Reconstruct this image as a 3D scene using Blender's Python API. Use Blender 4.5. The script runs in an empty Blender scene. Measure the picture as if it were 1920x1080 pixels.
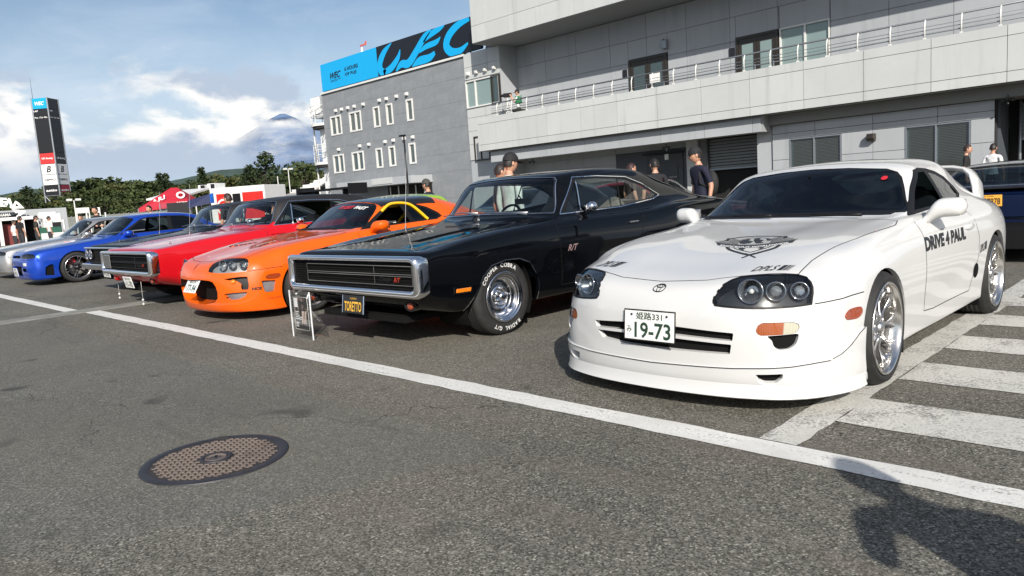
import bpy, bmesh, math, random
import numpy as np
from mathutils import Vector, Matrix, noise
from mathutils.bvhtree import BVHTree
random.seed(7); np.random.seed(7)
R = math.radians; PI = math.pi
sc = bpy.context.scene
COL = sc.collection

# ---------------------------------------------------------------- camera
yaw, pitch, roll, focal, cam_h = 0.7849, -0.1249, -0.067, 1380.709, 1.2003
cy, sy, cp, sp, cr, sr = math.cos(yaw), math.sin(yaw), math.cos(pitch), math.sin(pitch), math.cos(roll), math.sin(roll)
fwd = Vector((-sy * cp, cy * cp, sp)); rgt = Vector((cy, sy, 0)); upv = rgt.cross(fwd)
r2 = rgt * cr + upv * sr; u2 = -rgt * sr + upv * cr
cd = bpy.data.cameras.new('camera'); cam = bpy.data.objects.new('camera', cd); COL.objects.link(cam)
cam.matrix_world = Matrix(((r2.x, u2.x, -fwd.x, 0), (r2.y, u2.y, -fwd.y, 0), (r2.z, u2.z, -fwd.z, cam_h), (0, 0, 0, 1)))
cd.sensor_width = 36; cd.lens = focal / 1920 * 36; cd.clip_start = 0.05; cd.clip_end = 30000
sc.camera = cam

# ---------------------------------------------------------------- sun
SUN_EL = R(29.5); SUN_AZ = math.atan2(0.77, -0.64)
sund = Vector((math.sin(SUN_AZ) * math.cos(SUN_EL), math.cos(SUN_AZ) * math.cos(SUN_EL), math.sin(SUN_EL)))
sl = bpy.data.lights.new('sun', 'SUN'); so = bpy.data.objects.new('sun', sl); COL.objects.link(so)
so.rotation_euler = sund.to_track_quat('Z', 'Y').to_euler(); so.location = (20, -20, 30)
sl.energy = 5.0; sl.angle = R(0.5); sl.color = (1.0, 0.945, 0.87)

# ---------------------------------------------------------------- sky
w = bpy.data.worlds.new('World'); sc.world = w; w.use_nodes = True
N = w.node_tree.nodes; L = w.node_tree.links; N.clear()
out = N.new('ShaderNodeOutputWorld'); bg = N.new('ShaderNodeBackground')
sky = N.new('ShaderNodeTexSky'); sky.sky_type = 'NISHITA'; sky.sun_disc = False
sky.sun_elevation = SUN_EL; sky.sun_rotation = SUN_AZ; sky.air_density = 1.0; sky.dust_density = 1.6; sky.ozone_density = 1.5
tc = N.new('ShaderNodeTexCoord'); sep = N.new('ShaderNodeSeparateXYZ'); L.new(tc.outputs['Generated'], sep.inputs[0])
def wmath(op, a, b=None, c=None, clamp=False):
    n = N.new('ShaderNodeMath'); n.operation = op; n.use_clamp = clamp
    for i, v in enumerate((a, b, c)):
        if v is None: continue
        if isinstance(v, (int, float)): n.inputs[i].default_value = v
        else: L.new(v, n.inputs[i])
    return n.outputs[0]
def wmap(v, a, b, c=0.0, d=1.0, sm=True):
    n = N.new('ShaderNodeMapRange'); n.interpolation_type = 'SMOOTHSTEP' if sm else 'LINEAR'
    L.new(v, n.inputs[0]); n.inputs[1].default_value = a; n.inputs[2].default_value = b; n.inputs[3].default_value = c; n.inputs[4].default_value = d
    return n.outputs[0]
def wnoise(scale, detail, rough, vec, off=(0, 0, 0), dist=0.0):
    mp = N.new('ShaderNodeMapping'); L.new(vec, mp.inputs[0]); mp.inputs['Location'].default_value = off
    mp.inputs['Scale'].default_value = scale
    n = N.new('ShaderNodeTexNoise'); n.inputs['Scale'].default_value = 1.0; n.inputs['Detail'].default_value = detail
    n.inputs['Roughness'].default_value = rough; n.inputs['Distortion'].default_value = dist
    L.new(mp.outputs[0], n.inputs['Vector']); return n.outputs[0]
def wmix(f, a, b):
    n = N.new('ShaderNodeMix'); n.data_type = 'RGBA'
    if isinstance(f, (int, float)): n.inputs[0].default_value = f
    else: L.new(f, n.inputs[0])
    for i, v in ((6, a), (7, b)):
        if isinstance(v, tuple): n.inputs[i].default_value = v + (1,)
        else: L.new(v, n.inputs[i])
    return n.outputs[2]
G = tc.outputs['Generated']; Z = sep.outputs['Z']
# cumulus bank a few degrees over the horizon, thin high cloud above it, a dull blue-grey gap under it
big = wnoise((8, 8, 15), 9, 0.56, G, (1.7, 4.1, 0.3), 0.25)
top = wnoise((7, 7, 3), 5, 0.55, G, (3.3, 0.4, 2.0))
lit = wnoise((8, 8, 15), 9, 0.56, G, (1.88, 3.95, 0.9), 0.25)
ztop = wmath('MULTIPLY_ADD', top, 0.10, 0.106)
dens = wmath('ADD', wmath('MULTIPLY', wmath('SUBTRACT', ztop, Z), 9.0), wmath('MULTIPLY', wmath('SUBTRACT', big, 0.5), 2.7))
dens = wmath('MULTIPLY', wmap(dens, -0.02, 0.34), wmap(Z, 0.035, 0.07))
shade = wmap(wmath('SUBTRACT', lit, big), -0.10, 0.12)
shade = wmath('MULTIPLY', shade, wmap(Z, 0.04, 0.105, 0.15, 1.0))
cloudcol = wmix(shade, (4.6, 5.4, 6.6), (9.8, 9.6, 9.2))
low = wmix(wmap(Z, 0.0, 0.09), (2.3, 3.3, 4.7), (3.3, 4.6, 6.3))
base = wmix(wmap(Z, 0.02, 0.16), low, sky.outputs[0])
cir = wnoise((2.2, 6.0, 16), 8, 0.62, G, (0.2, 0.9, 0.1), 0.5)
haze_w = wmath('MULTIPLY', wmap(cir, 0.36, 0.72), wmap(Z, 0.06, 0.28, 0.8, 0.45))
haze_w = wmath('MULTIPLY_ADD', wmap(Z, 0.12, 0.27, 0.45, 0.02), 1.0, wmath('MULTIPLY', haze_w, 0.5), clamp=True)
base = wmix(haze_w, base, (6.2, 7.2, 8.4))
fin = wmix(dens, base, cloudcol)
L.new(fin, bg.inputs[0]); bg.inputs[1].default_value = 0.098
L.new(bg.outputs[0], out.inputs[0])
sc.view_settings.view_transform = 'Standard'; sc.view_settings.look = 'None'
sc.view_settings.exposure = 0.2; sc.view_settings.gamma = 1.0; sc.view_settings.use_curve_mapping = False

# ================================================================ helpers
def tag(o, label=None, cat=None, group=None, kind=None):
    if label: o['label'] = label
    if cat: o['category'] = cat
    if group: o['group'] = group
    if kind: o['kind'] = kind
    return o
def empty(name, loc=(0, 0, 0), rz=0.0, parent=None):
    o = bpy.data.objects.new(name, None); COL.objects.link(o); o.location = loc; o.rotation_euler = (0, 0, rz)
    o.empty_display_size = 0.3
    if parent: o.parent = parent
    return o
def thing(name, label, cat, loc=(0, 0, 0), rz=0.0, group=None):
    return tag(empty(name, loc, rz), label, cat, group)
def link(name, me, parent=None, mats=None):
    o = bpy.data.objects.new(name, me); COL.objects.link(o)
    if mats:
        for m in (mats if isinstance(mats, (list, tuple)) else [mats]): me.materials.append(m)
    if parent: o.parent = parent
    return o
def copy_tree(o, parent=None, **kw):
    c = o.copy(); COL.objects.link(c)
    if parent: c.parent = parent
    for ch in list(o.children): copy_tree(ch, c)
    for k, v in kw.items(): c[k] = v
    return c
def unit_box():
    v = [(x, y, z) for x in (-.5, .5) for y in (-.5, .5) for z in (-.5, .5)]
    return v, [(0, 1, 3, 2), (4, 6, 7, 5), (0, 4, 5, 1), (2, 3, 7, 6), (0, 2, 6, 4), (1, 5, 7, 3)]
class MB:
    """collects shapes into one mesh"""
    def __init__(s): s.v = []; s.f = []; s.m = []; s.sm = []; s.cm = 0; s.M = Matrix.Identity(4)
    def add(s, vs, fs, smooth=False):
        b = len(s.v); s.v += [tuple(s.M @ Vector(p)) for p in vs]
        for f in fs: s.f.append(tuple(b + i for i in f)); s.m.append(s.cm); s.sm.append(smooth)
        return s
    def mat(s, i): s.cm = i; return s
    def box(s, c, d, rz=0.0, rx=0.0, ry=0.0):
        v, f = unit_box(); T = Matrix.Translation(c) @ Matrix.Rotation(rz, 4, 'Z') @ Matrix.Rotation(ry, 4, 'Y') @ Matrix.Rotation(rx, 4, 'X')
        return s.add([T @ Vector((p[0] * d[0], p[1] * d[1], p[2] * d[2])) for p in v], f)
    def bb(s, a, b):
        return s.box([(a[i] + b[i]) / 2 for i in range(3)], [abs(b[i] - a[i]) for i in range(3)])
    def cyl(s, p0, p1, r0, r1=None, n=16, caps=True, smooth=True):
        r1 = r0 if r1 is None else r1
        p0, p1 = Vector(p0), Vector(p1); d = (p1 - p0).normalized(); a = d.orthogonal().normalized(); b = d.cross(a)
        vs = []
        for p, r in ((p0, r0), (p1, r1)):
            for i in range(n):
                t = 2 * PI * i / n; vs.append(p + a * (r * math.cos(t)) + b * (r * math.sin(t)))
        s.add(vs, [(i, (i + 1) % n, n + (i + 1) % n, n + i) for i in range(n)], smooth)
        if caps:
            s.add(vs[:n], [tuple(range(n))[::-1]]); s.add(vs[n:], [tuple(range(n))])
        return s
    def tube(s, pts, r, n=8, closed=False):
        pts = [Vector(p) for p in pts]; m = len(pts); rr = r if isinstance(r, (list, tuple)) else [r] * m
        vs = []; ref = None
        for i, p in enumerate(pts):
            if closed: t = (pts[(i + 1) % m] - pts[i - 1]).normalized()
            else: t = (pts[min(i + 1, m - 1)] - pts[max(i - 1, 0)]).normalized()
            if ref is None: ref = t.orthogonal().normalized()
            a = (ref - t * ref.dot(t)).normalized(); b = t.cross(a); ref = a
            for k in range(n):
                q = 2 * PI * k / n; vs.append(p + a * (rr[i] * math.cos(q)) + b * (rr[i] * math.sin(q)))
        fs = []
        for i in range(m if closed else m - 1):
            j = (i + 1) % m
            for k in range(n): fs.append((i * n + k, i * n + (k + 1) % n, j * n + (k + 1) % n, j * n + k))
        if not closed: fs += [tuple(range(n))[::-1], tuple(range((m - 1) * n, m * n))]
        return s.add(vs, fs, True)
    def lathe(s, prof, c=(0, 0, 0), axis='X', n=48, smooth=True, a0=0.0, a1=2 * PI):
        """prof: (radius, along axis)"""
        c = Vector(c); full = abs(a1 - a0 - 2 * PI) < 1e-6; m = n if full else n + 1; vs = []
        for (r, h) in prof:
            for i in range(m):
                t = a0 + (a1 - a0) * i / n; u, w_ = r * math.cos(t), r * math.sin(t)
                vs.append(c + (Vector((h, u, w_)) if axis == 'X' else Vector((u, w_, h)) if axis == 'Z' else Vector((w_, h, u))))
        fs = []
        for j in range(len(prof) - 1):
            for i in range(n if full else n):
                k = (i + 1) % m if full else i + 1
                fs.append((j * m + i, j * m + k, (j + 1) * m + k, (j + 1) * m + i))
        return s.add(vs, fs, smooth)
    def sph(s, c, r, n=16, m=10):
        r = (r, r, r) if isinstance(r, (int, float)) else r; vs = []; fs = []
        for j in range(m + 1):
            ph = PI * j / m
            for i in range(n):
                t = 2 * PI * i / n
                vs.append((c[0] + r[0] * math.sin(ph) * math.cos(t), c[1] + r[1] * math.sin(ph) * math.sin(t), c[2] + r[2] * math.cos(ph)))
        for j in range(m):
            for i in range(n): fs.append((j * n + i, (j + 1) * n + i, (j + 1) * n + (i + 1) % n, j * n + (i + 1) % n))
        return s.add(vs, fs, True)
    def prism(s, poly, lo, hi, axis='Z'):
        """poly: 2D outline, extruded from lo to hi along axis. X: (y,z)  Y: (x,z)  Z: (x,y)"""
        def P(a, b, h): return (h, a, b) if axis == 'X' else (a, h, b) if axis == 'Y' else (a, b, h)
        n = len(poly); vs = [P(a, b, lo) for a, b in poly] + [P(a, b, hi) for a, b in poly]
        return s.add(vs, [tuple(range(n)), tuple(range(n, 2 * n))[::-1]] + [(i, (i + 1) % n, n + (i + 1) % n, n + i) for i in range(n)])
    def build(s, name, mats, parent=None, bevel=0.0, loc=None, fixn=True, weld=False):
        me = bpy.data.meshes.new(name); me.from_pydata(s.v, [], s.f)
        me.polygons.foreach_set('material_index', s.m); me.polygons.foreach_set('use_smooth', s.sm)
        if fixn or weld:
            bm = bmesh.new(); bm.from_mesh(me)
            if weld: bmesh.ops.remove_doubles(bm, verts=bm.verts, dist=1e-4)
            bmesh.ops.recalc_face_normals(bm, faces=bm.faces); bm.to_mesh(me); bm.free()
        me.validate(); me.update()
        o = link(name, me, parent, mats)
        if bevel:
            b = o.modifiers.new('bevel', 'BEVEL'); b.width = bevel; b.segments = 2; b.limit_method = 'ANGLE'; b.angle_limit = R(35)
        if loc is not None: o.location = loc
        return o
def shade_sharp(o, ang=35):
    me = o.data
    for p in me.polygons: p.use_smooth = True
    try: me.set_sharp_from_angle(angle=R(ang))
    except Exception: pass
    return o

# ---------------------------------------------------------------- materials
class NT:
    def __init__(s, name):
        s.m = bpy.data.materials.new(name); s.m.use_nodes = True; s.t = s.m.node_tree
        s.n = s.t.nodes; s.l = s.t.links; s.p = s.n['Principled BSDF']; s.out = s.n['Material Output']
    def node(s, t, **kw):
        n = s.n.new(t)
        for k, v in kw.items(): setattr(n, k, v)
        return n
    def set(s, n, key, v):
        if hasattr(v, 'is_output') or isinstance(v, bpy.types.NodeSocket): s.l.new(v, n.inputs[key])
        elif isinstance(v, tuple) and len(v) == 3 and n.inputs[key].type == 'RGBA': n.inputs[key].default_value = v + (1,)
        else: n.inputs[key].default_value = v
    def co(s, kind='Object', scale=(1, 1, 1), loc=(0, 0, 0), rot=(0, 0, 0)):
        t = s.node('ShaderNodeTexCoord'); mp = s.node('ShaderNodeMapping'); s.l.new(t.outputs[kind], mp.inputs[0])
        mp.inputs['Scale'].default_value = scale; mp.inputs['Location'].default_value = loc; mp.inputs['Rotation'].default_value = rot
        return mp.outputs[0]
    def wpos(s, scale=(1, 1, 1)):
        g = s.node('ShaderNodeNewGeometry'); mp = s.node('ShaderNodeMapping'); s.l.new(g.outputs['Position'], mp.inputs[0])
        mp.inputs['Scale'].default_value = scale; return mp.outputs[0]
    def noise(s, vec, scale=5.0, detail=4.0, rough=0.5, dist=0.0):
        n = s.node('ShaderNodeTexNoise'); s.l.new(vec, n.inputs['Vector']); n.inputs['Scale'].default_value = scale
        n.inputs['Detail'].default_value = detail; n.inputs['Roughness'].default_value = rough; n.inputs['Distortion'].default_value = dist
        return n.outputs[0]
    def vor(s, vec, scale=5.0, out='Distance', feat='F1', rnd=1.0):
        n = s.node('ShaderNodeTexVoronoi'); n.feature = feat; s.l.new(vec, n.inputs['Vector']); n.inputs['Scale'].default_value = scale
        n.inputs['Randomness'].default_value = rnd; return n.outputs[out]
    def rmp(s, v, a, b, c=0.0, d=1.0, sm=False):
        n = s.node('ShaderNodeMapRange'); n.interpolation_type = 'SMOOTHSTEP' if sm else 'LINEAR'; s.l.new(v, n.inputs[0])
        for i, q in enumerate((a, b, c, d)): n.inputs[i + 1].default_value = q
        return n.outputs[0]
    def math(s, op, a, b=None, c=None):
        n = s.node('ShaderNodeMath'); n.operation = op
        for i, v in enumerate((a, b, c)):
            if v is None: continue
            if isinstance(v, (int, float)): n.inputs[i].default_value = v
            else: s.l.new(v, n.inputs[i])
        return n.outputs[0]
    def mix(s, f, a, b):
        n = s.node('ShaderNodeMix', data_type='RGBA')
        for i, v in ((0, f), (6, a), (7, b)):
            if isinstance(v, (int, float)): n.inputs[i].default_value = v
            elif isinstance(v, tuple): n.inputs[i].default_value = v + (1,)
            else: s.l.new(v, n.inputs[i])
        return n.outputs[2]
    def bump(s, h, strength=0.3, dist=0.01):
        n = s.node('ShaderNodeBump'); s.l.new(h, n.inputs['Height']); n.inputs['Strength'].default_value = strength
        n.inputs['Distance'].default_value = dist; s.l.new(n.outputs[0], s.p.inputs['Normal']); return n
def simple(name, col, rough=0.5, metal=0.0, spec=0.5, coat=0.0, var=0.0, vscale=8.0, bump=0.0, bscale=200.0, bdist=0.002, emit=None, estr=1.0):
    k = NT(name); k.set(k.p, 'Base Color', col); k.set(k.p, 'Roughness', rough); k.set(k.p, 'Metallic', metal)
    k.set(k.p, 'Specular IOR Level', spec)
    if coat: k.set(k.p, 'Coat Weight', coat); k.set(k.p, 'Coat Roughness', 0.03)
    v = k.co('Object')
    if var:
        n = k.noise(v, vscale, 5, 0.6); d = tuple(max(0, c * (1 - var)) for c in col); u = tuple(min(1, c * (1 + var)) for c in col)
        k.l.new(k.mix(k.rmp(n, 0.3, 0.7), d, u), k.p.inputs['Base Color'])
    if bump: k.bump(k.noise(v, bscale, 3, 0.6), bump, bdist)
    if emit: k.set(k.p, 'Emission Color', emit); k.set(k.p, 'Emission Strength', estr)
    return k.m
def paint(name, col, flake=0.0, rough=0.35, coat=1.0, spec=0.12, inner=(0.015, 0.015, 0.016), metal=0.0):
    k = NT(name); g = k.node('ShaderNodeNewGeometry'); v = k.co('Object')
    k.l.new(k.mix(g.outputs['Backfacing'], col, inner), k.p.inputs['Base Color'])
    dust = k.noise(v, 3.0, 6, 0.65)
    k.l.new(k.rmp(dust, 0.3, 0.8, rough, min(1, rough + 0.12)), k.p.inputs['Roughness'])
    k.set(k.p, 'Metallic', metal); k.set(k.p, 'Specular IOR Level', 0.5 if metal else spec); k.set(k.p, 'Coat IOR', 1.45)
    k.l.new(k.math('MULTIPLY', k.math('SUBTRACT', 1.0, g.outputs['Backfacing']), coat), k.p.inputs['Coat Weight'])
    k.l.new(k.rmp(dust, 0.35, 0.8, 0.012, 0.06), k.p.inputs['Coat Roughness'])
    n = k.node('ShaderNodeBump'); k.l.new(k.noise(v, 90.0, 2, 0.5), n.inputs['Height']); n.inputs['Strength'].default_value = 0.035; n.inputs['Distance'].default_value = 0.002
    k.l.new(n.outputs[0], k.p.inputs['Coat Normal'])
    return k.m
def glass(name, tint=(0.25, 0.3, 0.3), gloss=1.0, body=0.0):
    """thin sheet: tinted see-through plus fresnel reflection"""
    k = NT(name); k.n.remove(k.p)
    tr = k.node('ShaderNodeBsdfTransparent'); tr.inputs[0].default_value = tint + (1,)
    gl = k.node('ShaderNodeBsdfGlossy'); gl.inputs['Roughness'].default_value = 0.01; gl.inputs[0].default_value = (gloss, gloss, gloss, 1)
    fr = k.node('ShaderNodeFresnel'); gm_ = k.node('ShaderNodeNewGeometry'); k.l.new(k.rmp(gm_.outputs['Backfacing'], 0, 1, 1.55, 1 / 1.55), fr.inputs[0])
    mx = k.node('ShaderNodeMixShader'); k.l.new(fr.outputs[0], mx.inputs[0]); k.l.new(tr.outputs[0], mx.inputs[1]); k.l.new(gl.outputs[0], mx.inputs[2])
    k.l.new(mx.outputs[0], k.out.inputs[0]); return k.m

M = {}
M['black_trim'] = simple('black_trim', (0.006, 0.006, 0.007), 0.5, spec=.3)
M['gap'] = simple('gap', (0.01, 0.01, 0.01), 0.8, spec=0.2)
M['rubber'] = simple('rubber', (0.018, 0.0175, 0.017), 0.72, var=0.35, vscale=14, bump=0.2, bscale=150)
M['chrome'] = simple('chrome', (0.86, 0.86, 0.88), 0.07, 1.0)
M['alloy'] = simple('alloy', (0.58, 0.575, 0.57), 0.34, 1.0, bump=0.06, bscale=60)
M['polished'] = simple('polished', (0.72, 0.70, 0.67), 0.2, 1.0)
M['dark_metal'] = simple('dark_metal', (0.05, 0.05, 0.055), 0.4, 0.8)
M['iron_disc'] = simple('iron_disc', (0.28, 0.27, 0.26), 0.35, 0.9)
M['well'] = simple('well', (0.008, 0.008, 0.008), 0.9, spec=0.1)
M['interior'] = simple('interior', (0.022, 0.022, 0.024), 0.75, var=0.3)
M['seat_fabric'] = simple('seat_fabric', (0.035, 0.036, 0.04), 0.85, bump=0.2, bscale=250)
M['glass_dark'] = glass('glass_dark', (0.10, 0.14, 0.16))
M['glass_mid'] = glass('glass_mid', (0.42, 0.5, 0.5))
M['glass_light'] = glass('glass_light', (.72, .78, .76))
M['glass_clear'] = glass('glass_clear', (0.93, 0.95, 0.95))
M['amber'] = simple('amber', (0.75, 0.2, 0.01), 0.15, coat=1)
M['amber_dark'] = simple('amber_dark', (0.28, 0.045, 0.012), 0.15, coat=1)
M['lamp_white'] = simple('lamp_white', (0.75, 0.75, 0.72), 0.12, coat=1)
M['lamp_red'] = simple('lamp_red', (0.4, 0.01, 0.01), 0.15, coat=1)
M['red_caliper'] = simple('red_caliper', (0.5, 0.02, 0.02), 0.3, coat=0.6)
M['white_print'] = simple('white_print', (0.75, 0.75, 0.73), 0.5)
M['black_print'] = simple('black_print', (0.012, 0.012, 0.013), 0.4)
M['red_print'] = simple('red_print', (0.5, 0.02, 0.03), 0.4)
M['plate_white'] = simple('plate_white', (0.78, 0.78, 0.75), 0.35, coat=0.3)
M['plate_ink'] = simple('plate_ink', (0.02, 0.05, 0.03), 0.45)
M['gold_print'] = simple('gold_print', (0.75, 0.42, 0.04), 0.4)

# ---------------------------------------------------------------- flat lettering
_tc = {}
def text_verts(s, size=1.0, bold=0.0, shear=0.0, sx=1.0, align='CENTER', space=1.0, res=3):
    key = (s, size, bold, shear, sx, align, space, res)
    if key not in _tc:
        cu = bpy.data.curves.new('txt', 'FONT'); cu.body = s; cu.size = size; cu.offset = bold; cu.shear = shear
        cu.align_x = align; cu.align_y = 'CENTER'; cu.space_character = space; cu.resolution_u = res
        o = bpy.data.objects.new('txt', cu); me = o.to_mesh()
        _tc[key] = ([(v.co.x * sx, v.co.y) for v in me.vertices], [tuple(p.vertices) for p in me.polygons])
        o.to_mesh_clear(); bpy.data.objects.remove(o); bpy.data.curves.remove(cu)
    vs, fs = _tc[key]; return list(vs), list(fs)
def text_obj(s, name, mat, M4, size=1.0, parent=None, depth=0.0, fitw=None, fith=None, **kw):
    """lettering in the XY plane of matrix M4"""
    vs, fs = text_verts(s, size, **kw)
    if not vs: return None
    xs = [v[0] for v in vs]; ys = [v[1] for v in vs]; cx = (min(xs) + max(xs)) / 2; cyy = (min(ys) + max(ys)) / 2
    kx = fitw / (max(xs) - min(xs)) if fitw else 1; ky = fith / (max(ys) - min(ys)) if fith else (kx if fitw else 1)
    vs = [((x - cx) * kx, (y - cyy) * ky) for x, y in vs]
    me = bpy.data.meshes.new(name); me.from_pydata([M4 @ Vector((x, y, 0)) for x, y in vs], [], fs)
    o = link(name, me, parent, mat)
    if depth:
        so_ = o.modifiers.new('solid', 'SOLIDIFY'); so_.thickness = depth; so_.offset = 0
    return o
def frame(o, x, y):
    """matrix from origin, x direction, y direction"""
    x = Vector(x).normalized(); y = Vector(y).normalized(); z = x.cross(y).normalized(); y = z.cross(x)
    return Matrix(((x.x, y.x, z.x, o[0]), (x.y, y.y, z.y, o[1]), (x.z, y.z, z.z, o[2]), (0, 0, 0, 1)))

# ================================================================ car bodies: lofted shells that are cut into panels
def pchip(xs, ys, x):
    """shape preserving cubic through (xs, ys[k, d]) at x"""
    xs = np.asarray(xs, float); ys = np.asarray(ys, float); h = np.diff(xs)[:, None]; d = np.diff(ys, axis=0) / h
    n = len(xs); m = np.zeros_like(ys)
    if n == 2: m[:] = d[0]
    else:
        w1 = 2 * h[1:] + h[:-1]; w2 = h[1:] + 2 * h[:-1]
        with np.errstate(divide='ignore', invalid='ignore'):
            mm = (w1 + w2) / (w1 / d[:-1] + w2 / d[1:])
        m[1:-1] = np.where(d[:-1] * d[1:] > 0, np.nan_to_num(mm), 0)
        soft = (d[:-1] * h[1:] + d[1:] * h[:-1]) / (h[1:] + h[:-1])
        m[1:-1] = np.where(d[:-1] * d[1:] > 0, 0.35 * m[1:-1] + 0.65 * np.sign(soft) * np.minimum(abs(soft), 2.6 * np.minimum(abs(d[:-1]), abs(d[1:]))), 0)
        m[0] = d[0]; m[-1] = d[-1]
    i = np.clip(np.searchsorted(xs, x, 'right') - 1, 0, n - 2); H = h[i]; t = ((x - xs[i])[:, None]) / H
    return (2 * t**3 - 3 * t**2 + 1) * ys[i] + (t**3 - 2 * t**2 + t) * H * m[i] + (-2 * t**3 + 3 * t**2) * ys[i + 1] + (t**3 - t**2) * H * m[i + 1]
def in_poly(px, py, poly):
    n = len(poly); c = np.zeros(len(px), bool); j = n - 1
    for i in range(n):
        xi, yi = poly[i]; xj, yj = poly[j]
        if yi != yj: c ^= ((yi > py) != (yj > py)) & (px < (xj - xi) * (py - yi) / (yj - yi) + xi)
        j = i
    return c
def rounded(poly, r=0.02, n=4):
    """round the corners of a 2D polygon"""
    out = []; k = len(poly)
    for i in range(k):
        p = np.array(poly[i]); a = np.array(poly[i - 1]) - p; b = np.array(poly[(i + 1) % k]) - p
        la, lb = np.linalg.norm(a), np.linalg.norm(b); rr = r[i] if isinstance(r, (list, tuple)) else r
        q = min(rr, la * .45, lb * .45)
        if q < 1e-4: out.append(tuple(p)); continue
        s = p + a / la * q; e = p + b / lb * q
        for t in np.linspace(0, 1, n): out.append(tuple((1 - t)**2 * s + 2 * t * (1 - t) * p + t * t * e))
    return out
def spline2(pts, n=6, closed=True):
    """smooth closed outline through 2D points"""
    P = np.array(pts, float); k = len(P); out = []
    for i in range(k if closed else k - 1):
        p0, p1, p2, p3 = (P[(i - 1) % k], P[i], P[(i + 1) % k], P[(i + 2) % k]) if closed else (P[max(i - 1, 0)], P[i], P[i + 1], P[min(i + 2, k - 1)])
        for t in np.linspace(0, 1, n, endpoint=False):
            out.append(tuple(0.5 * (2 * p1 + (p2 - p0) * t + (2 * p0 - 5 * p1 + 4 * p2 - p3) * t**2 + (3 * p1 - p0 - 3 * p2 + p3) * t**3)))
    if not closed: out.append(tuple(P[-1]))
    return out
def mir(poly): return [(-a, b) for a, b in poly][::-1]
AX = {'X': (1, 2), 'Y': (0, 2), 'Z': (0, 1)}; AI = {'X': 0, 'Y': 1, 'Z': 2}
class Shell:
    def __init__(s, rails, ns=6, nr=6, smooth=1, srange=None, crease=()):
        """rails: list of {s: (x, y, z)} from bottom centre round the side to top centre"""
        allS = sorted(set(k for r in rails for k in r)); ss = []
        for a, b in zip(allS[:-1], allS[1:]):
            n = max(2, int(round((b - a) / 0.055))) if ns is None else ns
            ss += list(np.linspace(a, b, n, endpoint=False))
        ss.append(allS[-1]); ss = np.array(ss)
        C = np.array([pchip(sorted(r), [r[k] for k in sorted(r)], ss) for r in rails])      # rail, s, 3
        k = len(rails); mx = np.array([-1, 1, 1])
        ext = np.concatenate([C[2:0:-1] * mx, C, C[-2:-4:-1] * mx], 0)
        wd = np.concatenate([[1.0], np.maximum(0.02, np.linalg.norm(np.diff(C, axis=0), axis=2).mean(1))]); pos = np.cumsum(wd) - 1.0
        d0 = pos[1] - pos[0]; d1 = pos[-1] - pos[-2]
        pe = np.concatenate([[-(pos[2]), -(pos[1])], pos, [2 * pos[-1] - pos[-2], 2 * pos[-1] - pos[-3]]])
        rr = []
        for i in range(k - 1): rr += list(np.linspace(pos[i], pos[i + 1], nr, endpoint=False))
        rr.append(pos[-1]); rr = np.array(rr)
        flat = ext.reshape(len(pe), -1); Gd = pchip(pe, flat, rr).reshape(len(rr), len(ss), 3)
        for _ in range(smooth):
            g = Gd.copy()
            g[:, 1:-1] = 0.5 * Gd[:, 1:-1] + 0.25 * (Gd[:, :-2] + Gd[:, 2:])
            h = g.copy(); h[1:-1] = 0.5 * g[1:-1] + 0.25 * (g[:-2] + g[2:])
            m_ = g[1] * mx; h[0] = 0.5 * g[0] + 0.25 * (g[1] + m_); m_ = g[-2] * mx; h[-1] = 0.5 * g[-1] + 0.25 * (g[-2] + m_)
            Gd = h
        Gd[0, :, 0] = 0; Gd[-1, :, 0] = 0
        for e in (0, -1):
            mid = int(np.argmax(Gd[:, e, 0])); up_ = Gd[mid:, e]
            for a in range(mid): Gd[a, e] = up_[np.argmin(((up_ - Gd[a, e])**2).sum(1))]
        s.grid = Gd; nR, nS = Gd.shape[:2]; vs = []; idx = {}
        for sd in (1, -1):
            for a in range(nR):
                for b in range(nS):
                    if sd == -1 and a in (0, nR - 1): idx[sd, a, b] = idx[1, a, b]; continue
                    p = Gd[a, b]; idx[sd, a, b] = len(vs); vs.append((sd * p[0], p[1], p[2]))
        fs = []
        for a in range(nR - 1):
            for b in range(nS - 1):
                q = [idx[1, a, b], idx[1, a + 1, b], idx[1, a + 1, b + 1], idx[1, a, b + 1]]; fs.append(q)
                q = [idx[-1, a, b], idx[-1, a, b + 1], idx[-1, a + 1, b + 1], idx[-1, a + 1, b]]; fs.append(q)
        bm = bmesh.new(); V = [bm.verts.new(v) for v in vs]
        for f in fs:
            try: bm.faces.new([V[i] for i in f])
            except ValueError: pass
        bmesh.ops.remove_doubles(bm, verts=bm.verts, dist=2e-4)
        bmesh.ops.dissolve_degenerate(bm, dist=1e-5, edges=bm.edges)
        bmesh.ops.recalc_face_normals(bm, faces=bm.faces); bm.normal_update()
        if sum(f.normal.dot(f.calc_center_median() - Vector((0, 1.3, .6))) for f in list(bm.faces)[::7]) < 0:
            bmesh.ops.reverse_faces(bm, faces=bm.faces); bm.normal_update()
        s.nl = bm.verts.layers.float_vector.new('n0')
        for v in bm.verts: v[s.nl] = v.normal
        s.reg = bm.faces.layers.int.new('reg'); s.bm = bm
        s.bvh = BVHTree.FromBMesh(bm); s.names = {0: 'body'}; s.bev = bm.copy() if False else None
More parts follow.
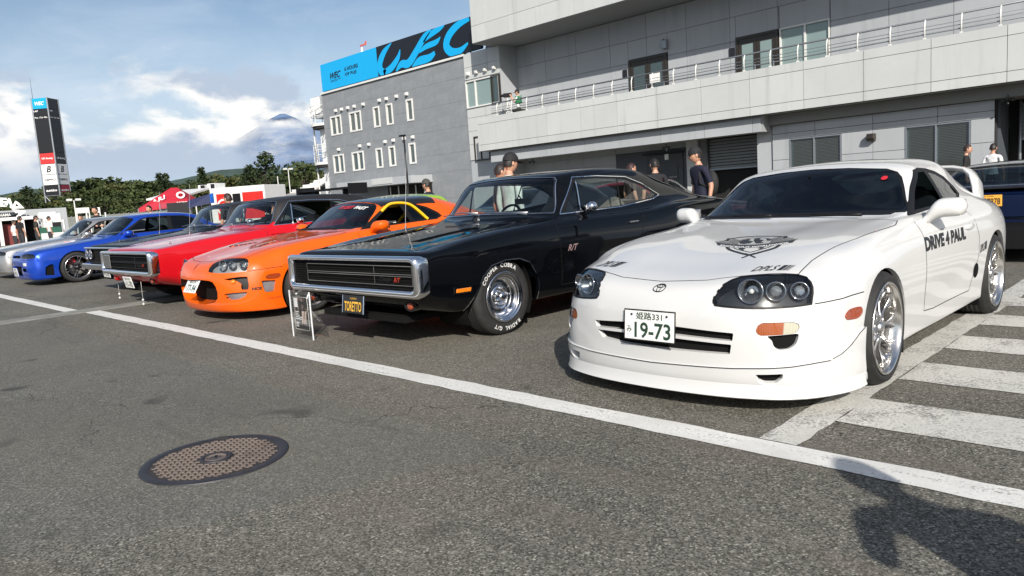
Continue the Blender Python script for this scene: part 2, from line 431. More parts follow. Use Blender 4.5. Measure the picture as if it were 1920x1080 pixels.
    def cut(s, poly, axis, name, side=0, cond=None, deep=False, keep=False):
        """cut a 2D outline (seen along axis) into the shell and mark what lies inside it"""
        bm = s.bm; ia, ib = AX[axis]; ix = AI[axis]; P = np.array(poly); lo = P.min(0) - .01; hi = P.max(0) + .01
        def ok(f):
            c = f.calc_center_median()
            if side and c[ix] * side < 0: return False
            if cond and not cond(c, f.normal): return False
            return True
        work = []
        for f in bm.faces:
            a = [v.co[ia] for v in f.verts]; b = [v.co[ib] for v in f.verts]
            if max(a) < lo[0] or min(a) > hi[0] or max(b) < lo[1] or min(b) > hi[1]: continue
            if f[s.reg] != 0 and not deep: continue
            if ok(f): work.append(f)
        ax = Vector((0, 0, 0)); ax[ix] = 1
        for i in range(len(P)):
            p, q = P[i], P[(i + 1) % len(P)]; l0 = np.minimum(p, q) - .004; l1 = np.maximum(p, q) + .004
            if np.linalg.norm(q - p) < 1e-5: continue
            sel = []; rest = []
            for f in work:
                if not f.is_valid: continue
                a = [v.co[ia] for v in f.verts]; b = [v.co[ib] for v in f.verts]
                (rest if (max(a) < l0[0] or min(a) > l1[0] or max(b) < l0[1] or min(b) > l1[1]) else sel).append(f)
            if not sel: continue
            d = Vector((0, 0, 0)); d[ia] = q[0] - p[0]; d[ib] = q[1] - p[1]; co = Vector((0, 0, 0)); co[ia] = p[0]; co[ib] = p[1]
            ge = list(set(e for f in sel for e in f.edges)); gv = list(set(v for f in sel for v in f.verts))
            ret = bmesh.ops.bisect_plane(bm, geom=sel + ge + gv, dist=1e-5, plane_co=co, plane_no=d.cross(ax).normalized())
            work = rest + [g for g in ret['geom'] if isinstance(g, bmesh.types.BMFace)]
            work = list(set(f for f in work if f.is_valid))
        rid = [k for k, v in s.names.items() if v == name]
        rid = rid[0] if rid else max(s.names) + 1
        s.names[rid] = name
        if work:
            C = np.array([tuple(f.calc_center_median()) for f in work]); m = in_poly(C[:, ia], C[:, ib], poly)
            for f, k in zip(work, m):
                if k and ok(f): f[s.reg] = rid
        return rid
    def ray(s, o, d):
        h = s.bvh.ray_cast(Vector(o), Vector(d).normalized()); return h[0], h[1]
    def on(s, axis, a, b, side=1):
        """surface point and normal seen along axis at 2D (a, b); side +1 looks from the positive side"""
        o = [0, 0, 0]; ia, ib = AX[axis]; o[ia] = a; o[ib] = b; o[AI[axis]] = 9 * side; d = [0, 0, 0]; d[AI[axis]] = -side
        h = s.bvh.ray_cast(Vector(o), Vector(d))
        if h[0] is None:
            h = s.bvh.find_nearest(Vector([o[i] if i != AI[axis] else 0.8 * side for i in range(3)]))
            return h[0], h[1]
        n = h[1]; return h[0], n if n[AI[axis]] * side > 0 else -n
    def emit(s, name, objname, mat, parent, inset=0.0, rim=0.0, rim_mat=None, flip=False):
        rid = [k for k, v in s.names.items() if v == name]
        if not rid: return None
        faces = [f for f in s.bm.faces if f[s.reg] == rid[0]]
        if not faces: return None
        out = {}
        for sd, grp in s.groups(faces):
            pr = parent[sd] if isinstance(parent, dict) else parent
            out[sd] = s.emit1(grp, objname, mat, pr, inset, rim, rim_mat)
        return out if len(out) > 1 else (list(out.values()) or [None])[0]
    def groups(s, faces):
        """connected islands; keyed by side when there is exactly one on each side"""
        left = set(faces); comps = []
        while left:
            f = left.pop(); st = [f]; c = [f]
            while st:
                for v in st.pop().verts:
                    for g in v.link_faces:
                        if g in left: left.discard(g); st.append(g); c.append(g)
            comps.append(c)
        comps = [c for c in comps if len(c) > 1 or sum(f.calc_area() for f in c) > 1e-4]
        x = [sum(f.calc_center_median().x for f in c) for c in comps]
        if len(comps) == 2 and x[0] * x[1] < 0: return [(1 if q > 0 else -1, c) for q, c in zip(x, comps)]
        return list(enumerate(comps, 2)) if len(comps) > 1 else [(0, comps[0])] if comps else []
    def emit1(s, faces, objname, mat, parent, inset, rim, rim_mat):
        idx = {}; vs = []; ns_ = []; fs = []
        for f in faces:
            q = []
            for v in f.verts:
                if v.index not in idx or idx[v.index][1] != v:
                    idx[v.index] = (len(vs), v); n = Vector(v[s.nl]).normalized(); vs.append(v.co - n * inset); ns_.append(n)
                q.append(idx[v.index][0])
            fs.append(q)
        nf = len(fs); extra = {}
        if rim:
            fset = set(faces)
            for f in faces:
                for lp in f.loops:
                    e = lp.edge
                    if sum(1 for g in e.link_faces if g in fset) == 1:
                        a = idx[lp.vert.index][0]; b = idx[lp.link_loop_next.vert.index][0]
                        for q in (a, b):
                            if q not in extra: extra[q] = len(vs); vs.append(vs[q] - ns_[q] * rim)
                        fs.append([b, a, extra[a], extra[b]])
        me = bpy.data.meshes.new(objname); me.from_pydata(vs, [], fs)
        me.polygons.foreach_set('use_smooth', [True] * len(fs))
        ln = []
        for i, f in enumerate(fs):
            ln += [tuple(ns_[j]) for j in f] if i < nf else [(0, 0, 0)] * len(f)
        if rim and rim_mat is not None: me.polygons.foreach_set('material_index', [0] * nf + [1] * (len(fs) - nf))
        me.update()
        if len(ln) == len(me.loops): me.normals_split_custom_set(ln)
        return link(objname, me, parent, [mat] + ([rim_mat] if rim and rim_mat is not None else []))
    def prep(s):
        s.bm.verts.index_update(); s.bm.faces.index_update()
    def edge_rim(s, name, objname, mat, parent, depth=0.03, direction=None, inset=0.0):
        """the return edge of an opening: its outline pushed inwards"""
        rid = [k for k, v in s.names.items() if v == name][0]; E_ = []
        for e in s.bm.edges:
            r_ = [f[s.reg] for f in e.link_faces]
            if len(r_) == 2 and (r_[0] == rid) != (r_[1] == rid): E_.append((e, (e.verts[0].co.x + e.verts[1].co.x) / 2))
        if not E_: return
        left = {e: x for e, x in E_}; both = []
        while left:
            e0, x0 = left.popitem(); st = [e0]; c = [(e0, x0)]
            while st:
                for v in st.pop().verts:
                    for g in v.link_edges:
                        if g in left: c.append((g, left.pop(g))); st.append(g)
            both.append(c)
        out = {}
        for i, grp in enumerate(both):
            sd = 1 if sum(q[1] for q in grp) > 0 else -1
            out[sd if len(both) == 2 else i + 2] = s.rim1(grp, objname, mat, parent[sd] if isinstance(parent, dict) else parent, depth, direction, inset)
        return out
    def rim1(s, grp, objname, mat, parent, depth, direction, inset):
        vs = []; fs = []; idx = {}
        for e, _x in grp:
            if True:
                q = []
                for v in e.verts:
                    if v not in idx:
                        n = Vector(v[s.nl]).normalized(); dd = (Vector(direction) if direction else -n)
                        if direction and abs(direction[0]) > .5: dd = Vector((-math.copysign(1, v.co.x) * abs(direction[0]), direction[1], direction[2]))
                        idx[v] = len(vs); vs += [v.co - n * inset, v.co + dd * depth]
                    q.append(idx[v])
                fs.append((q[0], q[1], q[1] + 1, q[0] + 1))
        if not fs: return
        me = bpy.data.meshes.new(objname); me.from_pydata(vs, [], fs); me.polygons.foreach_set('use_smooth', [True] * len(fs)); me.update()
        return link(objname, me, parent, mat)
    def strips(s, lines, name, mat, parent, width=0.005, off=0.0012):
        """lines: list of (axis, side, [2D points], closed) laid on the surface as narrow ribbons"""
        for axis, side, pts, closed in lines:
            vs = []; fs = []
            P = np.array(pts + [pts[0]] if closed else pts, float); seg = []
            for a, b in zip(P[:-1], P[1:]):
                k = max(1, int(np.linalg.norm(b - a) / 0.03)); seg += [a + (b - a) * t for t in np.linspace(0, 1, k, endpoint=False)]
            seg.append(P[-1]); H = [s.on(axis, q[0], q[1], side) for q in seg]; m = len(H); b0 = len(vs)
            for i, (p, n) in enumerate(H):
                t = (H[min(i + 1, m - 1)][0] - H[max(i - 1, 0)][0]); t = t.normalized() if t.length else Vector((0, 1, 0))
                sd = n.cross(t).normalized() * width / 2
                vs += [p + n * off - sd, p + n * off + sd]
            for i in range(m - 1):
                if (H[i + 1][0] - H[i][0]).length < 0.25: fs.append((b0 + 2 * i, b0 + 2 * i + 1, b0 + 2 * i + 3, b0 + 2 * i + 2))
            pr = parent[1 if sum(h[0].x for h in H) > 0 else -1] if isinstance(parent, dict) else parent
            me = bpy.data.meshes.new(name); me.from_pydata(vs, [], fs); me.update(); link(name, me, pr, mat)
    def decal(s, vf, axis, side, org, xd, yd, name, mat, parent, off=0.002, cell=0.03, w=None, h=None):
        """flat shapes (verts, faces) laid on the surface; org/xd/yd are 2D in the plane seen along axis"""
        vs, fs = vf; xs = [v[0] for v in vs]; ys = [v[1] for v in vs]
        cx, cyy = (min(xs) + max(xs)) / 2, (min(ys) + max(ys)) / 2; kx = (w / (max(xs) - min(xs))) if w else 1; ky = (h / (max(ys) - min(ys))) if h else kx
        bm = bmesh.new(); V = [bm.verts.new(((x - cx) * kx, (y - cyy) * ky, 0)) for x, y in vs]
        for f in fs:
            try: bm.faces.new([V[i] for i in f])
            except ValueError: pass
        bmesh.ops.triangulate(bm, faces=bm.faces)
        W = max(abs(v.co.x) for v in bm.verts); Hh = max(abs(v.co.y) for v in bm.verts)
        for k, ext in ((0, W), (1, Hh)):
            t = -ext + cell
            while t < ext:
                pc = Vector((0, 0, 0)); pn = Vector((0, 0, 0)); pc[k] = t; pn[k] = 1
                bmesh.ops.bisect_plane(bm, geom=list(bm.verts) + list(bm.edges) + list(bm.faces), dist=1e-6, plane_co=pc, plane_no=pn); t += cell
        for v in bm.verts:
            a = org[0] + xd[0] * v.co.x + yd[0] * v.co.y; b = org[1] + xd[1] * v.co.x + yd[1] * v.co.y
            p, n = s.on(axis, a, b, side); v.co = p + n * off
        me = bpy.data.meshes.new(name); bm.to_mesh(me); bm.free(); return link(name, me, parent, mat)

def recolour(src, name, label, loc, rz, old, new, group=None):
    t = copy_tree(src); t.name = name; t.location = loc; t.rotation_euler = (0, 0, rz); t['label'] = label
    st = [t]
    while st:
        o = st.pop(); st += list(o.children)
        if o.type == 'MESH' and any(m_ == old for m_ in o.data.materials):
            o.data = o.data.copy()
            for i, m_ in enumerate(o.data.materials):
                if m_ == old: o.data.materials[i] = new
    return t

def place_decal(me_vf, M4, name, mat, parent):
    vs, fs = me_vf; me = bpy.data.meshes.new(name); me.from_pydata([M4 @ Vector((x, y, 0)) for x, y in vs], [], fs); return link(name, me, parent, mat)

# ---------------------------------------------------------------- wheels (axle along X, outer face at +X, centre at origin)
def tyre_mesh(rad, width, rim_r):
    w2 = width / 2; s_ = (rad - rim_r)
    prof = [(rim_r - .004, w2 - .03), (rim_r, w2 - .012), (rim_r + s_ * .15, w2 - .003), (rim_r + s_ * .4, w2 + .004), (rim_r + s_ * .65, w2), (rad - .02, w2 - .012), (rad - .006, w2 - .026),
            (rad - .001, w2 - .045), (rad, w2 - .06)]
    tr = []
    for k in range(4):
        x = (w2 - .06) * (1 - 2 * (k + .5) / 4); e = .006
        tr += [(rad, x + e), (rad - .007, x + e * .8), (rad - .007, x - e * .8), (rad, x - e)]
    prof += tr + [(r_, -h) for r_, h in prof[::-1]]
    return MB().lathe(prof, n=64)
def arc_text(s, radius, height, ang0, name, mat, parent, x, flip=False, spacing=None, bold=0.02):
    """letters set round a circle on the +X face; angle measured from the top, clockwise seen from outside"""
    vs_all = []; fs_all = []; a = ang0
    for ch in s:
        if ch == ' ': a += (spacing or height * 1.0) / radius; continue
        vs, fs = text_verts(ch, 1.0, bold=bold)
        if not vs: continue
        ys = [v[1] for v in vs]; xs = [v[0] for v in vs]; k = height / 0.72; wd = (max(xs) - min(xs)) * k; cx = (max(xs) + min(xs)) / 2; cyy = (max(ys) + min(ys)) / 2
        am = a + wd / 2 / radius; b = len(vs_all)
        for vx, vy in vs:
            t = am + (vx - cx) * k / radius; rr = radius + (vy - cyy) * k
            # seen from +X, the viewer's right is +Y
            vs_all.append((x, rr * math.sin(t), rr * math.cos(t)))
        fs_all += [tuple(b + i for i in f) for f in fs]; a += (wd + height * .22) / radius
    me = bpy.data.meshes.new(name); me.from_pydata(vs_all, [], fs_all); return link(name, me, parent, mat)
def wheel(parent, pos, side, rad, width, rim_r, style, lettering=False, steer=0.0, camber=0.0):
    wo = empty('wheel', pos, 0, parent); wo.rotation_euler = (0, camber * side, (0 if side > 0 else PI) + steer)
    w2 = width / 2; tyre_mesh(rad, width, rim_r).build('tyre', M['rubber'], wo)
    if style == 'split':            # polished deep lip, ten pairs of slim curved spokes
        b = MB(); b.mat(0).lathe([(rim_r + .004, w2 - .006), (rim_r + .006, w2 + .002), (rim_r - .004, w2 + .004), (rim_r - .012, w2 - .004), (rim_r - .016, w2 - .03), (rim_r - .022, w2 - .055), (rim_r - .026, w2 - .06)], n=72)
        b.build('rim', M['polished'], wo); MB().lathe([(rim_r - .026, w2 - .06), (rim_r - .034, w2 - .09), (rim_r - .036, -w2 + .02)], n=48).build('barrel', M['iron_disc'], wo)
        g = MB(); n = 10; xr = w2 - .058
        for i in range(n):
            a = 2 * PI * i / n
            for o_, sp_ in ((-.055, .05), (.055, -.05)):
                pts = []
                for t in np.linspace(0, 1, 7):
                    r_ = .052 + (rim_r - .03 - .052) * t; an = a + o_ * (1 - t) * 1.8 + sp_ * 2.6 * t * t
                    pts.append((xr + .012 - .02 * math.sin(PI * min(1, t * 1.1)) + .004, r_ * math.cos(an), r_ * math.sin(an)))
                g.tube(pts, [.009, .0075, .0065, .0065, .007, .008, .010], 8)
        g.lathe([(.0, xr + .03), (.03, xr + .03), (.034, xr + .024), (.036, xr + .012), (.062, xr + .008), (.066, xr - .01)], n=32)
        for i in range(5):
            a = 2 * PI * i / 5 + .3; g.cyl((xr, .05 * math.cos(a), .05 * math.sin(a)), (xr + .018, .05 * math.cos(a), .05 * math.sin(a)), .009, .009, 6)
        for i in range(36):
            a = 2 * PI * i / 36; g.cyl((xr + .002, (rim_r - .026) * math.cos(a), (rim_r - .026) * math.sin(a)), (xr + .012, (rim_r - .026) * math.cos(a), (rim_r - .026) * math.sin(a)), .0035, .0035, 5)
        g.build('spokes', M['alloy'], wo)
    elif style == 'steel':          # chromed steel wheel with trim ring, dished centre, hub cap and five nuts
        b = MB(); b.lathe([(rim_r + .006, w2 - .004), (rim_r + .008, w2 + .006), (rim_r, w2 + .012), (rim_r - .012, w2 + .008), (rim_r - .018, w2 - .002), (rim_r - .024, w2 + .0), (rim_r - .032, w2 - .012), (rim_r - .036, w2 - .016),
              (rim_r - .044, w2 - .014), (rim_r - .05, w2 - .03), (rim_r - .054, w2 - .075), (rim_r - .07, w2 - .09), (.1, w2 - .075)], n=72)
        b.build('rim', M['chrome'], wo)
        g = MB(); g.lathe([(.105, w2 - .076), (.1, w2 - .062), (.085, w2 - .055), (.072, w2 - .058), (.066, w2 - .075), (.05, w2 - .07), (.045, w2 - .03), (.04, w2 - .012), (.028, w2 - .004), (.0, w2 - .002)], n=48)
        for i in range(5):
            a = 2 * PI * i / 5 + .2; p = (.074 * math.cos(a), .074 * math.sin(a)); g.cyl((w2 - .07, *p), (w2 - .036, *p), .013, .011, 6); g.sph((w2 - .036, *p), .011, 8, 6)
        for i in range(14):
            a = 2 * PI * i / 14; p = ((rim_r - .062) * math.cos(a), (rim_r - .062) * math.sin(a)); g.sph((w2 - .084, *p), (.004, .009, .009), 8, 6)
        g.build('hub_cap', M['chrome'], wo)
    elif style in ('six', 'six_dark'):     # six pairs of spokes
        mt = M['dark_metal'] if style == 'six_dark' else M['alloy']
        MB().lathe([(rim_r + .004, w2 - .006), (rim_r + .004, w2 + .002), (rim_r - .008, w2 + .002), (rim_r - .014, w2 - .01), (rim_r - .03, -w2 + .02)], n=64).build('rim', M['polished'] if style == 'six_dark' else mt, wo)
        g = MB()
        for i in range(6):
            a = 2 * PI * i / 6 + .26
            for o_ in (-.11, .11):
                pts = [(w2 - .02 - .012 * math.sin(PI * t), (.05 + (rim_r - .06) * t) * math.cos(a + o_ * (.6 + .6 * t) * 1.1), (.05 + (rim_r - .06) * t) * math.sin(a + o_ * (.6 + .6 * t) * 1.1)) for t in np.linspace(0, 1, 5)]
                g.tube(pts, [.017, .013, .012, .013, .017], 8)
        g.lathe([(.0, w2 - .002), (.032, w2 - .004), (.036, w2 - .02), (.07, w2 - .022), (.074, w2 - .04)], n=32)
        for i in range(5):
            a = 2 * PI * i / 5; g.cyl((w2 - .03, .055 * math.cos(a), .055 * math.sin(a)), (w2 - .008, .055 * math.cos(a), .055 * math.sin(a)), .009, .009, 6)
        g.build('spokes', mt, wo)
    MB().lathe([(.05, -.01), (rim_r - .07, -.01), (rim_r - .07, -.03), (.05, -.03)], n=40).build('brake_disc', M['iron_disc'], wo)
    if style != 'steel':
        MB().lathe([(rim_r - .13, .02), (rim_r - .045, .02), (rim_r - .045, -.045), (rim_r - .13, -.045)], n=8, a0=1.7, a1=2.6).build('brake_caliper', M['red_caliper'] if style == 'six_dark' else M['dark_metal'], wo)
    if lettering:
        rm = (rad + rim_r) / 2 + .002; arc_text('COOPER COBRA', rm, .036, -1.08, 'tyre_lettering', M['white_print'], wo, w2 + .0065)
        arc_text('RADIAL G/T', rm, .034, PI - .62, 'tyre_lettering', M['white_print'], wo, w2 + .0065)
    return wo
def wheel_well(parent, y, z, r, x0, x1):
    for sd in (1, -1):
        MB().lathe([(r, x0 * sd), (r, x1 * sd), (.02, x1 * sd)], c=(0, y, z), n=32, a0=-.5, a1=PI + .5).build('wheel_well', M['well'], parent)
def circ(cy_, cz, r, a0=0, a1=2 * PI, n=40): return [(cy_ + r * math.cos(a0 + (a1 - a0) * i / n), cz + r * math.sin(a0 + (a1 - a0) * i / n)) for i in range(n)]
def seat(parent, x, y, z, h=0.62, mat=None):
    b = MB(); q = [(-.24, .0), (.24, .0), (.25, .3), (.23, h - .12), (.12, h), (-.12, h), (-.23, h - .12), (-.25, .3)]
    b.prism(q, 0, .12, 'Y'); o = b.build('seat', mat or M['seat_fabric'], parent, bevel=.03); o.location = (x, y + .25, z); o.rotation_euler = (R(-18), 0, 0)
    MB().box((0, 0, 0), (.5, .5, .14)).build('seat', mat or M['seat_fabric'], parent, bevel=.04, loc=(x, y, z - .02))
def steering(parent, x, y, z):
    b = MB(); b.tube([(.175 * math.cos(t), 0, .175 * math.sin(t)) for t in np.linspace(0, 2 * PI, 28, endpoint=False)], .014, 8, closed=True)
    b.cyl((-.17, 0, 0), (.17, 0, 0), .013, n=8).cyl((0, .02, 0), (0, -.3, -.06), .03, n=10).cyl((0, 0, 0), (0, 0, -.17), .013, n=8)
    o = b.build('steering_wheel', M['black_trim'], parent, loc=(x, y, z)); o.rotation_euler = (R(-22), 0, 0); return o

# ================================================================ rounded japanese coupe
def supra_rails():
    r = []
    r.append({-1.1: (0, -.975, .49), -1.0: (0, -.96, .28), -.85: (0, -.915, .10), -.4: (0, -.4, .13), 1.3: (0, 1.3, .15), 3.1: (0, 3.1, .2), 3.45: (0, 3.46, .26), 3.6: (0, 3.56, .48)})
    r.append({-1.1: (.28, -.96, .49), -1.0: (.28, -.945, .28), -.85: (.28, -.90, .10), -.4: (.28, -.4, .13), 1.3: (.28, 1.3, .15), 3.1: (.28, 3.1, .2), 3.45: (.3, 3.45, .26), 3.6: (.28, 3.55, .48)})
    r.append({-1.1: (.52, -.91, .49), -1.0: (.53, -.895, .28), -.85: (.55, -.845, .105), -.4: (.6, -.4, .13), 1.3: (.6, 1.3, .15), 3.1: (.6, 3.1, .2), 3.45: (.58, 3.40, .27), 3.6: (.52, 3.50, .49)})
    r.append({-1.1: (.70, -.82, .495), -1.0: (.72, -.80, .28), -.85: (.755, -.725, .115), -.6: (.86, -.54, .105), -.4: (.895, -.38, .10), 0: (.885, 0, .14), .5: (.868, .5, .175), 1.3: (.86, 1.3, .165), 2.1: (.87, 2.1, .17), 2.55: (.89, 2.55, .18), 3.1: (.84, 3.06, .21), 3.45: (.74, 3.3, .28), 3.6: (.68, 3.4, .5)})
    r.append({-1.1: (.80, -.69, .50), -1.0: (.825, -.67, .33), -.85: (.86, -.59, .22), -.6: (.893, -.46, .22), -.4: (.90, -.36, .22), 0: (.897, 0, .27), .5: (.878, .5, .25), 1.3: (.872, 1.3, .24), 2.1: (.89, 2.1, .27), 2.55: (.905, 2.55, .3), 3.1: (.865, 3.04, .3), 3.45: (.80, 3.22, .34), 3.6: (.76, 3.28, .5)})
    r.append({-1.1: (.848, -.60, .505), -1.0: (.868, -.575, .41), -.85: (.882, -.52, .36), -.6: (.897, -.43, .36), -.4: (.903, -.33, .37), 0: (.903, .02, .42), .5: (.888, .5, .40), .9: (.883, .9, .39), 1.3: (.88, 1.3, .39), 2.1: (.905, 2.1, .42), 2.55: (.917, 2.55, .46), 3.1: (.88, 3.03, .44), 3.45: (.83, 3.18, .46), 3.6: (.8, 3.22, .51)})
    r.append({-1.1: (.87, -.53, .515), -1.0: (.878, -.50, .51), -.85: (.883, -.455, .51), -.6: (.892, -.38, .51), -.4: (.902, -.28, .515), 0: (.902, .03, .57), .5: (.893, .5, .56), .9: (.896, .9, .56), 1.3: (.898, 1.3, .565), 2.1: (.91, 2.1, .61), 2.55: (.915, 2.55, .66), 3.1: (.885, 3.02, .6), 3.45: (.84, 3.18, .57), 3.6: (.81, 3.2, .52)})
    r.append({-1.1: (.86, -.55, .525), -1.0: (.86, -.525, .578), -.85: (.852, -.49, .615), -.6: (.86, -.37, .66), -.4: (.872, -.26, .70), 0: (.868, .03, .75), .5: (.875, .5, .755), .9: (.885, .95, .755), 1.3: (.89, 1.3, .76), 2.1: (.896, 2.1, .785), 2.55: (.89, 2.55, .80), 3.1: (.86, 3.03, .76), 3.45: (.82, 3.24, .70), 3.6: (.8, 3.27, .53)})
    r.append({-1.1: (.81, -.64, .53), -1.0: (.81, -.605, .605), -.85: (.80, -.555, .665), -.6: (.795, -.38, .73), -.4: (.805, -.26, .775), 0: (.80, .03, .825), .5: (.80, .52, .86), .85: (.81, .90, .885), 1.2: (.822, 1.22, .88), 1.6: (.82, 1.6, .875), 2.1: (.81, 2.12, .885), 2.55: (.80, 2.6, .885), 3.1: (.79, 3.08, .85), 3.45: (.77, 3.33, .79), 3.6: (.75, 3.36, .54)})
    r.append({-1.1: (.73, -.745, .53), -1.0: (.72, -.705, .62), -.85: (.71, -.65, .685), -.6: (.69, -.44, .75), -.4: (.70, -.28, .79), 0: (.70, .02, .838), .5: (.71, .5, .878), .85: (.77, .93, .905), 1.2: (.782, 1.20, .905), 1.6: (.77, 1.6, .935), 2.1: (.745, 2.14, .955), 2.55: (.72, 2.62, .945), 3.1: (.71, 3.12, .895), 3.45: (.69, 3.41, .85), 3.6: (.66, 3.43, .54)})
    r.append({-1.1: (.60, -.865, .525), -1.0: (.60, -.825, .63), -.85: (.59, -.745, .69), -.6: (.57, -.49, .755), -.4: (.57, -.31, .795), 0: (.57, .02, .845), .5: (.60, .5, .888), .85: (.73, .89, .925), 1.2: (.69, 1.16, 1.055), 1.6: (.648, 1.46, 1.195), 2.1: (.62, 2.1, 1.205), 2.55: (.585, 2.62, 1.10), 3.1: (.58, 3.18, .945), 3.45: (.6, 3.47, .88), 3.6: (.56, 3.49, .54)})
    r.append({-1.1: (.45, -.93, .515), -1.0: (.45, -.895, .63), -.85: (.44, -.795, .69), -.6: (.42, -.53, .75), -.4: (.42, -.35, .79), 0: (.42, .01, .845), .5: (.44, .48, .888), .85: (.58, .80, .925), 1.2: (.57, 1.10, 1.085), 1.6: (.55, 1.42, 1.235), 2.1: (.52, 2.1, 1.262), 2.55: (.49, 2.64, 1.16), 3.1: (.47, 3.2, .99), 3.45: (.48, 3.50, .90), 3.6: (.45, 3.52, .54)})
    r.append({-1.1: (.24, -.965, .505), -1.0: (.24, -.93, .62), -.85: (.23, -.82, .68), -.6: (.22, -.55, .738), -.4: (.22, -.37, .778), 0: (.22, 0, .832), .5: (.24, .46, .88), .85: (.30, .72, .922), 1.2: (.29, 1.05, 1.10), 1.6: (.275, 1.39, 1.262), 2.1: (.26, 2.1, 1.292), 2.55: (.25, 2.66, 1.188), 3.1: (.24, 3.22, 1.01), 3.45: (.24, 3.52, .905), 3.6: (.24, 3.55, .54)})
    r.append({-1.1: (0, -.98, .50), -1.0: (0, -.945, .61), -.85: (0, -.83, .672), -.6: (0, -.56, .733), -.4: (0, -.38, .773), 0: (0, 0, .827), .5: (0, .45, .878), .85: (0, .70, .92), 1.2: (0, 1.03, 1.105), 1.6: (0, 1.38, 1.27), 2.1: (0, 2.1, 1.302), 2.55: (0, 2.66, 1.195), 3.1: (0, 3.23, 1.02), 3.45: (0, 3.53, .91), 3.6: (0, 3.56, .54)})
    return r
def loft_x(secs, n=16, pw=2.4):
    """closed body from sections (x, yc, zc, ry, rz)"""
    vs = []; fs = []; S_ = pchip([s[0] for s in secs], [s[1:] for s in secs], np.linspace(secs[0][0], secs[-1][0], 14)); xs = np.linspace(secs[0][0], secs[-1][0], 14)
    for x, (yc, zc, ry, rz) in zip(xs, S_):
        for i in range(n):
            t = 2 * PI * i / n; c, s = math.cos(t), math.sin(t)
            vs.append((x, yc + ry * math.copysign(abs(c)**(2 / pw), c), zc + rz * math.copysign(abs(s)**(2 / pw), s)))
    for j in range(13):
        for i in range(n): fs.append((j * n + i, j * n + (i + 1) % n, (j + 1) * n + (i + 1) % n, (j + 1) * n + i))
    fs += [tuple(range(n)), tuple(range(13 * n, 14 * n))[::-1]]; return vs, fs
def mirX(b): b.v = [(-x, y, z) for x, y, z in b.v]; b.f = [f[::-1] for f in b.f]; return b
def door_mirror(parent, mat, side, dx=0.0, dz=0.0, sc_=1.0):
    for sd in (1, -1):
        b = MB(); vs, fs = loft_x([(.815 + dx, .97, .85, .03, .022), (.84 + dx, 1.0, .872, .045, .036), (.875 + dx, 1.02, .915, .07, .055), (.92 + dx, 1.035, .937, .08, .062), (1.0 + dx, 1.05, .94, .078, .06), (1.035 + dx, 1.06, .942, .062, .05), (1.05 + dx, 1.065, .942, .02, .015)])
        b.add([(x, y, z + dz) for x, y, z in vs], fs, True)
        if sd < 0: mirX(b)
        o = b.build('mirror', mat, parent)
        g = MB().box((.955 + dx, 1.128, .94 + dz), (.15, .012, .09))
        if sd < 0: mirX(g)
        g.build('mirror_glass', M['chrome'], o, bevel=.004)
def wiper(sh, parent, x0, y0, z0, x1, y1, z1, n0=.02):
    b = MB(); p0, p1 = Vector((x0, y0, z0)), Vector((x1, y1, z1)); pts = []
    for t in np.linspace(0, 1, 8):
        q = p0.lerp(p1, t); h, n = sh.ray((q.x, q.y - 1.5, q.z + .9), (0, 1.5, -.9)); pts.append((h + n * n0) if h is not None and (h - q).length < .3 else q)
    b.tube(pts, .006, 6); b.tube([p + Vector((0, -.01, .008)) for p in pts[:5]], [.009, .008, .007, .006, .004], 6)
    return b.build('wiper', M['black_trim'], parent)
def cabin(parent, w=.62, y0=.75, y1=2.9, belt=.84, floor=.3, seats=(1.62,), smat=None, sx=.36):
    b = MB(); b.bb((-w, y0 + .15, floor), (w, y1, floor + .02)); b.build('cabin_floor', M['interior'], parent)
    b = MB(); b.prism([(y0 + .02, belt - .02), (y0 + .35, belt + .005), (y0 + .47, belt - .03), (y0 + .5, belt - .2), (y0 + .4, belt - .35), (y0, belt - .4)], -w - .06, w + .06, 'X'); b.build('dashboard', M['interior'], parent, bevel=.015)
    for sy_ in seats:
        for sd in (1, -1): seat(parent, sx * sd, sy_, floor + .14, .66, smat)
    steering(parent, -.36, y0 + .62, belt - .02)
    b = MB(); b.box((0, y0 + .48, 1.13), (.22, .03, .06)); b.cyl((0, y0 + .46, 1.15), (0, y0 + .42, 1.2), .008, n=6); b.build('rear_view_mirror', M['black_trim'], parent, bevel=.01)
def jp_plate(parent, loc, yaw_=0.0, tilt=0.0, top='姫路331', kana='み', num='19-73', w=.33, frame_=True):
    o = MB().box((0, 0, 0), (w, .008, w / 2)).build('number_plate', M['plate_white'], parent, bevel=.004); o.location = loc; o.rotation_euler = (tilt, 0, yaw_)
    s = w / .33
    def T(x, z): return frame((x, -.0055, z), (1, 0, 0), (0, 0, 1))
    text_obj(top, 'plate_lettering', M['plate_ink'], T(.0, .052 * s), parent=o, fitw=.17 * s, fith=.042 * s, bold=.012)
    text_obj(kana, 'plate_lettering', M['plate_ink'], T(-.132 * s, -.025 * s), parent=o, fitw=.034 * s, fith=.036 * s, bold=.01)
    text_obj(num, 'plate_lettering', M['plate_ink'], T(.022 * s, -.026 * s), parent=o, fitw=.235 * s, fith=.088 * s, bold=.02)
    b = MB()
    for sx_ in (-1, 1): b.cyl((sx_ * .115 * s, -.004, .058 * s), (sx_ * .115 * s, -.009, .058 * s), .006, n=10)
    b.build('plate_bolt', M['dark_metal'], o)
    if frame_: MB().tube([(-w/2, -.002, -w/4), (w/2, -.002, -w/4), (w/2, -.002, w/4), (-w/2, -.002, w/4)], .005, 6, closed=True).build('plate_frame', M['black_trim'], o)
    return o
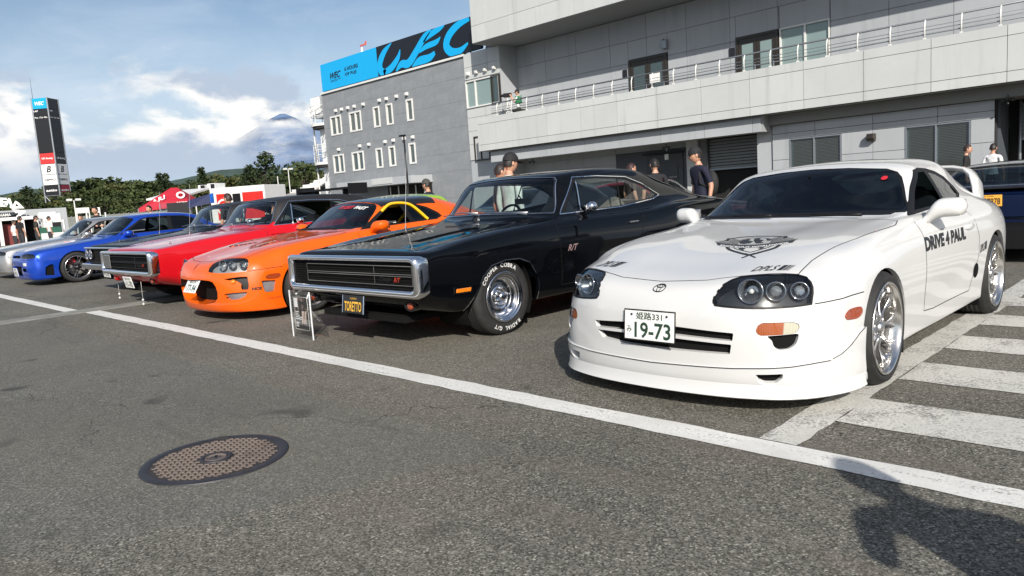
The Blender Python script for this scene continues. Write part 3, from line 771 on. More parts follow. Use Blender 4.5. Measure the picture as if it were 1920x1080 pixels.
def make_supra(name, label, loc, rz, pm, orange=False, group=None):
    t = thing(name, label, 'car', loc, rz, group); sh = Shell(supra_rails(), ns=None)
    front = lambda c, n: c.y < .3
    hl = [(.371, .587), (.373, .611), (.385, .644), (.395, .67), (.415, .688), (.44, .698), (.48, .704), (.56, .707), (.63, .706), (.688, .701), (.727, .688), (.752, .664), (.765, .64), (.771, .612), (.774, .56), (.713, .556), (.605, .556), (.521, .559), (.428, .566), (.383, .571)]
    lines = []
    for sd in (1, -1):
        q = hl if sd > 0 else mir(hl)
        sh.cut(q, 'Y', 'headlight', 0, front); lines.append(('Y', -1, q, True))
    bl = [(.578, .443), (.585, .47), (.605, .485), (.72, .482), (.742, .47), (.746, .452), (.738, .43), (.72, .423), (.60, .42), (.585, .428)]
    du = [(.625, .418), (.745, .424), (.746, .40), (.738, .37), (.715, .35), (.675, .347), (.655, .365), (.650, .395)]
    ld = [(.566, .222), (.685, .228), (.680, .20), (.650, .172), (.60, .170), (.578, .182)]
    mk = spline2([(-.511, .484), (-.464, .507), (-.37, .508), (-.342, .495), (-.346, .471), (-.393, .452), (-.47, .455), (-.503, .462)], 3)
    if not orange:
        for sd in (1, -1):
            m_ = (lambda p: p) if sd > 0 else mir
            sh.cut(m_(rounded(bl, .01)), 'Y', 'front_indicator', 0, front); sh.cut(m_(rounded(du, .012)), 'Y', 'duct', 0, front); sh.cut(m_(rounded(ld, .01)), 'Y', 'duct', 0, front)
            sh.cut(mk, 'X', 'side_marker', sd, lambda c, n: abs(c.x) > .8)
        up = [(-.40, .440), (-.17, .452), (.17, .450), (.475, .430), (.468, .388), (.17, .402), (-.17, .406), (-.39, .402)]
        lo = [(-.385, .386), (-.17, .388), (.17, .384), (.462, .370), (.452, .318), (.17, .318), (-.17, .324), (-.345, .340)]
        sh.cut(rounded(up, .008), 'Y', 'grille_opening', 0, front); sh.cut(rounded(lo, .008), 'Y', 'grille_opening', 0, front)
        lip = [(-.95, 0), (.95, 0), (.95, .43), (.905, .405), (.894, .36), (.876, .305), (.84, .275), (.72, .262), (.46, .249), (0, .240)]
        lip = lip[:1] + lip[1:10] + [(-a, b) for a, b in lip[2:9]][::-1]
        sh.cut(lip, 'Y', 'front_lip', 0, lambda c, n: c.y < -.30)
    else:
        mo = [(-.40, .478), (-.2, .474), (0, .475), (.2, .484), (.39, .476), (.447, .46), (.487, .408), (.50, .345), (.484, .275), (.417, .225), (.217, .198), (0, .192), (-.217, .198), (-.417, .225), (-.484, .275), (-.50, .345), (-.487, .408), (-.447, .46)]
        sh.cut(mo, 'Y', 'grille_opening', 0, front)
        for sd in (1, -1):
            m_ = (lambda p: p) if sd > 0 else mir
            sh.cut(m_(rounded([(.60, .492), (.737, .506), (.790, .503), (.812, .412), (.807, .359), (.765, .360), (.760, .425), (.725, .462), (.66, .475)], .012)), 'Y', 'indicator_recess', 0, front)
            sh.cut(m_(rounded([(.59, .325), (.70, .335), (.806, .335), (.78, .285), (.73, .255), (.64, .252)], .02)), 'Y', 'mesh_duct', 0, front)
            sh.cut(rounded([(-.56, .445), (-.40, .432), (-.43, .312), (-.535, .310), (-.55, .37)], .02), 'X', 'mesh_duct', sd, lambda c, n: abs(c.x) > .7 and c.y < -.2)
            sh.cut(mk, 'X', 'side_marker', sd, lambda c, n: abs(c.x) > .8)
    # wheel openings
    for sd in (1, -1):
        sh.cut(circ(.03, .29, .372), 'X', 'arch', sd, lambda c, n: abs(c.x) > .5 and c.z < .72, deep=True)
        sh.cut(circ(2.56, .30, .375), 'X', 'arch', sd, lambda c, n: abs(c.x) > .5 and c.z < .78, deep=True)
    # glass
    ws = [(-.70, .912), (-.55, .918), (0, .92), (.55, .918), (.70, .912), (.765, .905), (.70, 1.0), (.655, 1.08), (.615, 1.148), (.575, 1.185), (.50, 1.212), (.25, 1.235), (0, 1.243), (-.25, 1.235), (-.50, 1.212), (-.575, 1.185), (-.615, 1.148), (-.655, 1.08), (-.70, 1.0), (-.765, .905)]
    wi = [(a * .965, .935 + (b - .905) * .905) for a, b in ws]
    wf = lambda c, n: n.y < -.2 and .5 < c.y < 1.6
    sh.cut(wi, 'Y', 'windshield', 0, wf); sh.cut(ws, 'Y', 'glass_border', 0, wf)
    so_ = [(.86, .900), (1.36, .920), (1.72, .935), (2.13, .948), (2.25, .985), (2.20, 1.04), (2.03, 1.125), (1.86, 1.17), (1.68, 1.196), (1.5, 1.205), (1.38, 1.19), (1.22, 1.095), (1.05, .993)]
    for sd in (1, -1):
        sf = lambda c, n: abs(n.x) > .3 and c.z > .86
        sh.cut([(1.02, .93), (1.36, .938), (1.66, .95), (1.58, 1.175), (1.43, 1.172), (1.27, 1.085)], 'X', 'door_window', sd, sf)
        sh.cut(rounded([(1.73, .955), (2.12, .968), (2.19, 1.0), (2.0, 1.105), (1.84, 1.15), (1.67, 1.173)], .02), 'X', 'quarter_window', sd, sf)
        sh.cut(so_, 'X', 'glass_border', sd, sf)
    hg = [(-.42, 2.30), (0, 2.27), (.42, 2.30), (.47, 2.6), (.46, 3.2), (.40, 3.33), (-.40, 3.33), (-.46, 3.2), (-.47, 2.6)]
    sh.cut(rounded([(a * .93, 2.33 + (b - 2.27) * .92) for a, b in hg], .04), 'Z', 'rear_window', 0, lambda c, n: n.z > .3)
    sh.cut(rounded(hg, .04), 'Z', 'glass_border', 0, lambda c, n: n.z > .3)
    for sd in (1, -1):
        sh.cut(rounded([(-.35 if sd < 0 else .35, .62), (sd * .78, .66), (sd * .79, .76), (sd * .35, .78)], .03), 'Y', 'tail_light', 0, lambda c, n: c.y > 3.1)
    # panels
    if orange:
        sh.cut([(-.95, 1.30), (.95, 1.30), (.95, 2.22), (-.95, 2.22)], 'Z', 'roof_panel', 0, lambda c, n: n.z > .55 and c.z > 1.17)
        for sd in (1, -1):
            sh.cut([(sd * .15, -.05), (sd * .33, -.32), (sd * .40, -.30), (sd * .22, -.03)], 'Z', 'hood_vent', 0, lambda c, n: n.z > .5)
            sh.cut([(sd * .49, -.04), (sd * .38, -.32), (sd * .45, -.29), (sd * .56, -.02)], 'Z', 'hood_vent', 0, lambda c, n: n.z > .5)
    hood = [(0, -.835), (.28, -.815), (.42, -.765), (.55, -.70), (.66, -.645), (.69, -.626), (.682, -.438), (.713, -.209), (.755, 0), (.785, .384), (.79, .54), (.765, .66), (.55, .60), (0, .62)]
    hood = hood + [(-a, b) for a, b in hood[1:-1]][::-1]
    sh.cut(hood, 'Z', 'hood', 0, lambda c, n: n.z > .3)
    door = [(.79, .865), (.79, .30), (1.0, .285), (1.84, .285), (1.90, .38), (2.02, .52), (2.03, .67), (1.98, .76), (1.95, .905), (1.36, .892), (.84, .872)]
    for sd in (1, -1): sh.cut(door, 'X', 'door', sd, lambda c, n: abs(n.x) > .3)
    fb = [(-.95, -.1), (.95, -.1), (.95, .58), (.88, .572), (.775, .558), (.60, .553), (.40, .557), (.33, .60), (.29, .674)]
    fb = fb + [(-a, b) for a, b in fb[2:]][::-1]
    sh.cut(fb, 'Y', 'front_bumper', 0, lambda c, n: c.y < -.32)
    sh.prep()
    sh.emit('body', 'body', pm, t); sh.emit('hood', 'hood', pm, t); sh.emit('door', 'door', pm, t); sh.emit('front_bumper', 'front_bumper', pm, t)
    sh.edge_rim('arch', 'wheel_arch_lip', pm, t, .03, (1, 0, 0))
    for y in (.03, 2.56): wheel_well(t, y, .30, .385, .86, .5)
    # windows
    gl = M['glass_dark'] if not orange else M['glass_dark']
    sh.emit('windshield', 'windshield', gl, t, .004); sh.emit('glass_border', 'window_seal', M['black_trim'], t, .002)
    sh.emit('quarter_window', 'quarter_window', M['glass_dark'], t, .004); sh.emit('rear_window', 'rear_window', M['glass_dark'], t, .004)
    if not orange:   # the near window is wound down, the far one up
        pass
    cabin(t, seats=(1.72,))
    # lamps
    cov = sh.emit('headlight', 'headlight', M['glass_clear'], t, .001)
    sh.emit('headlight', 'headlight_housing', simple(name + '_housing', (.03, .031, .034) if not orange else (.3, .3, .3), .3, .3), cov, .055)
    sh.edge_rim('headlight', 'headlight_frame', M['black_trim'], cov, .055)
    if not orange: sh.strips([('Y', -1, q[2], True) for q in lines], 'headlight_gasket', M['black_trim'], cov, .011, .0015)
    for sd in (1, -1):
        for (x, y, z, r_, kind) in ((.527, -.835, .634, .062, 0), (.632, -.775, .631, .047, 1), (.717, -.69, .626, .043, 1)):
            d = Vector((.45 if x > .6 else .25, -1, .12)).normalized(); d.x *= sd; c = Vector((x * sd, y + .012, z)); g = MB()
            g.cyl(c + d * .004, c - d * .045, r_, r_ * .45, 24, caps=False); g.cyl(c - d * .044, c - d * .046, r_ * .5, n=20)
            g.tube([c + d * .006 + Vector((0, 0, 0)) + (d.orthogonal().normalized() * math.cos(a) + d.cross(d.orthogonal().normalized()) * math.sin(a)) * r_ for a in np.linspace(0, 2 * PI, 24, endpoint=False)], .0045, 6, closed=True)
            rf = g.build('reflector', M['lamp_bowl'], cov[sd])
            if kind: MB().sph(c - d * .028, r_ * .62, 20, 12).build('projector_lens', M['glass_ball'], cov[sd])
            else:
                MB().sph(c - d * .02, r_ * .22, 12, 8).build('bulb', M['lamp_white'], cov[sd])
                g = MB()
                for k in range(7): g.bb((c.x - r_ * .9 + k * r_ * .3 - .001, c.y - .012, c.z - r_ * .75), (c.x - r_ * .9 + k * r_ * .3 + .0015, c.y - .008, c.z + r_ * .75))
                g.build('lens_fluting', M['glass_clear'], cov[sd])
    if not orange:
        ind = sh.emit('front_indicator', 'front_indicator', M['indicator'], t, .006); sh.edge_rim('front_indicator', 'indicator_frame', M['dark_metal'], ind, .03)
        sh.emit('duct', 'air_duct', M['well'], t, .025); sh.edge_rim('duct', 'duct_wall', pm, t, .026)
        sh.emit('grille_opening', 'grille', M['well'], t, .03); sh.edge_rim('grille_opening', 'grille_wall', pm, t, .031)
        lipo = sh.emit('front_lip', 'front_lip', pm, t, -.016, .03)
        sh.strips([('Y', -1, [(a, b + .002) for a, b in lip[6:] if abs(a) < .85], False)] + [('X', sd, [(-.63, .284), (-.58, .300), (-.50, .335), (-.42, .378), (-.345, .402)], False) for sd in (1, -1)], 'panel_gap', M['gap'], t, .0045, .021)
        a_ = math.atan2(.90, .60); skp = []
        for q in np.linspace(-a_, a_, 61):
            h = sh.bvh.ray_cast(Vector((0, .25, .165)), Vector((math.sin(q), -math.cos(q), 0)))
            n_ = h[1] if h[1].dot(Vector((math.sin(q), -math.cos(q), 0))) > 0 else -h[1]; skp.append((h[0], n_))
        nn = [k_[1] for k_ in skp]; skp = [(skp[i][0], sum(nn[max(0, i - 3):i + 4], Vector())) for i in range(len(skp))]
        vs = []; fs = []; off = 0.019
        for p_, n_ in skp:
            q = Vector((n_.x, n_.y, 0)).normalized(); a = p_ + q * off; vs += [a, Vector((a.x, a.y, .118)) + q * .004, Vector((a.x, a.y, .094)) + q * .012, Vector((a.x, a.y, .088)) + q * .004, Vector((a.x, a.y, .088)) - q * .12]
        for i in range(len(skp) - 1):
            for j in range(4): fs.append((i * 5 + j, i * 5 + j + 1, i * 5 + j + 6, i * 5 + j + 5))
        shade_sharp(MB().add(vs, fs, True).build('lip_edge', pm, t), 40)
    else:
        sh.emit('grille_opening', 'grille', M['well'], t, .14); sh.edge_rim('grille_opening', 'grille_wall', pm, t, .14)
        sh.emit('mesh_duct', 'duct_mesh', M['mesh'], t, .03); sh.edge_rim('mesh_duct', 'duct_wall', pm, t, .03)
        sh.emit('indicator_recess', 'indicator_recess', M['black_trim'], t, .05); sh.edge_rim('indicator_recess', 'recess_wall', pm, t, .05)
        for sd in (1, -1): MB().sph((sd * .69, -.80, .455), (.035, .03, .028)).build('front_indicator', M['amber'], t)
        sh.emit('roof_panel', 'roof_panel', M['black_gloss'], t, -.004)
        sh.emit('hood_vent', 'hood_vent', M['well'], t, .03); sh.edge_rim('hood_vent', 'vent_wall', pm, t, .03)
    mkr = sh.emit('side_marker', 'side_marker', M['amber_dark'], t, -.005, .008)
    sh.emit('tail_light', 'tail_light', M['lamp_red'], t, .002)
    # scoop, handle
    for sd in (1, -1):
        q = [(1.965 + .062 * math.cos(a), .42 + .055 * math.sin(a)) for a in np.linspace(0, 2 * PI, 20)[:-1]]
        vs = [tuple(sh.on('X', a, b, sd)[0] + sh.on('X', a, b, sd)[1] * .003) for a, b in q]
        MB().add(vs, [tuple(range(len(vs)))]).build('side_scoop', M['well'], t)
        hb = MB(); p, n = sh.on('X', 1.80, .757, sd); hb.sph((0, 0, 0), (.018, .125, .026), 20, 10)
        hh = hb.build('door_handle', pm, t); hh.location = p
        door_l = door
    gl_ = [('Z', 1, hood[:10] + hood[9:13], False), ('Z', 1, [(-a, b) for a, b in hood[:13]], False)]
    for sd in (1, -1): gl_.append(('X', sd, door[:9], False))
    for sd in (1, -1): gl_.append(('X', sd, [(-.66, .560), (-.55, .568), (-.42, .574), (-.30, .576)], False))
    sh.strips(gl_, 'panel_gap', M['gap'], t, .0055)
    door_mirror(t, pm, 0, 0, 0)
    for sd in (1, -1): pass
    wiper(sh, t, .55, .62, .93, -.02, .66, .94); wiper(sh, t, -.05, .64, .93, -.58, .70, .94)
    # hoop spoiler
    b = MB(); path = [(-.67, 3.08, .86), (-.655, 3.12, .96), (-.625, 3.18, 1.06), (-.57, 3.22, 1.135), (-.46, 3.26, 1.172), (-.25, 3.28, 1.185), (0, 3.29, 1.19)]; path = path + [(-x, y, z) for x, y, z in path[:-1]][::-1]
    P = [Vector(p) for p in path]; n = 14; vs = []; fs = []
    for i, p in enumerate(P):
        tg = (P[min(i + 1, len(P) - 1)] - P[max(i - 1, 0)]).normalized(); fw = Vector((0, 1, -.12)); fw = (fw - tg * fw.dot(tg)).normalized(); nn = tg.cross(fw)
        ch = .15 if abs(p.x) > .6 else .125
        for k in range(n):
            a = 2 * PI * k / n; vs.append(p + fw * (ch * math.cos(a)) + nn * (.026 * math.sin(a)))
    for i in range(len(P) - 1):
        for k in range(n): fs.append((i * n + k, i * n + (k + 1) % n, (i + 1) * n + (k + 1) % n, (i + 1) * n + k))
    b.add(vs, fs, True)
    if not orange: b.build('rear_spoiler', pm, t)
    if orange:
        b = MB(); pt = [(.62, 1.12, 1.02), (.60, 1.30, 1.13), (.575, 1.42, 1.165), (.56, 1.80, 1.175), (.58, 1.90, 1.15), (.64, 2.12, .90), (.66, 2.2, .5)]; b.tube(pt, .024, 10); b.tube([(-x, y, z) for x, y, z in pt], .024, 10); b.build('roll_cage', M['yellow_bar'], t); b = MB(); pp = [sh.on('X', a, c_, 1) for a, c_ in spline2([(1.27, 1.105), (1.42, 1.185), (1.62, 1.195), (1.76, 1.165), (1.86, 1.08), (1.94, .99), (1.97, .955)], 4, False)]; b.tube([p + n * .006 for p, n in pp], .020, 8); b.build('side_bar', M['yellow_bar'], t); b = MB()
        b.tube([(.575, 1.88, 1.15), (0, 1.9, 1.19), (-.575, 1.88, 1.15)], .024, 10); b.tube([(.5, 1.9, 1.16), (-.55, 2.1, .6)], .02, 8); b.build('roll_cage', M['yellow_bar'], t)
        ob = sh.decal(text_verts('NOS', 1, bold=.06, shear=.15), 'X', 1, (-.612, .362), (1, 0), (0, 1), 'sponsor_lettering', M['black_print'], t, .002, .05, w=.10, h=.035)
        sh.decal(text_verts('STILLEN', 1, bold=.0, shear=.5), 'X', 1, (-.445, .238), (1, .0), (0, 1), 'sponsor_lettering', M['red_dull'], t, .002, .05, w=.17, h=.024)
        sh.decal(text_verts('FAST', 1, bold=.04, shear=.2), 'Y', -1, (.36, 1.168), (1, -.10), (0, 1), 'windshield_lettering', M['white_print'], t, .003, .05, w=.26, h=.035)
        sh.decal(text_verts('STREET', 1, bold=.04, shear=.2), 'Y', -1, (.04, 1.185), (1, -.02), (0, 1), 'windshield_lettering', M['red_print'], t, .003, .05, w=.34, h=.035)
        jp_plate(t, (.0, -.985, .405), 0, R(-30), '横浜330', 'さ', '77-94', .33, False)
        sh.decal(([(0, .5), (.35, .1), (.05, .12), (-.1, -.1), (-.4, -.5), (-.12, .0), (-.3, .0), (-.05, .2)], [(0, 1, 2, 3, 4, 5, 6, 7)]), 'Y', -1, (.03, .60), (.05, 0), (0, .14), 'nose_badge', M['dark_metal'], t, .003, .03)
        MB().box((.34, 1.68, .95), (.03, .1, .03)).build('seat_label', M['white_print'], t)
    st = 'split' if not orange else 'six'
    for sd in (1, -1):
        wheel(t, (.79 * sd, .035, .322), sd, .322, .235, .245 if orange else .258, st, steer=R(1)); wheel(t, (.785 * sd, 2.56, .322), sd, .322, .26, .245 if orange else .258, st)
    for sd in (1, -1): MB().box((sd * .83, .40, .20), (.09, .02, .18)).build('mud_flap', M['black_trim'], t)
    MB().bb((-.60, -.75, .12), (.60, 3.3, .16)).build('underbody', M['well'], t)
    return t, sh
k_ = NT('glass_ball'); k_.set(k_.p, 'Base Color', (.8, .85, .9)); k_.set(k_.p, 'Roughness', .02); k_.set(k_.p, 'Transmission Weight', .85); k_.set(k_.p, 'IOR', 1.5); M['glass_ball'] = k_.m
k_ = NT('indicator'); v_ = k_.co('Object'); sx_ = k_.node('ShaderNodeSeparateXYZ'); k_.l.new(v_, sx_.inputs[0]); ab = k_.math('ABSOLUTE', sx_.outputs[0])
k_.l.new(k_.mix(k_.rmp(ab, .685, .69), (.33, .085, .025), (.45, .43, .33)), k_.p.inputs['Base Color']); k_.set(k_.p, 'Roughness', .12); k_.set(k_.p, 'Coat Weight', 1.0)
wv = k_.node('ShaderNodeTexWave'); wv.inputs['Scale'].default_value = 30; k_.l.new(v_, wv.inputs['Vector']); k_.bump(wv.outputs[1], .5, .004); M['indicator'] = k_.m
M['yellow_bar'] = simple('yellow_bar', (.8, .5, .01), .3, coat=.6); M['red_dull'] = simple('red_dull', (.35, .03, .01), .5)
M['lamp_bowl'] = simple('lamp_bowl', (.42, .43, .45), .12, 1.0)
M['mesh'] = simple('mesh', (.22, .2, .21), .5, .6, bump=.9, bscale=160, bdist=.006)
M['black_gloss'] = paint('black_gloss', (.012, .012, .013), rough=.3)
M['paint_white'] = paint('paint_white', (.585, .585, .573), rough=.4)
M['paint_orange'] = paint('paint_orange', (.74, .105, .004), rough=.33)
M['paint_black'] = paint('paint_black', (.0022, .0025, .0034), rough=.3, coat=.8, spec=0.0)
M['paint_black_dull'] = paint('paint_black_dull', (.003, .0032, .004), rough=.4, coat=.35, spec=0.02)
M['paint_red'] = paint('paint_red', (.52, .006, .012), rough=.3)
M['paint_blue'] = paint('paint_blue', (.005, .06, .48), rough=.3, metal=.5)
M['paint_silver'] = paint('paint_silver', (.42, .42, .42), rough=.35, metal=.75)
M['paint_navy'] = paint('paint_navy', (.003, .008, .032), rough=.3)
def white_supra():
    t, sh = make_supra('white_coupe', 'white sports coupe with black door lettering and hoop spoiler beside the hatched lines', (-2.2923, 4.3067, 0), 0, M['paint_white'])
    jp_plate(t, (.022, -.998, .447), R(-1.5), R(-5))
    bk = M['black_print']
    # hood crest
    def up(pts): return [(0, 1, 2)]
    W_, H_ = .517, .64
    def crest():
        vs = []; fs = []
        def poly(p):
            b = len(vs); vs.extend(p); fs.append(tuple(range(b, b + len(p))))
        def band(p, w):
            p = [np.array(q, float) for q in p]; L_ = []; R_ = []
            for i in range(len(p)):
                d = p[min(i + 1, len(p) - 1)] - p[max(i - 1, 0)]; d = d / (np.linalg.norm(d) + 1e-9); n_ = np.array((-d[1], d[0])) * w / 2; L_.append(p[i] + n_); R_.append(p[i] - n_)
            for i in range(len(p) - 1): poly([tuple(L_[i]), tuple(L_[i + 1]), tuple(R_[i + 1]), tuple(R_[i])])
        band([(-.36, .27), (-.2, .36), (0, .40), (.2, .36), (.36, .27)], .03)                      # arched top
        band([(-.36, .30), (-.37, .2)], .05); band([(.36, .30), (.37, .2)], .05)
        band(spline2([(-.34, -.02), (-.28, -.2), (-.12, -.34), (0, -.42)], 5, False), .045); band(spline2([(.34, -.02), (.28, -.2), (.12, -.34), (0, -.42)], 5, False), .045)
        band(spline2([(-.27, -.02), (-.2, -.18), (0, -.33)], 4, False), .016); band(spline2([(.27, -.02), (.2, -.18), (0, -.33)], 4, False), .016)
        band([(-.08, -.5), (.06, -.36)], .025); band([(.08, -.5), (-.06, -.36)], .025)
        # ribbon
        n = 16; top_ = [(-.5 + i / n, .10 - .13 * math.cos((i / n - .5) * PI) ) for i in range(n + 1)]; bot = [(a * .93, b - .115) for a, b in top_]
        for i in range(n): poly([top_[i], top_[i + 1], bot[i + 1], bot[i]])
        # wings
        for s_ in (1, -1):
            for k in range(5): band([(s_ * .2, .02 + k * .045), (s_ * (.52 - k * .05), .13 + k * .035)], .018)
        # globe outline and land
        band([(.2 * math.cos(a), .14 + .17 * math.sin(a)) for a in np.linspace(.0, PI, 15)], .012)
        poly([(-.2, .12), (-.17, .20), (-.1, .26), (-.06, .22), (-.09, .17), (-.02, .13), (-.05, .05), (-.13, .02), (-.18, .05)])
        poly([(-.02, .27), (.06, .285), (.05, .21), (.11, .17), (.08, .09), (.12, .03), (.03, .02), (0, .10), (-.02, .18)])
        poly([(.13, .24), (.18, .19), (.19, .12), (.15, .14)])
        for s_ in (1, -1): poly([(s_ * .12, -.12), (s_ * .17, -.14), (s_ * .12, -.19), (s_ * .16, -.19), (s_ * .08, -.26), (s_ * .11, -.2), (s_ * .07, -.2)])
        return vs, fs
    # in-plane axes of the crest on the hood, seen from above
    sh.decal(crest(), 'Z', 1, (.222, -.175), (.517, -.005), (-.245, .62), 'hood_crest', bk, t, .0015, .06)
    tv = text_verts('KNOCKOUT WORLDWIDE', 1, bold=.03); xs = [v[0] for v in tv[0]]; cx = (max(xs) + min(xs)) / 2; kx = .84 / (max(xs) - min(xs)); ys = [v[1] for v in tv[0]]; ym = (max(ys) + min(ys)) / 2
    vs = [((x - cx) * kx, .5 * 0 + ((y - ym) * .065 / .72) + (.10 - .13 * math.cos(((x - cx) * kx) * PI)) - .058) for x, y in tv[0]]
    b = MB()
    sh.decal((vs + [(-.5, -.5), (.5, -.5), (.5, .5), (-.5, .5)], tv[1]), 'Z', 1, (.222, -.175), (.517, -.005), (-.245, .62), 'crest_lettering', M['white_print'], t, .003, .06)
    ts = text_verts('DPLS', 1, bold=.02, shear=.35)
    def dpls():
        vs, fs = ts; xs = [v[0] for v in vs]; ys = [v[1] for v in vs]; k = .62 / (max(xs) - min(xs)); vs = [((x - min(xs)) * k, (y - min(ys)) * .2 / (max(ys) - min(ys))) for x, y in vs]; fs = list(fs)
        x = .64
        for w_ in (.12, .05, .03, .015):
            b0 = len(vs); vs += [(x, 0), (x + w_, 0), (x + w_ + .05, .2), (x + .05, .2)]; fs.append((b0, b0 + 1, b0 + 2, b0 + 3)); x += w_ + .022
        return vs, fs
    # texts are written in a 1 x .2 cell
    sh.decal(dpls(), 'Z', 1, (.548, -.613), (.19, .075), (-.02, .40), 'sponsor_lettering', bk, t, .0015, .05)
    sh.decal(dpls(), 'Z', 1, (-.508, -.61), (.19, -.03), (.10, .5), 'sponsor_lettering', bk, t, .0015, .05)
    sh.decal(text_verts('DRIVE 4 PAUL', 1, bold=.055), 'X', 1, (1.235, .722), (1.0, .0), (0, 1.0), 'door_lettering', bk, t, .0015, .04, w=.90, h=.092)
    sh.decal(dpls(), 'X', 1, (2.15, .578), (.20, 0.02), (0, .30), 'sponsor_lettering', M['dark_metal'], t, .0015, .04)
    # maker's oval badge on the nose
    def oval(a, b_, w_, cx=0, cyy=0, n=24):
        vs = []; fs = []
        for i in range(n):
            q = 2 * PI * i / n; vs += [(cx + a * math.cos(q), cyy + b_ * math.sin(q)), (cx + (a - w_) * math.cos(q), cyy + (b_ - w_) * math.sin(q))]
        for i in range(n): j = (i + 1) % n; fs.append((2 * i, 2 * j, 2 * j + 1, 2 * i + 1))
        return vs, fs
    V = []; F = []
    for o_ in (oval(.5, .33, .07), oval(.17, .31, .055), oval(.33, .14, .055, 0, .16)):
        b0 = len(V); V += o_[0]; F += [tuple(b0 + i for i in f) for f in o_[1]]
    sh.decal((V, F), 'Y', -1, (.034, .641), (.078, 0), (0, .058), 'nose_badge', M['dark_metal'], t, .003, .02)
    q = [(.519 + .019 * math.cos(a), 1.147 + .013 * math.sin(a)) for a in np.linspace(0, 2 * PI, 20)[:-1]]
    MB().add([tuple(sh.on('Y', a, b_, -1)[0] + sh.on('Y', a, b_, -1)[1] * .003) for a, b_ in q], [tuple(range(19))]).build('windshield_sticker', M['red_print'], t)
    return t, sh

def orange_supra():
    return make_supra('orange_coupe', 'orange sports coupe with vented hood, body kit and yellow roll cage', (-8.62, 4.38, 0), 0, M['paint_orange'], True)

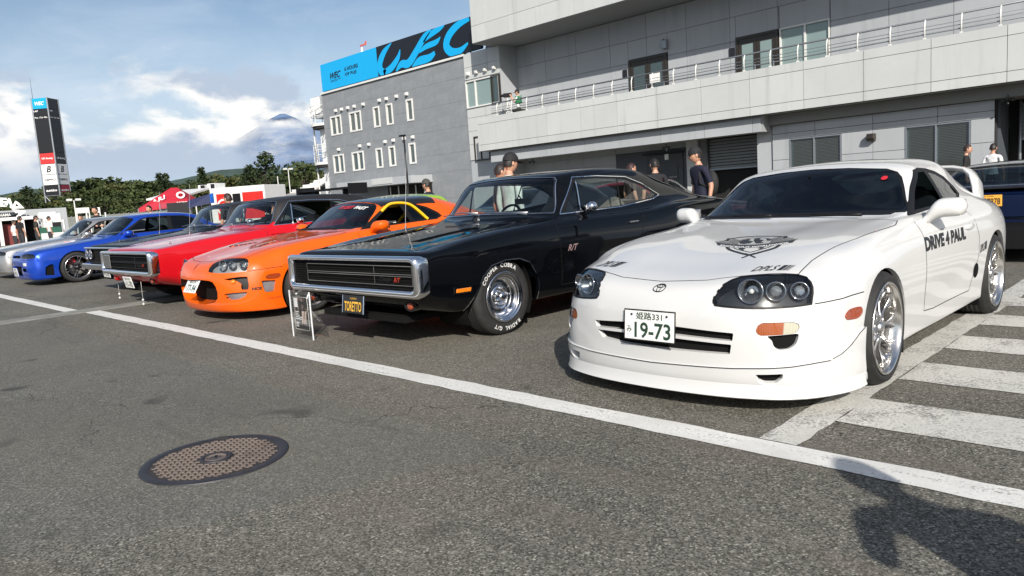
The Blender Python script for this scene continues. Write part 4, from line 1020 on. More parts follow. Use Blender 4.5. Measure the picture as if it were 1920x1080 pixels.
# ================================================================ long american fastback
def charger_rails():
    r = []
    for x in (0, .35, .66):
        r.append({-.86: (x, -.87, .595), -.80: (x, -.86, .43), -.6: (x, -.60, .29), 0: (x, 0, .22), 4.0: (x, 4.0, .3), 4.2: (x, 4.28, .42), 4.3: (x, 4.32, .645)})
    r.append({-.86: (.82, -.87, .598), -.80: (.84, -.85, .43), -.6: (.85, -.58, .31), -.35: (.90, -.35, .27), 0: (.90, 0, .25), .5: (.895, .5, .245), 2.4: (.90, 2.4, .25), 3.6: (.88, 3.6, .3), 4.1: (.84, 4.1, .36), 4.2: (.80, 4.27, .44), 4.3: (.78, 4.30, .645)})
    r.append({-.86: (.91, -.87, .60), -.80: (.945, -.84, .45), -.6: (.945, -.56, .40), -.35: (.95, -.35, .37), 0: (.955, 0, .37), .5: (.945, .5, .345), 1.2: (.932, 1.2, .34), 2.4: (.945, 2.4, .35), 3.0: (.965, 3.0, .38), 3.6: (.955, 3.6, .40), 4.1: (.91, 4.1, .44), 4.2: (.88, 4.26, .48), 4.3: (.86, 4.29, .65)})
    r.append({-.86: (.945, -.87, .605), -.80: (.965, -.84, .51), -.6: (.955, -.58, .49), -.35: (.968, -.35, .48), 0: (.975, 0, .49), .5: (.965, .5, .47), 1.2: (.945, 1.2, .46), 2.4: (.96, 2.4, .48), 3.0: (.98, 3.0, .50), 3.6: (.97, 3.6, .50), 4.1: (.925, 4.1, .52), 4.2: (.90, 4.26, .54), 4.3: (.88, 4.29, .655)})
    r.append({-.86: (.95, -.87, .61), -.80: (.97, -.84, .61), -.6: (.96, -.59, .61), -.35: (.97, -.35, .61), 0: (.975, 0, .63), .5: (.968, .5, .61), 1.2: (.945, 1.2, .61), 2.4: (.965, 2.4, .63), 3.0: (.98, 3.0, .65), 3.6: (.97, 3.6, .64), 4.1: (.93, 4.1, .64), 4.2: (.905, 4.26, .64), 4.3: (.885, 4.29, .66)})
    r.append({-.86: (.945, -.87, .62), -.80: (.967, -.85, .70), -.6: (.955, -.60, .725), -.35: (.962, -.35, .745), 0: (.962, 0, .775), .5: (.955, .5, .79), 1.2: (.935, 1.2, .79), 2.4: (.95, 2.4, .81), 3.0: (.965, 3.0, .83), 3.6: (.955, 3.6, .82), 4.1: (.92, 4.1, .80), 4.2: (.895, 4.25, .78), 4.3: (.875, 4.29, .665)})
    r.append({-.86: (.925, -.87, .625), -.80: (.95, -.86, .765), -.6: (.94, -.60, .80), -.35: (.925, -.35, .84), 0: (.92, 0, .872), .5: (.91, .5, .908), 1.0: (.895, 1.02, .915), 1.5: (.89, 1.5, .92), 2.4: (.90, 2.4, .94), 3.0: (.92, 3.0, .985), 3.6: (.91, 3.6, .99), 4.1: (.875, 4.1, .965), 4.2: (.85, 4.24, .90), 4.3: (.83, 4.28, .67)})
    r.append({-.86: (.83, -.87, .625), -.80: (.86, -.865, .788), -.6: (.83, -.63, .82), -.35: (.82, -.35, .862), 0: (.81, 0, .90), .5: (.815, .5, .938), 1.0: (.845, .98, .965), 1.5: (.825, 1.42, .97), 2.4: (.815, 2.4, .985), 3.0: (.815, 3.0, 1.02), 3.6: (.82, 3.6, 1.022), 4.1: (.80, 4.1, .99), 4.2: (.78, 4.22, .94), 4.3: (.76, 4.28, .67)})
    r.append({-.86: (.66, -.87, .62), -.80: (.68, -.865, .793), -.6: (.65, -.64, .825), -.35: (.64, -.35, .852), 0: (.64, 0, .888), .5: (.66, .5, .935), 1.0: (.81, .92, .995), 1.5: (.735, 1.30, 1.315), 1.9: (.69, 1.85, 1.365), 2.4: (.66, 2.4, 1.345), 3.0: (.68, 3.02, 1.20), 3.6: (.73, 3.65, 1.055), 4.1: (.70, 4.1, 1.01), 4.2: (.68, 4.22, .95), 4.3: (.66, 4.29, .66)})
    r.append({-.86: (.46, -.87, .61), -.80: (.48, -.865, .795), -.6: (.48, -.65, .828), -.35: (.47, -.35, .858), 0: (.47, 0, .895), .5: (.5, .46, .94), 1.0: (.66, .82, .998), 1.5: (.645, 1.22, 1.37), 1.9: (.61, 1.80, 1.42), 2.4: (.58, 2.4, 1.405), 3.0: (.59, 3.02, 1.26), 3.6: (.61, 3.6, 1.085), 4.1: (.55, 4.1, 1.015), 4.2: (.54, 4.22, .96), 4.3: (.52, 4.3, .655)})
    r.append({-.86: (.24, -.87, .60), -.80: (.26, -.865, .797), -.6: (.26, -.65, .83), -.35: (.25, -.35, .86), 0: (.25, 0, .90), .5: (.26, .44, .943), 1.0: (.34, .75, 1.0), 1.5: (.34, 1.15, 1.382), 1.9: (.30, 1.83, 1.43), 2.4: (.30, 2.42, 1.412), 3.0: (.32, 3.05, 1.18), 3.6: (.34, 3.45, 1.03), 4.1: (.3, 4.1, 1.02), 4.2: (.3, 4.22, .965), 4.3: (.26, 4.31, .65)})
    r.append({-.86: (0, -.87, .597), -.80: (0, -.865, .798), -.6: (0, -.65, .831), -.35: (0, -.35, .862), 0: (0, 0, .902), .5: (0, .43, .945), 1.0: (0, .72, 1.0), 1.5: (0, 1.12, 1.385), 1.9: (0, 1.82, 1.436), 2.4: (0, 2.42, 1.418), 3.0: (0, 3.05, 1.17), 3.6: (0, 3.42, 1.03), 4.1: (0, 4.1, 1.02), 4.2: (0, 4.22, .965), 4.3: (0, 4.32, .648)})
    return r

def ring_loft(loops, n, closed_ends=False):
    vs = []; fs = []
    for lp in loops: vs += lp
    for j in range(len(loops) - 1):
        for i in range(n): fs.append((j * n + i, j * n + (i + 1) % n, (j + 1) * n + (i + 1) % n, (j + 1) * n + i))
    return vs, fs
def rrect(x, z0, z1, r, n=5):
    return rounded([(-x, z0), (x, z0), (x, z1), (-x, z1)], r, n)
def make_charger(name, label, loc, rz, pm, red=False, plate='us', group=None, roofmat=None):
    t = thing(name, label, 'car', loc, rz, group); sh = Shell(charger_rails(), ns=None)
    arch = [(-.43, .10), (-.43, .25), (-.383, .315), (-.306, .415), (-.225, .545), (-.119, .627), (.049, .655), (.221, .650), (.352, .604), (.437, .485), (.475, .385), (.482, .256), (.482, .10)]
    arch_r = [(a + 2.95, b) for a, b in [(-.46, .10), (-.46, .25), (-.43, .36), (-.36, .47), (-.24, .555), (-.08, .60), (.12, .605), (.28, .575), (.40, .50), (.46, .38), (.48, .25), (.48, .10)]]
    for sd in (1, -1):
        for q in (arch, arch_r): sh.cut(q, 'X', 'arch', sd, lambda c, n: abs(c.x) > .5 and c.z < .72, deep=True)
    ws = [(-.70, 1.01), (0, 1.025), (.70, 1.01), (.79, 1.005), (.725, 1.16), (.66, 1.315), (.62, 1.345), (.3, 1.366), (0, 1.37), (-.3, 1.366), (-.62, 1.345), (-.66, 1.315), (-.725, 1.16), (-.79, 1.005)]
    wf = lambda c, n: n.y < -.2 and .5 < c.y < 1.5
    wi = [(a * .978, 1.02 + (b - 1.005) * .945) for a, b in ws]
    sh.cut(wi, 'Y', 'windshield', 0, wf); sh.cut(ws, 'Y', 'windshield_trim', 0, wf)
    for sd in (1, -1):
        sf = lambda c, n: abs(n.x) > .3 and c.z > .93
        sh.cut([(1.05, 1.008), (1.275, 1.008), (1.30, 1.27), (1.285, 1.285)], 'X', 'vent_window', sd, sf)
        sh.cut([(1.305, 1.008), (1.98, 1.020), (2.05, 1.305), (1.70, 1.318), (1.34, 1.315), (1.32, 1.29)], 'X', 'door_window', sd, sf)
        sh.cut(rounded([(2.0, 1.020), (2.60, 1.078), (2.71, 1.105), (2.48, 1.212), (2.24, 1.288), (2.07, 1.303)], .03), 'X', 'quarter_window', sd, sf)
        sh.cut(rounded([(.97, .995), (1.97, 1.006), (2.62, 1.06), (2.76, 1.10), (2.5, 1.235), (2.24, 1.312), (1.7, 1.335), (1.30, 1.33)], .02), 'X', 'window_surround', sd, sf)
    sh.cut(rounded([(-.50, 2.62), (.50, 2.62), (.46, 3.34), (-.46, 3.34)], .05), 'Z', 'rear_window', 0, lambda c, n: n.z > .3)
    hood = [(-.72, -.85), (.72, -.85), (.715, -.1), (.72, .50), (.70, .68), (.45, .62), (0, .60), (-.45, .62), (-.70, .68), (-.72, .50), (-.715, -.1)]
    for sd in (() if red else (1, -1)):
        sh.cut(rounded([(sd * .24, -.42), (sd * .55, -.40), (sd * .46, .28), (sd * .30, .30)], .04), 'Z', 'hood_scallop', 0, lambda c, n: n.z > .5)
    sh.cut(hood, 'Z', 'hood', 0, lambda c, n: n.z > .4)
    door = [(.80, .955), (.80, .34), (2.08, .34), (2.13, .50), (2.14, .76), (2.20, .88), (2.26, .978)]
    for sd in (1, -1):
        sh.cut(rounded([(.86, .865), (1.10, .872), (1.08, .755), (.845, .755)], .015), 'X', 'door_scallop', sd, lambda c, n: abs(n.x) > .3)
        sh.cut([(.80, .965), (.80, .34), (2.08, .34), (2.13, .50), (2.14, .76), (2.20, .88), (2.26, .992), (2.0, .99), (.97, .975)], 'X', 'door', sd, lambda c, n: abs(n.x) > .3)
    if roofmat:
        sh.cut([(-.9, .9), (.9, .9), (.9, 3.75), (-.9, 3.75)], 'Z', 'vinyl_roof', 0, lambda c, n: c.z > 1.03)
    sh.prep()
    sh.emit('body', 'body', pm, t); sh.emit('hood', 'hood', pm, t); sh.emit('door', 'door', pm, t)
    if roofmat: sh.emit('vinyl_roof', 'vinyl_roof', roofmat, t, -.002)
    if not red: sh.emit('hood_scallop', 'hood_scallop', pm, t, .012, 0); sh.edge_rim('hood_scallop', 'scallop_wall', pm, t, .012)
    sh.emit('door_scallop', 'door_scallop', pm, t, .015); sh.edge_rim('door_scallop', 'scallop_wall', pm, t, .015)
    sh.emit('windshield', 'windshield', M['glass_light'], t, .004); sh.emit('windshield_trim', 'windshield_trim', M['black_gloss'], t)
    sh.emit('vent_window', 'vent_window', M['glass_light'], t, .004); sh.emit('quarter_window', 'quarter_window', M['glass_light'], t, .004)
    sh.emit('window_surround', 'window_surround', M['black_trim'], t, .001); sh.emit('rear_window', 'rear_window', M['glass_light'], t, .004)
    if not red: sh.emit('door_window', 'door_window', M['glass_light'], t, .006)
    sh.edge_rim('arch', 'wheel_arch_lip', pm, t, .04, (1, 0, 0))
    ch = []
    for sd in (1, -1):
        ch += [('X', sd, arch[1:-1], False), ('X', sd, arch_r[1:-1], False)]
    sh.strips(ch, 'arch_moulding', M['chrome'], t, .008, .003)
    ch = []
    for sd in (1, -1):
        ch += [('X', sd, [(.96, .993), (1.97, 1.006), (2.62, 1.06), (2.77, 1.10), (2.5, 1.24), (2.24, 1.318), (1.7, 1.342), (1.30, 1.338), (1.22, 1.26), (.96, .993)], False)]
        ch += [('X', sd, [(1.285, 1.005), (1.318, 1.30)], False), ('X', sd, [(1.292, 1.005), (1.325, 1.30)], False)]
    ch += [('Y', -1, ws + [ws[0]], False)]
    sh.strips(ch, 'chrome_trim', M['chrome'], t, .009, .004)
    gp = [('Z', 1, hood + [hood[0]], False)]
    for sd in (1, -1): gp.append(('X', sd, door, False))
    sh.strips(gp, 'panel_gap', M['gap'], t, .006)
    # raised outline of the hood creases
    for y in (.03, 2.95): wheel_well(t, y, .33, .40, .90, .5)
    # loop bumper
    def lp(x, z0, z1, r_, y):
        return [(a, y + .035 * (a / .985)**2, b) for a, b in rrect(x, z0, z1, r_)]
    loops = [lp(.972, .462, .775, .06, -.83), lp(.985, .452, .782, .065, -.88), lp(.986, .447, .784, .065, -.925), lp(.98, .452, .782, .06, -.95), lp(.965, .472, .774, .055, -.966), lp(.95, .495, .758, .05, -.968), lp(.935, .512, .742, .045, -.958), lp(.925, .518, .735, .04, -.935), lp(.92, .522, .732, .04, -.87)]
    b = MB(); vs, fs = ring_loft(loops, len(loops[0])); b.add(vs, fs, True); b.build('front_bumper', M['chrome'], t)
    b = MB(); b.bb((-.94, -.882, .515), (.94, -.874, .74)); b.build('grille', M['well'], t)
    b = MB()
    for k in range(9): b.bb((-.93, -.892, .537 + k * .022), (.93, -.880, .541 + k * .022))
    b.build('grille_bars', M['well'], t)
    b = MB(); x0 = -.66
    for z in (.552, .624, .640, .706): b.box(((x0 + .905) / 2, -.905, z), (.905 - x0, .008, .006))
    for x in (x0, .905, .40): b.box((x, -.905, .629), (.006, .008, .156))
    b.build('grille_trim', M['chrome'] if not red else M['dark_metal'], t)
    if red: MB().bb((-.915, -.915, .53), (-.62, -.90, .73)).build('headlamp_door', M['chrome'], t, bevel=.01)
    ins = '\u211b'
    text_obj('Charger', 'grille_lettering', M['dark_metal'], frame((.56, -.912, .595), (1, 0, 0), (0, 0, 1)), parent=t, fitw=.17, shear=.4)
    text_obj('R/T', 'grille_lettering', M['red_dull'], frame((.71, -.912, .595), (1, 0, 0), (0, 0, 1)), parent=t, fitw=.09, shear=.4, bold=.02)
    for sd in (1, -1):
        if not red: sh.decal(text_verts('R/T', 1, bold=.02, shear=.5), 'X', sd, (.985, .676), (sd * 1.0, 0), (0, 1), 'badge_lettering', M['badge'], t, .003, .05, w=.165, h=.06)
        # side marker
        q = [(-.53, .44), (-.525, .492), (-.365, .488), (-.37, .435)]
        vs = [tuple(sh.on('X', a, b_, sd)[0]) for a, b_ in q]; n = sh.on('X', -.45, .46, sd)[1]
        def scaled(k, off): c = sum((Vector(v) for v in vs), Vector()) / 4; return [tuple(c + (Vector(v) - c) * k + n * off) for v in vs]
        b = MB(); b.add(scaled(1.12, .001) + scaled(1.1, .012) , [(0, 1, 2, 3), (4, 5, 6, 7), (0, 1, 5, 4), (1, 2, 6, 5), (2, 3, 7, 6), (3, 0, 4, 7)]); so1 = b.build('side_marker', M['chrome'], t)
        c_ = sum((Vector(v) for v in vs), Vector()) / 4; b = MB(); kx = lambda k, off: [tuple(c_ + Vector(((Vector(v) - c_).x, (Vector(v) - c_).y * .9, (Vector(v) - c_).z * .55 * k)) + n * off) for v in vs]
        b.add(kx(1.1, .011) + kx(1, .017), [(0, 1, 2, 3), (4, 5, 6, 7), (0, 1, 5, 4), (1, 2, 6, 5), (2, 3, 7, 6), (3, 0, 4, 7)]); b.build('marker_lens', M['amber'], so1)
        # turn lamps under the bumper
        p, n2 = sh.on('Y', sd * .74, .375, -1); d = Vector((sd * .25, -1, -.1)).normalized()
        g = MB(); g.cyl(p + d * .02, p - d * .05, .06, .07, 20); g.v = [(x, y, p.z + (z - p.z) * .75) for x, y, z in g.v]; ob = g.build('turn_lamp', M['black_gloss'] if not red else pm, t)
        g = MB(); g.sph(p + d * .018, (.036, .022, .03), 16, 10); g.build('lamp_lens', M['amber_dark'], ob)
        b = MB(); p, n2 = sh.on('X', 1.98, .845, sd); b.box((p.x + sd * .018, 2.0, .845), (.012, .15, .018)); b.cyl((p.x, 1.94, .845), (p.x + sd * .02, 1.94, .845), .01, n=8).cyl((p.x, 2.06, .845), (p.x + sd * .02, 2.06, .845), .01, n=8); b.build('door_handle', M['chrome'], t, bevel=.004)
    # door mirror: small chrome bullet
    p, n2 = sh.on('X', 1.40, .985, 1)
    b = MB(); b.cyl((p.x - .01, 1.40, .975), (p.x + .05, 1.38, 1.03), .012, .01, 10); vs, fs = loft_x([(-.06, 0, 0, .01, .01), (-.05, 0, 0, .04, .035), (0, 0, 0, .055, .052), (.05, 0, 0, .04, .035), (.062, 0, 0, .01, .01)])
    b.add([(p.x + .055 + x, 1.38 + y, 1.04 + z) for x, y, z in vs], fs, True); b.build('mirror', M['chrome'], t)
    for a in ((-.58, .74, 1.03, -.10, .80, 1.045), (.05, .76, 1.045, .60, .80, 1.03)):
        b = MB(); b.tube([(a[0], a[1] - .03, a[2] - .005), ((a[0] + a[3]) / 2, (a[1] + a[4]) / 2 - .03, a[5] + .01), (a[3], a[4] - .04, a[5])], .006, 6); b.cyl((a[3], a[4] - .05, a[5] - .02), (a[3] - .16, a[4] - .07, a[5] + .005), .011, .006, 8); b.build('wiper', M['alloy'], t)
    MB().cyl((-.80, .36, .93), (-.80, .36, .955), .012, n=8).cyl((-.80, .36, .95), (-.80, .45, 1.72), .003, .0018, 6).build('antenna', M['alloy'], t)
    cabin(t, .66, .85, 3.0, .95, .35, (1.85,), M['seat_tan'], .38)
    o = MB().box((.30, 1.02, .985), (.34, .22, .006)).build('dash_leaflet', M['leaflet'], t); o.rotation_euler = (0, 0, .0)
    if plate == 'us':
        pl = MB().box((0, 0, 0), (.305, .006, .152)).build('number_plate', M['black_print'], t, bevel=.004); pl.location = (.10, -.94, .37); pl.rotation_euler = (R(-8), 0, 0)
        text_obj('TORETTO', 'plate_lettering', M['gold_print'], frame((-.005, -.004, -.018), (1, 0, 0), (0, 0, 1)), parent=pl, fitw=.255, fith=.085, bold=.02)
        text_obj('CALIFORNIA', 'plate_lettering', M['gold_print'], frame((0, -.004, .05), (1, 0, 0), (0, 0, 1)), parent=pl, fitw=.10, fith=.016)
        b = MB(); b.bb((.150, -.006, -.076), (.163, .004, .076)); b.bb((-.163, -.006, -.076), (-.155, .004, .076)); b.build('plate_frame', M['chrome'], pl)
    else: jp_plate(t, (.02, -.90, .345), 0, R(12), '品川33', 'と', '11-70', .33, False)
    for sd in (1, -1):
        wheel(t, (.815 * sd, .05, .335), sd, .335, .235, .215, 'steel', lettering=(not red), steer=R(0)); wheel(t, (.80 * sd, 2.95, .335), sd, .335, .25, .215, 'steel', lettering=(not red))
    b = MB(); b.bb((-.62, -.80, .22), (.62, 4.0, .27)); b.cyl((-.7, 0, .3), (.7, 0, .3), .04, n=10).cyl((-.7, 2.95, .3), (.7, 2.95, .3), .04, n=10); b.build('underbody', M['well'], t)
    return t, sh
M['badge'] = simple('badge', (.45, .30, .30), .3, .5)
M['seat_tan'] = simple('seat_tan', (.16, .15, .14), .6, bump=.2, bscale=80)
k_ = NT('leaflet'); v_ = k_.co('Generated', (6, 3, 1)); k_.l.new(k_.mix(k_.rmp(k_.noise(v_, 3, 2), .45, .55), (.7, .72, .68), (.2, .35, .12)), k_.p.inputs['Base Color']); M['leaflet'] = k_.m
M['vinyl'] = simple('vinyl', (.014, .014, .015), .5, bump=.3, bscale=120)
def black_charger():
    return make_charger('black_fastback', 'glossy black fastback with chrome loop bumper and gold on black number plate', (-5.4542, 4.3797, 0), 0, M['paint_black'])

# ================================================================ boxier japanese coupe
def coupe_rails():
    r = []
    for x in (0, .3, .58):
        r.append({-1.0: (x, -.90 + .05 * x, .50), -.9: (x, -.90 + .05 * x, .30), -.8: (x, -.86 + .08 * x, .13), -.4: (x, -.4, .15), 3.2: (x, 3.2, .22), 3.5: (x, 3.62, .32), 3.7: (x, 3.68, .6)})
    r.append({-1.0: (.72, -.83, .50), -.9: (.74, -.82, .30), -.8: (.77, -.76, .14), -.4: (.87, -.4, .15), 0: (.87, 0, .17), .5: (.85, .5, .17), 2.1: (.85, 2.1, .18), 2.66: (.88, 2.66, .2), 3.2: (.84, 3.2, .25), 3.5: (.78, 3.56, .34), 3.7: (.74, 3.6, .6)})
    r.append({-1.0: (.80, -.76, .505), -.9: (.82, -.75, .36), -.8: (.84, -.70, .25), -.4: (.885, -.4, .26), 0: (.895, 0, .3), .5: (.87, .5, .27), 2.1: (.87, 2.1, .28), 2.66: (.895, 2.66, .32), 3.2: (.86, 3.2, .34), 3.5: (.82, 3.52, .38), 3.7: (.79, 3.56, .6)})
    r.append({-1.0: (.83, -.71, .51), -.9: (.845, -.70, .43), -.8: (.86, -.67, .39), -.4: (.89, -.4, .40), 0: (.90, 0, .44), .5: (.872, .5, .42), 2.1: (.875, 2.1, .43), 2.66: (.90, 2.66, .48), 3.2: (.87, 3.2, .47), 3.5: (.83, 3.5, .48), 3.7: (.80, 3.55, .605)})
    r.append({-1.0: (.84, -.69, .515), -.9: (.85, -.68, .52), -.8: (.86, -.66, .53), -.4: (.88, -.4, .55), 0: (.895, 0, .59), .5: (.875, .5, .58), 2.1: (.878, 2.1, .60), 2.66: (.897, 2.66, .63), 3.2: (.87, 3.2, .62), 3.5: (.835, 3.5, .61), 3.7: (.80, 3.54, .61)})
    r.append({-1.0: (.835, -.70, .52), -.9: (.84, -.69, .58), -.8: (.845, -.66, .61), -.4: (.865, -.4, .66), 0: (.875, 0, .70), .5: (.868, .5, .73), 2.1: (.87, 2.1, .77), 2.66: (.88, 2.66, .79), 3.2: (.86, 3.2, .79), 3.5: (.83, 3.5, .77), 3.7: (.80, 3.54, .62)})
    r.append({-1.0: (.80, -.76, .525), -.9: (.80, -.74, .61), -.8: (.80, -.70, .66), -.4: (.83, -.4, .735), 0: (.84, 0, .785), .5: (.845, .5, .835), .85: (.845, .9, .865), 1.2: (.845, 1.2, .875), 2.1: (.84, 2.1, .905), 2.66: (.84, 2.66, .92), 3.2: (.83, 3.2, .93), 3.5: (.80, 3.5, .92), 3.7: (.78, 3.56, .62)})
    r.append({-1.0: (.70, -.82, .52), -.9: (.70, -.80, .625), -.8: (.70, -.75, .68), -.4: (.72, -.42, .755), 0: (.73, 0, .805), .5: (.75, .5, .86), .85: (.79, .88, .895), 1.2: (.80, 1.2, .91), 2.1: (.79, 2.1, .935), 2.66: (.78, 2.66, .945), 3.2: (.76, 3.2, .955), 3.5: (.72, 3.52, .945), 3.7: (.70, 3.6, .62)})
    r.append({-1.0: (.56, -.86, .515), -.9: (.56, -.84, .635), -.8: (.56, -.79, .69), -.4: (.58, -.44, .765), 0: (.6, 0, .82), .5: (.62, .5, .872), .85: (.745, .82, .92), 1.2: (.70, 1.12, 1.08), 1.6: (.64, 1.45, 1.25), 2.1: (.62, 2.0, 1.275), 2.66: (.63, 2.66, 1.21), 3.2: (.68, 3.15, .99), 3.5: (.6, 3.54, .95), 3.7: (.56, 3.63, .62)})
    r.append({-1.0: (.42, -.885, .508), -.9: (.42, -.865, .64), -.8: (.42, -.81, .695), -.4: (.44, -.45, .772), 0: (.45, 0, .832), .5: (.46, .48, .882), .85: (.6, .76, .925), 1.2: (.59, 1.06, 1.11), 1.6: (.56, 1.38, 1.295), 2.1: (.53, 1.98, 1.325), 2.66: (.54, 2.7, 1.25), 3.2: (.57, 3.15, 1.0), 3.5: (.45, 3.56, .955), 3.7: (.42, 3.65, .615)})
    r.append({-1.0: (.22, -.90, .502), -.9: (.22, -.88, .635), -.8: (.22, -.82, .69), -.4: (.22, -.45, .768), 0: (.22, 0, .83), .5: (.22, .46, .885), .85: (.3, .70, .928), 1.2: (.3, 1.0, 1.125), 1.6: (.28, 1.33, 1.325), 2.1: (.27, 1.97, 1.352), 2.66: (.27, 2.72, 1.27), 3.2: (.28, 3.15, 1.01), 3.5: (.22, 3.57, .955), 3.7: (.2, 3.67, .605)})
    r.append({-1.0: (0, -.90, .50), -.9: (0, -.885, .635), -.8: (0, -.825, .688), -.4: (0, -.45, .765), 0: (0, 0, .828), .5: (0, .45, .886), .85: (0, .68, .93), 1.2: (0, .98, 1.13), 1.6: (0, 1.31, 1.333), 2.1: (0, 1.96, 1.36), 2.66: (0, 2.73, 1.275), 3.2: (0, 3.15, 1.01), 3.5: (0, 3.57, .955), 3.7: (0, 3.68, .60)})
    return r
def make_coupe(name, label, loc, rz, pm, style='six_dark', round_lamps=False, sc_=1.0, rear=False, wing=False, group=None):
    t = thing(name, label, 'car', loc, rz, group); t.scale = (sc_, sc_, sc_); sh = Shell(coupe_rails(), ns=None)
    front = lambda c, n: c.y < .3
    hl = rounded([(.36, .585), (.38, .655), (.60, .68), (.775, .655), (.815, .615), (.81, .575), (.60, .57)], .015)
    for sd in (1, -1):
        m_ = (lambda p: p) if sd > 0 else mir
        sh.cut(m_(hl), 'Y', 'headlight', 0, front)
        sh.cut(rounded([(-.60, .22), (-.585, .38), (-.50, .43), (-.44, .43), (-.44, .20)], .015), 'X', 'side_duct', sd, lambda c, n: abs(c.x) > .7)
        sh.cut(m_(rounded([(.44, .43), (.62, .43), (.62, .49), (.44, .49)], .01)), 'Y', 'front_indicator', 0, front)
        sh.cut(m_(rounded([(.40, .30), (.62, .30), (.60, .38), (.40, .38)], .01)), 'Y', 'duct', 0, front)
        for q in (circ(0, .31, .355), circ(2.66, .31, .36)): sh.cut(q, 'X', 'arch', sd, lambda c, n: abs(c.x) > .5 and c.z < .72, deep=True)
    sh.cut(rounded([(-.33, .585), (.33, .585), (.32, .64), (-.32, .64)], .01), 'Y', 'grille', 0, front)
    sh.cut(rounded([(-.30, .22), (.30, .22), (.34, .42), (-.34, .42)], .02), 'Y', 'grille', 0, front)
    sh.cut([(-.9, .0), (.9, 0), (.9, .20), (-.9, .20)], 'Y', 'front_lip', 0, lambda c, n: c.y < -.38)
    ws = [(-.68, .925), (0, .94), (.68, .925), (.77, .91), (.70, 1.06), (.635, 1.215), (.59, 1.255), (.3, 1.295), (0, 1.305), (-.3, 1.295), (-.59, 1.255), (-.635, 1.215), (-.70, 1.06), (-.77, .91)]
    sh.cut(ws, 'Y', 'windshield', 0, lambda c, n: n.y < -.2 and .5 < c.y < 1.5)
    for sd in (1, -1):
        sf = lambda c, n: abs(n.x) > .3 and c.z > .87
        sh.cut([(1.02, .935), (1.98, .96), (2.0, 1.255), (1.60, 1.245), (1.45, 1.215)], 'X', 'door_window', sd, sf)
        sh.cut(rounded([(2.06, .965), (2.66, .98), (2.72, 1.03), (2.55, 1.17), (2.40, 1.225), (2.08, 1.25)], .03), 'X', 'quarter_window', sd, sf)
        sh.cut(rounded([(.90, .915), (2.0, .943), (2.70, .962), (2.80, 1.01), (2.6, 1.19), (2.40, 1.25), (2.0, 1.272), (1.58, 1.262), (1.42, 1.23)], .02), 'X', 'window_seal', sd, sf)
        sh.cut([(.82, .30), (2.02, .30), (2.08, .6), (2.06, .94), (.86, .905), (.80, .7)], 'X', 'door', sd, lambda c, n: abs(n.x) > .3)
        sh.cut(rounded([(sd * .38, .66), (sd * .77, .66), (sd * .77, .80), (sd * .40, .80)], .02), 'Y', 'tail_light', 0, lambda c, n: c.y > 3.2)
    sh.cut(rounded([(-.52, 2.60), (.52, 2.60), (.60, 3.10), (-.60, 3.10)], .04), 'Z', 'rear_window', 0, lambda c, n: n.z > .3)
    hood = [(-.36, -.80), (.36, -.80), (.70, -.70), (.73, 0), (.77, .60), (.6, .62), (0, .60), (-.6, .62), (-.77, .60), (-.73, 0), (-.70, -.70)]
    sh.cut(hood, 'Z', 'hood', 0, lambda c, n: n.z > .4)
    sh.prep()
    for q in ('body', 'hood', 'door'): sh.emit(q, q, pm, t)
    sh.emit('front_lip', 'front_lip', pm, t, -.01, .02)
    sh.emit('windshield', 'windshield', M['glass_mid'], t, .004); sh.emit('quarter_window', 'quarter_window', M['glass_dark'], t, .004); sh.emit('rear_window', 'rear_window', M['glass_dark'], t, .004)
    sh.emit('window_seal', 'window_seal', M['black_trim'], t, .001)
    sh.edge_rim('arch', 'wheel_arch_lip', pm, t, .03, (1, 0, 0))
    for q, m_, d in (('side_duct', 'well', .03), ('duct', 'well', .04), ('grille', 'well', .05)):
        sh.emit(q, 'air_duct' if q != 'grille' else 'grille', M[m_], t, d); sh.edge_rim(q, 'duct_wall', pm, t, d)
    sh.emit('front_indicator', 'front_indicator', M['lamp_white'], t, .004); sh.emit('tail_light', 'tail_light', M['lamp_red'], t, .001)
    cov = sh.emit('headlight', 'headlight', M['glass_clear'], t, .001); sh.emit('headlight', 'headlight_housing', M['dark_metal'], cov, .05); sh.edge_rim('headlight', 'headlight_frame', M['dark_metal'], cov, .05)
    for sd in (1, -1):
        for (x, y, z, r_) in ((.47, -.81, .62, .042), (.60, -.77, .622, .042), (.71, -.71, .618, .036)):
            d = Vector((.2 * sd, -1, .1)).normalized(); c = Vector((x * sd, y + .012, z)); g = MB(); g.cyl(c, c - d * .035, r_, r_ * .4, 20, caps=False); g.sph(c - d * .02, r_ * .6, 12, 8); g.build('reflector', M['chrome'], cov[sd])
    gp = [('Z', 1, hood, True)]
    for sd in (1, -1): gp += [('X', sd, [(.86, .905), (.80, .7), (.82, .30), (2.02, .30), (2.08, .6), (2.06, .94)], False), ('Y', -1, [(sd * .88, .56), (sd * .83, .552), (sd * .36, .548)], False)]
    sh.strips(gp, 'panel_gap', M['gap'], t, .006)
    for y in (0, 2.66): wheel_well(t, y, .31, .365, .85, .5)
    door_mirror(t, pm, 0, -.02, .0); cabin(t, .62, .80, 3.0, .88, .3, (1.75,), None, .36)
    wiper(sh, t, .55, .66, .93, .0, .68, .95)
    for sd in (1, -1):
        wheel(t, (.785 * sd, 0, .32), sd, .32, .23, .24, style, steer=R(0)); wheel(t, (.785 * sd, 2.66, .32), sd, .32, .24, .24, style)
    MB().bb((-.6, -.75, .13), (.6, 3.4, .18)).build('underbody', M['well'], t)
    if wing:
        b = MB(); b.box((0, 3.45, 1.16), (1.5, .26, .03)); b.bb((-.62, 3.40, .94), (-.58, 3.50, 1.15)); b.bb((.58, 3.40, .94), (.62, 3.50, 1.15)); b.build('rear_spoiler', pm, t, bevel=.01)
    return t, sh
BASE = {}
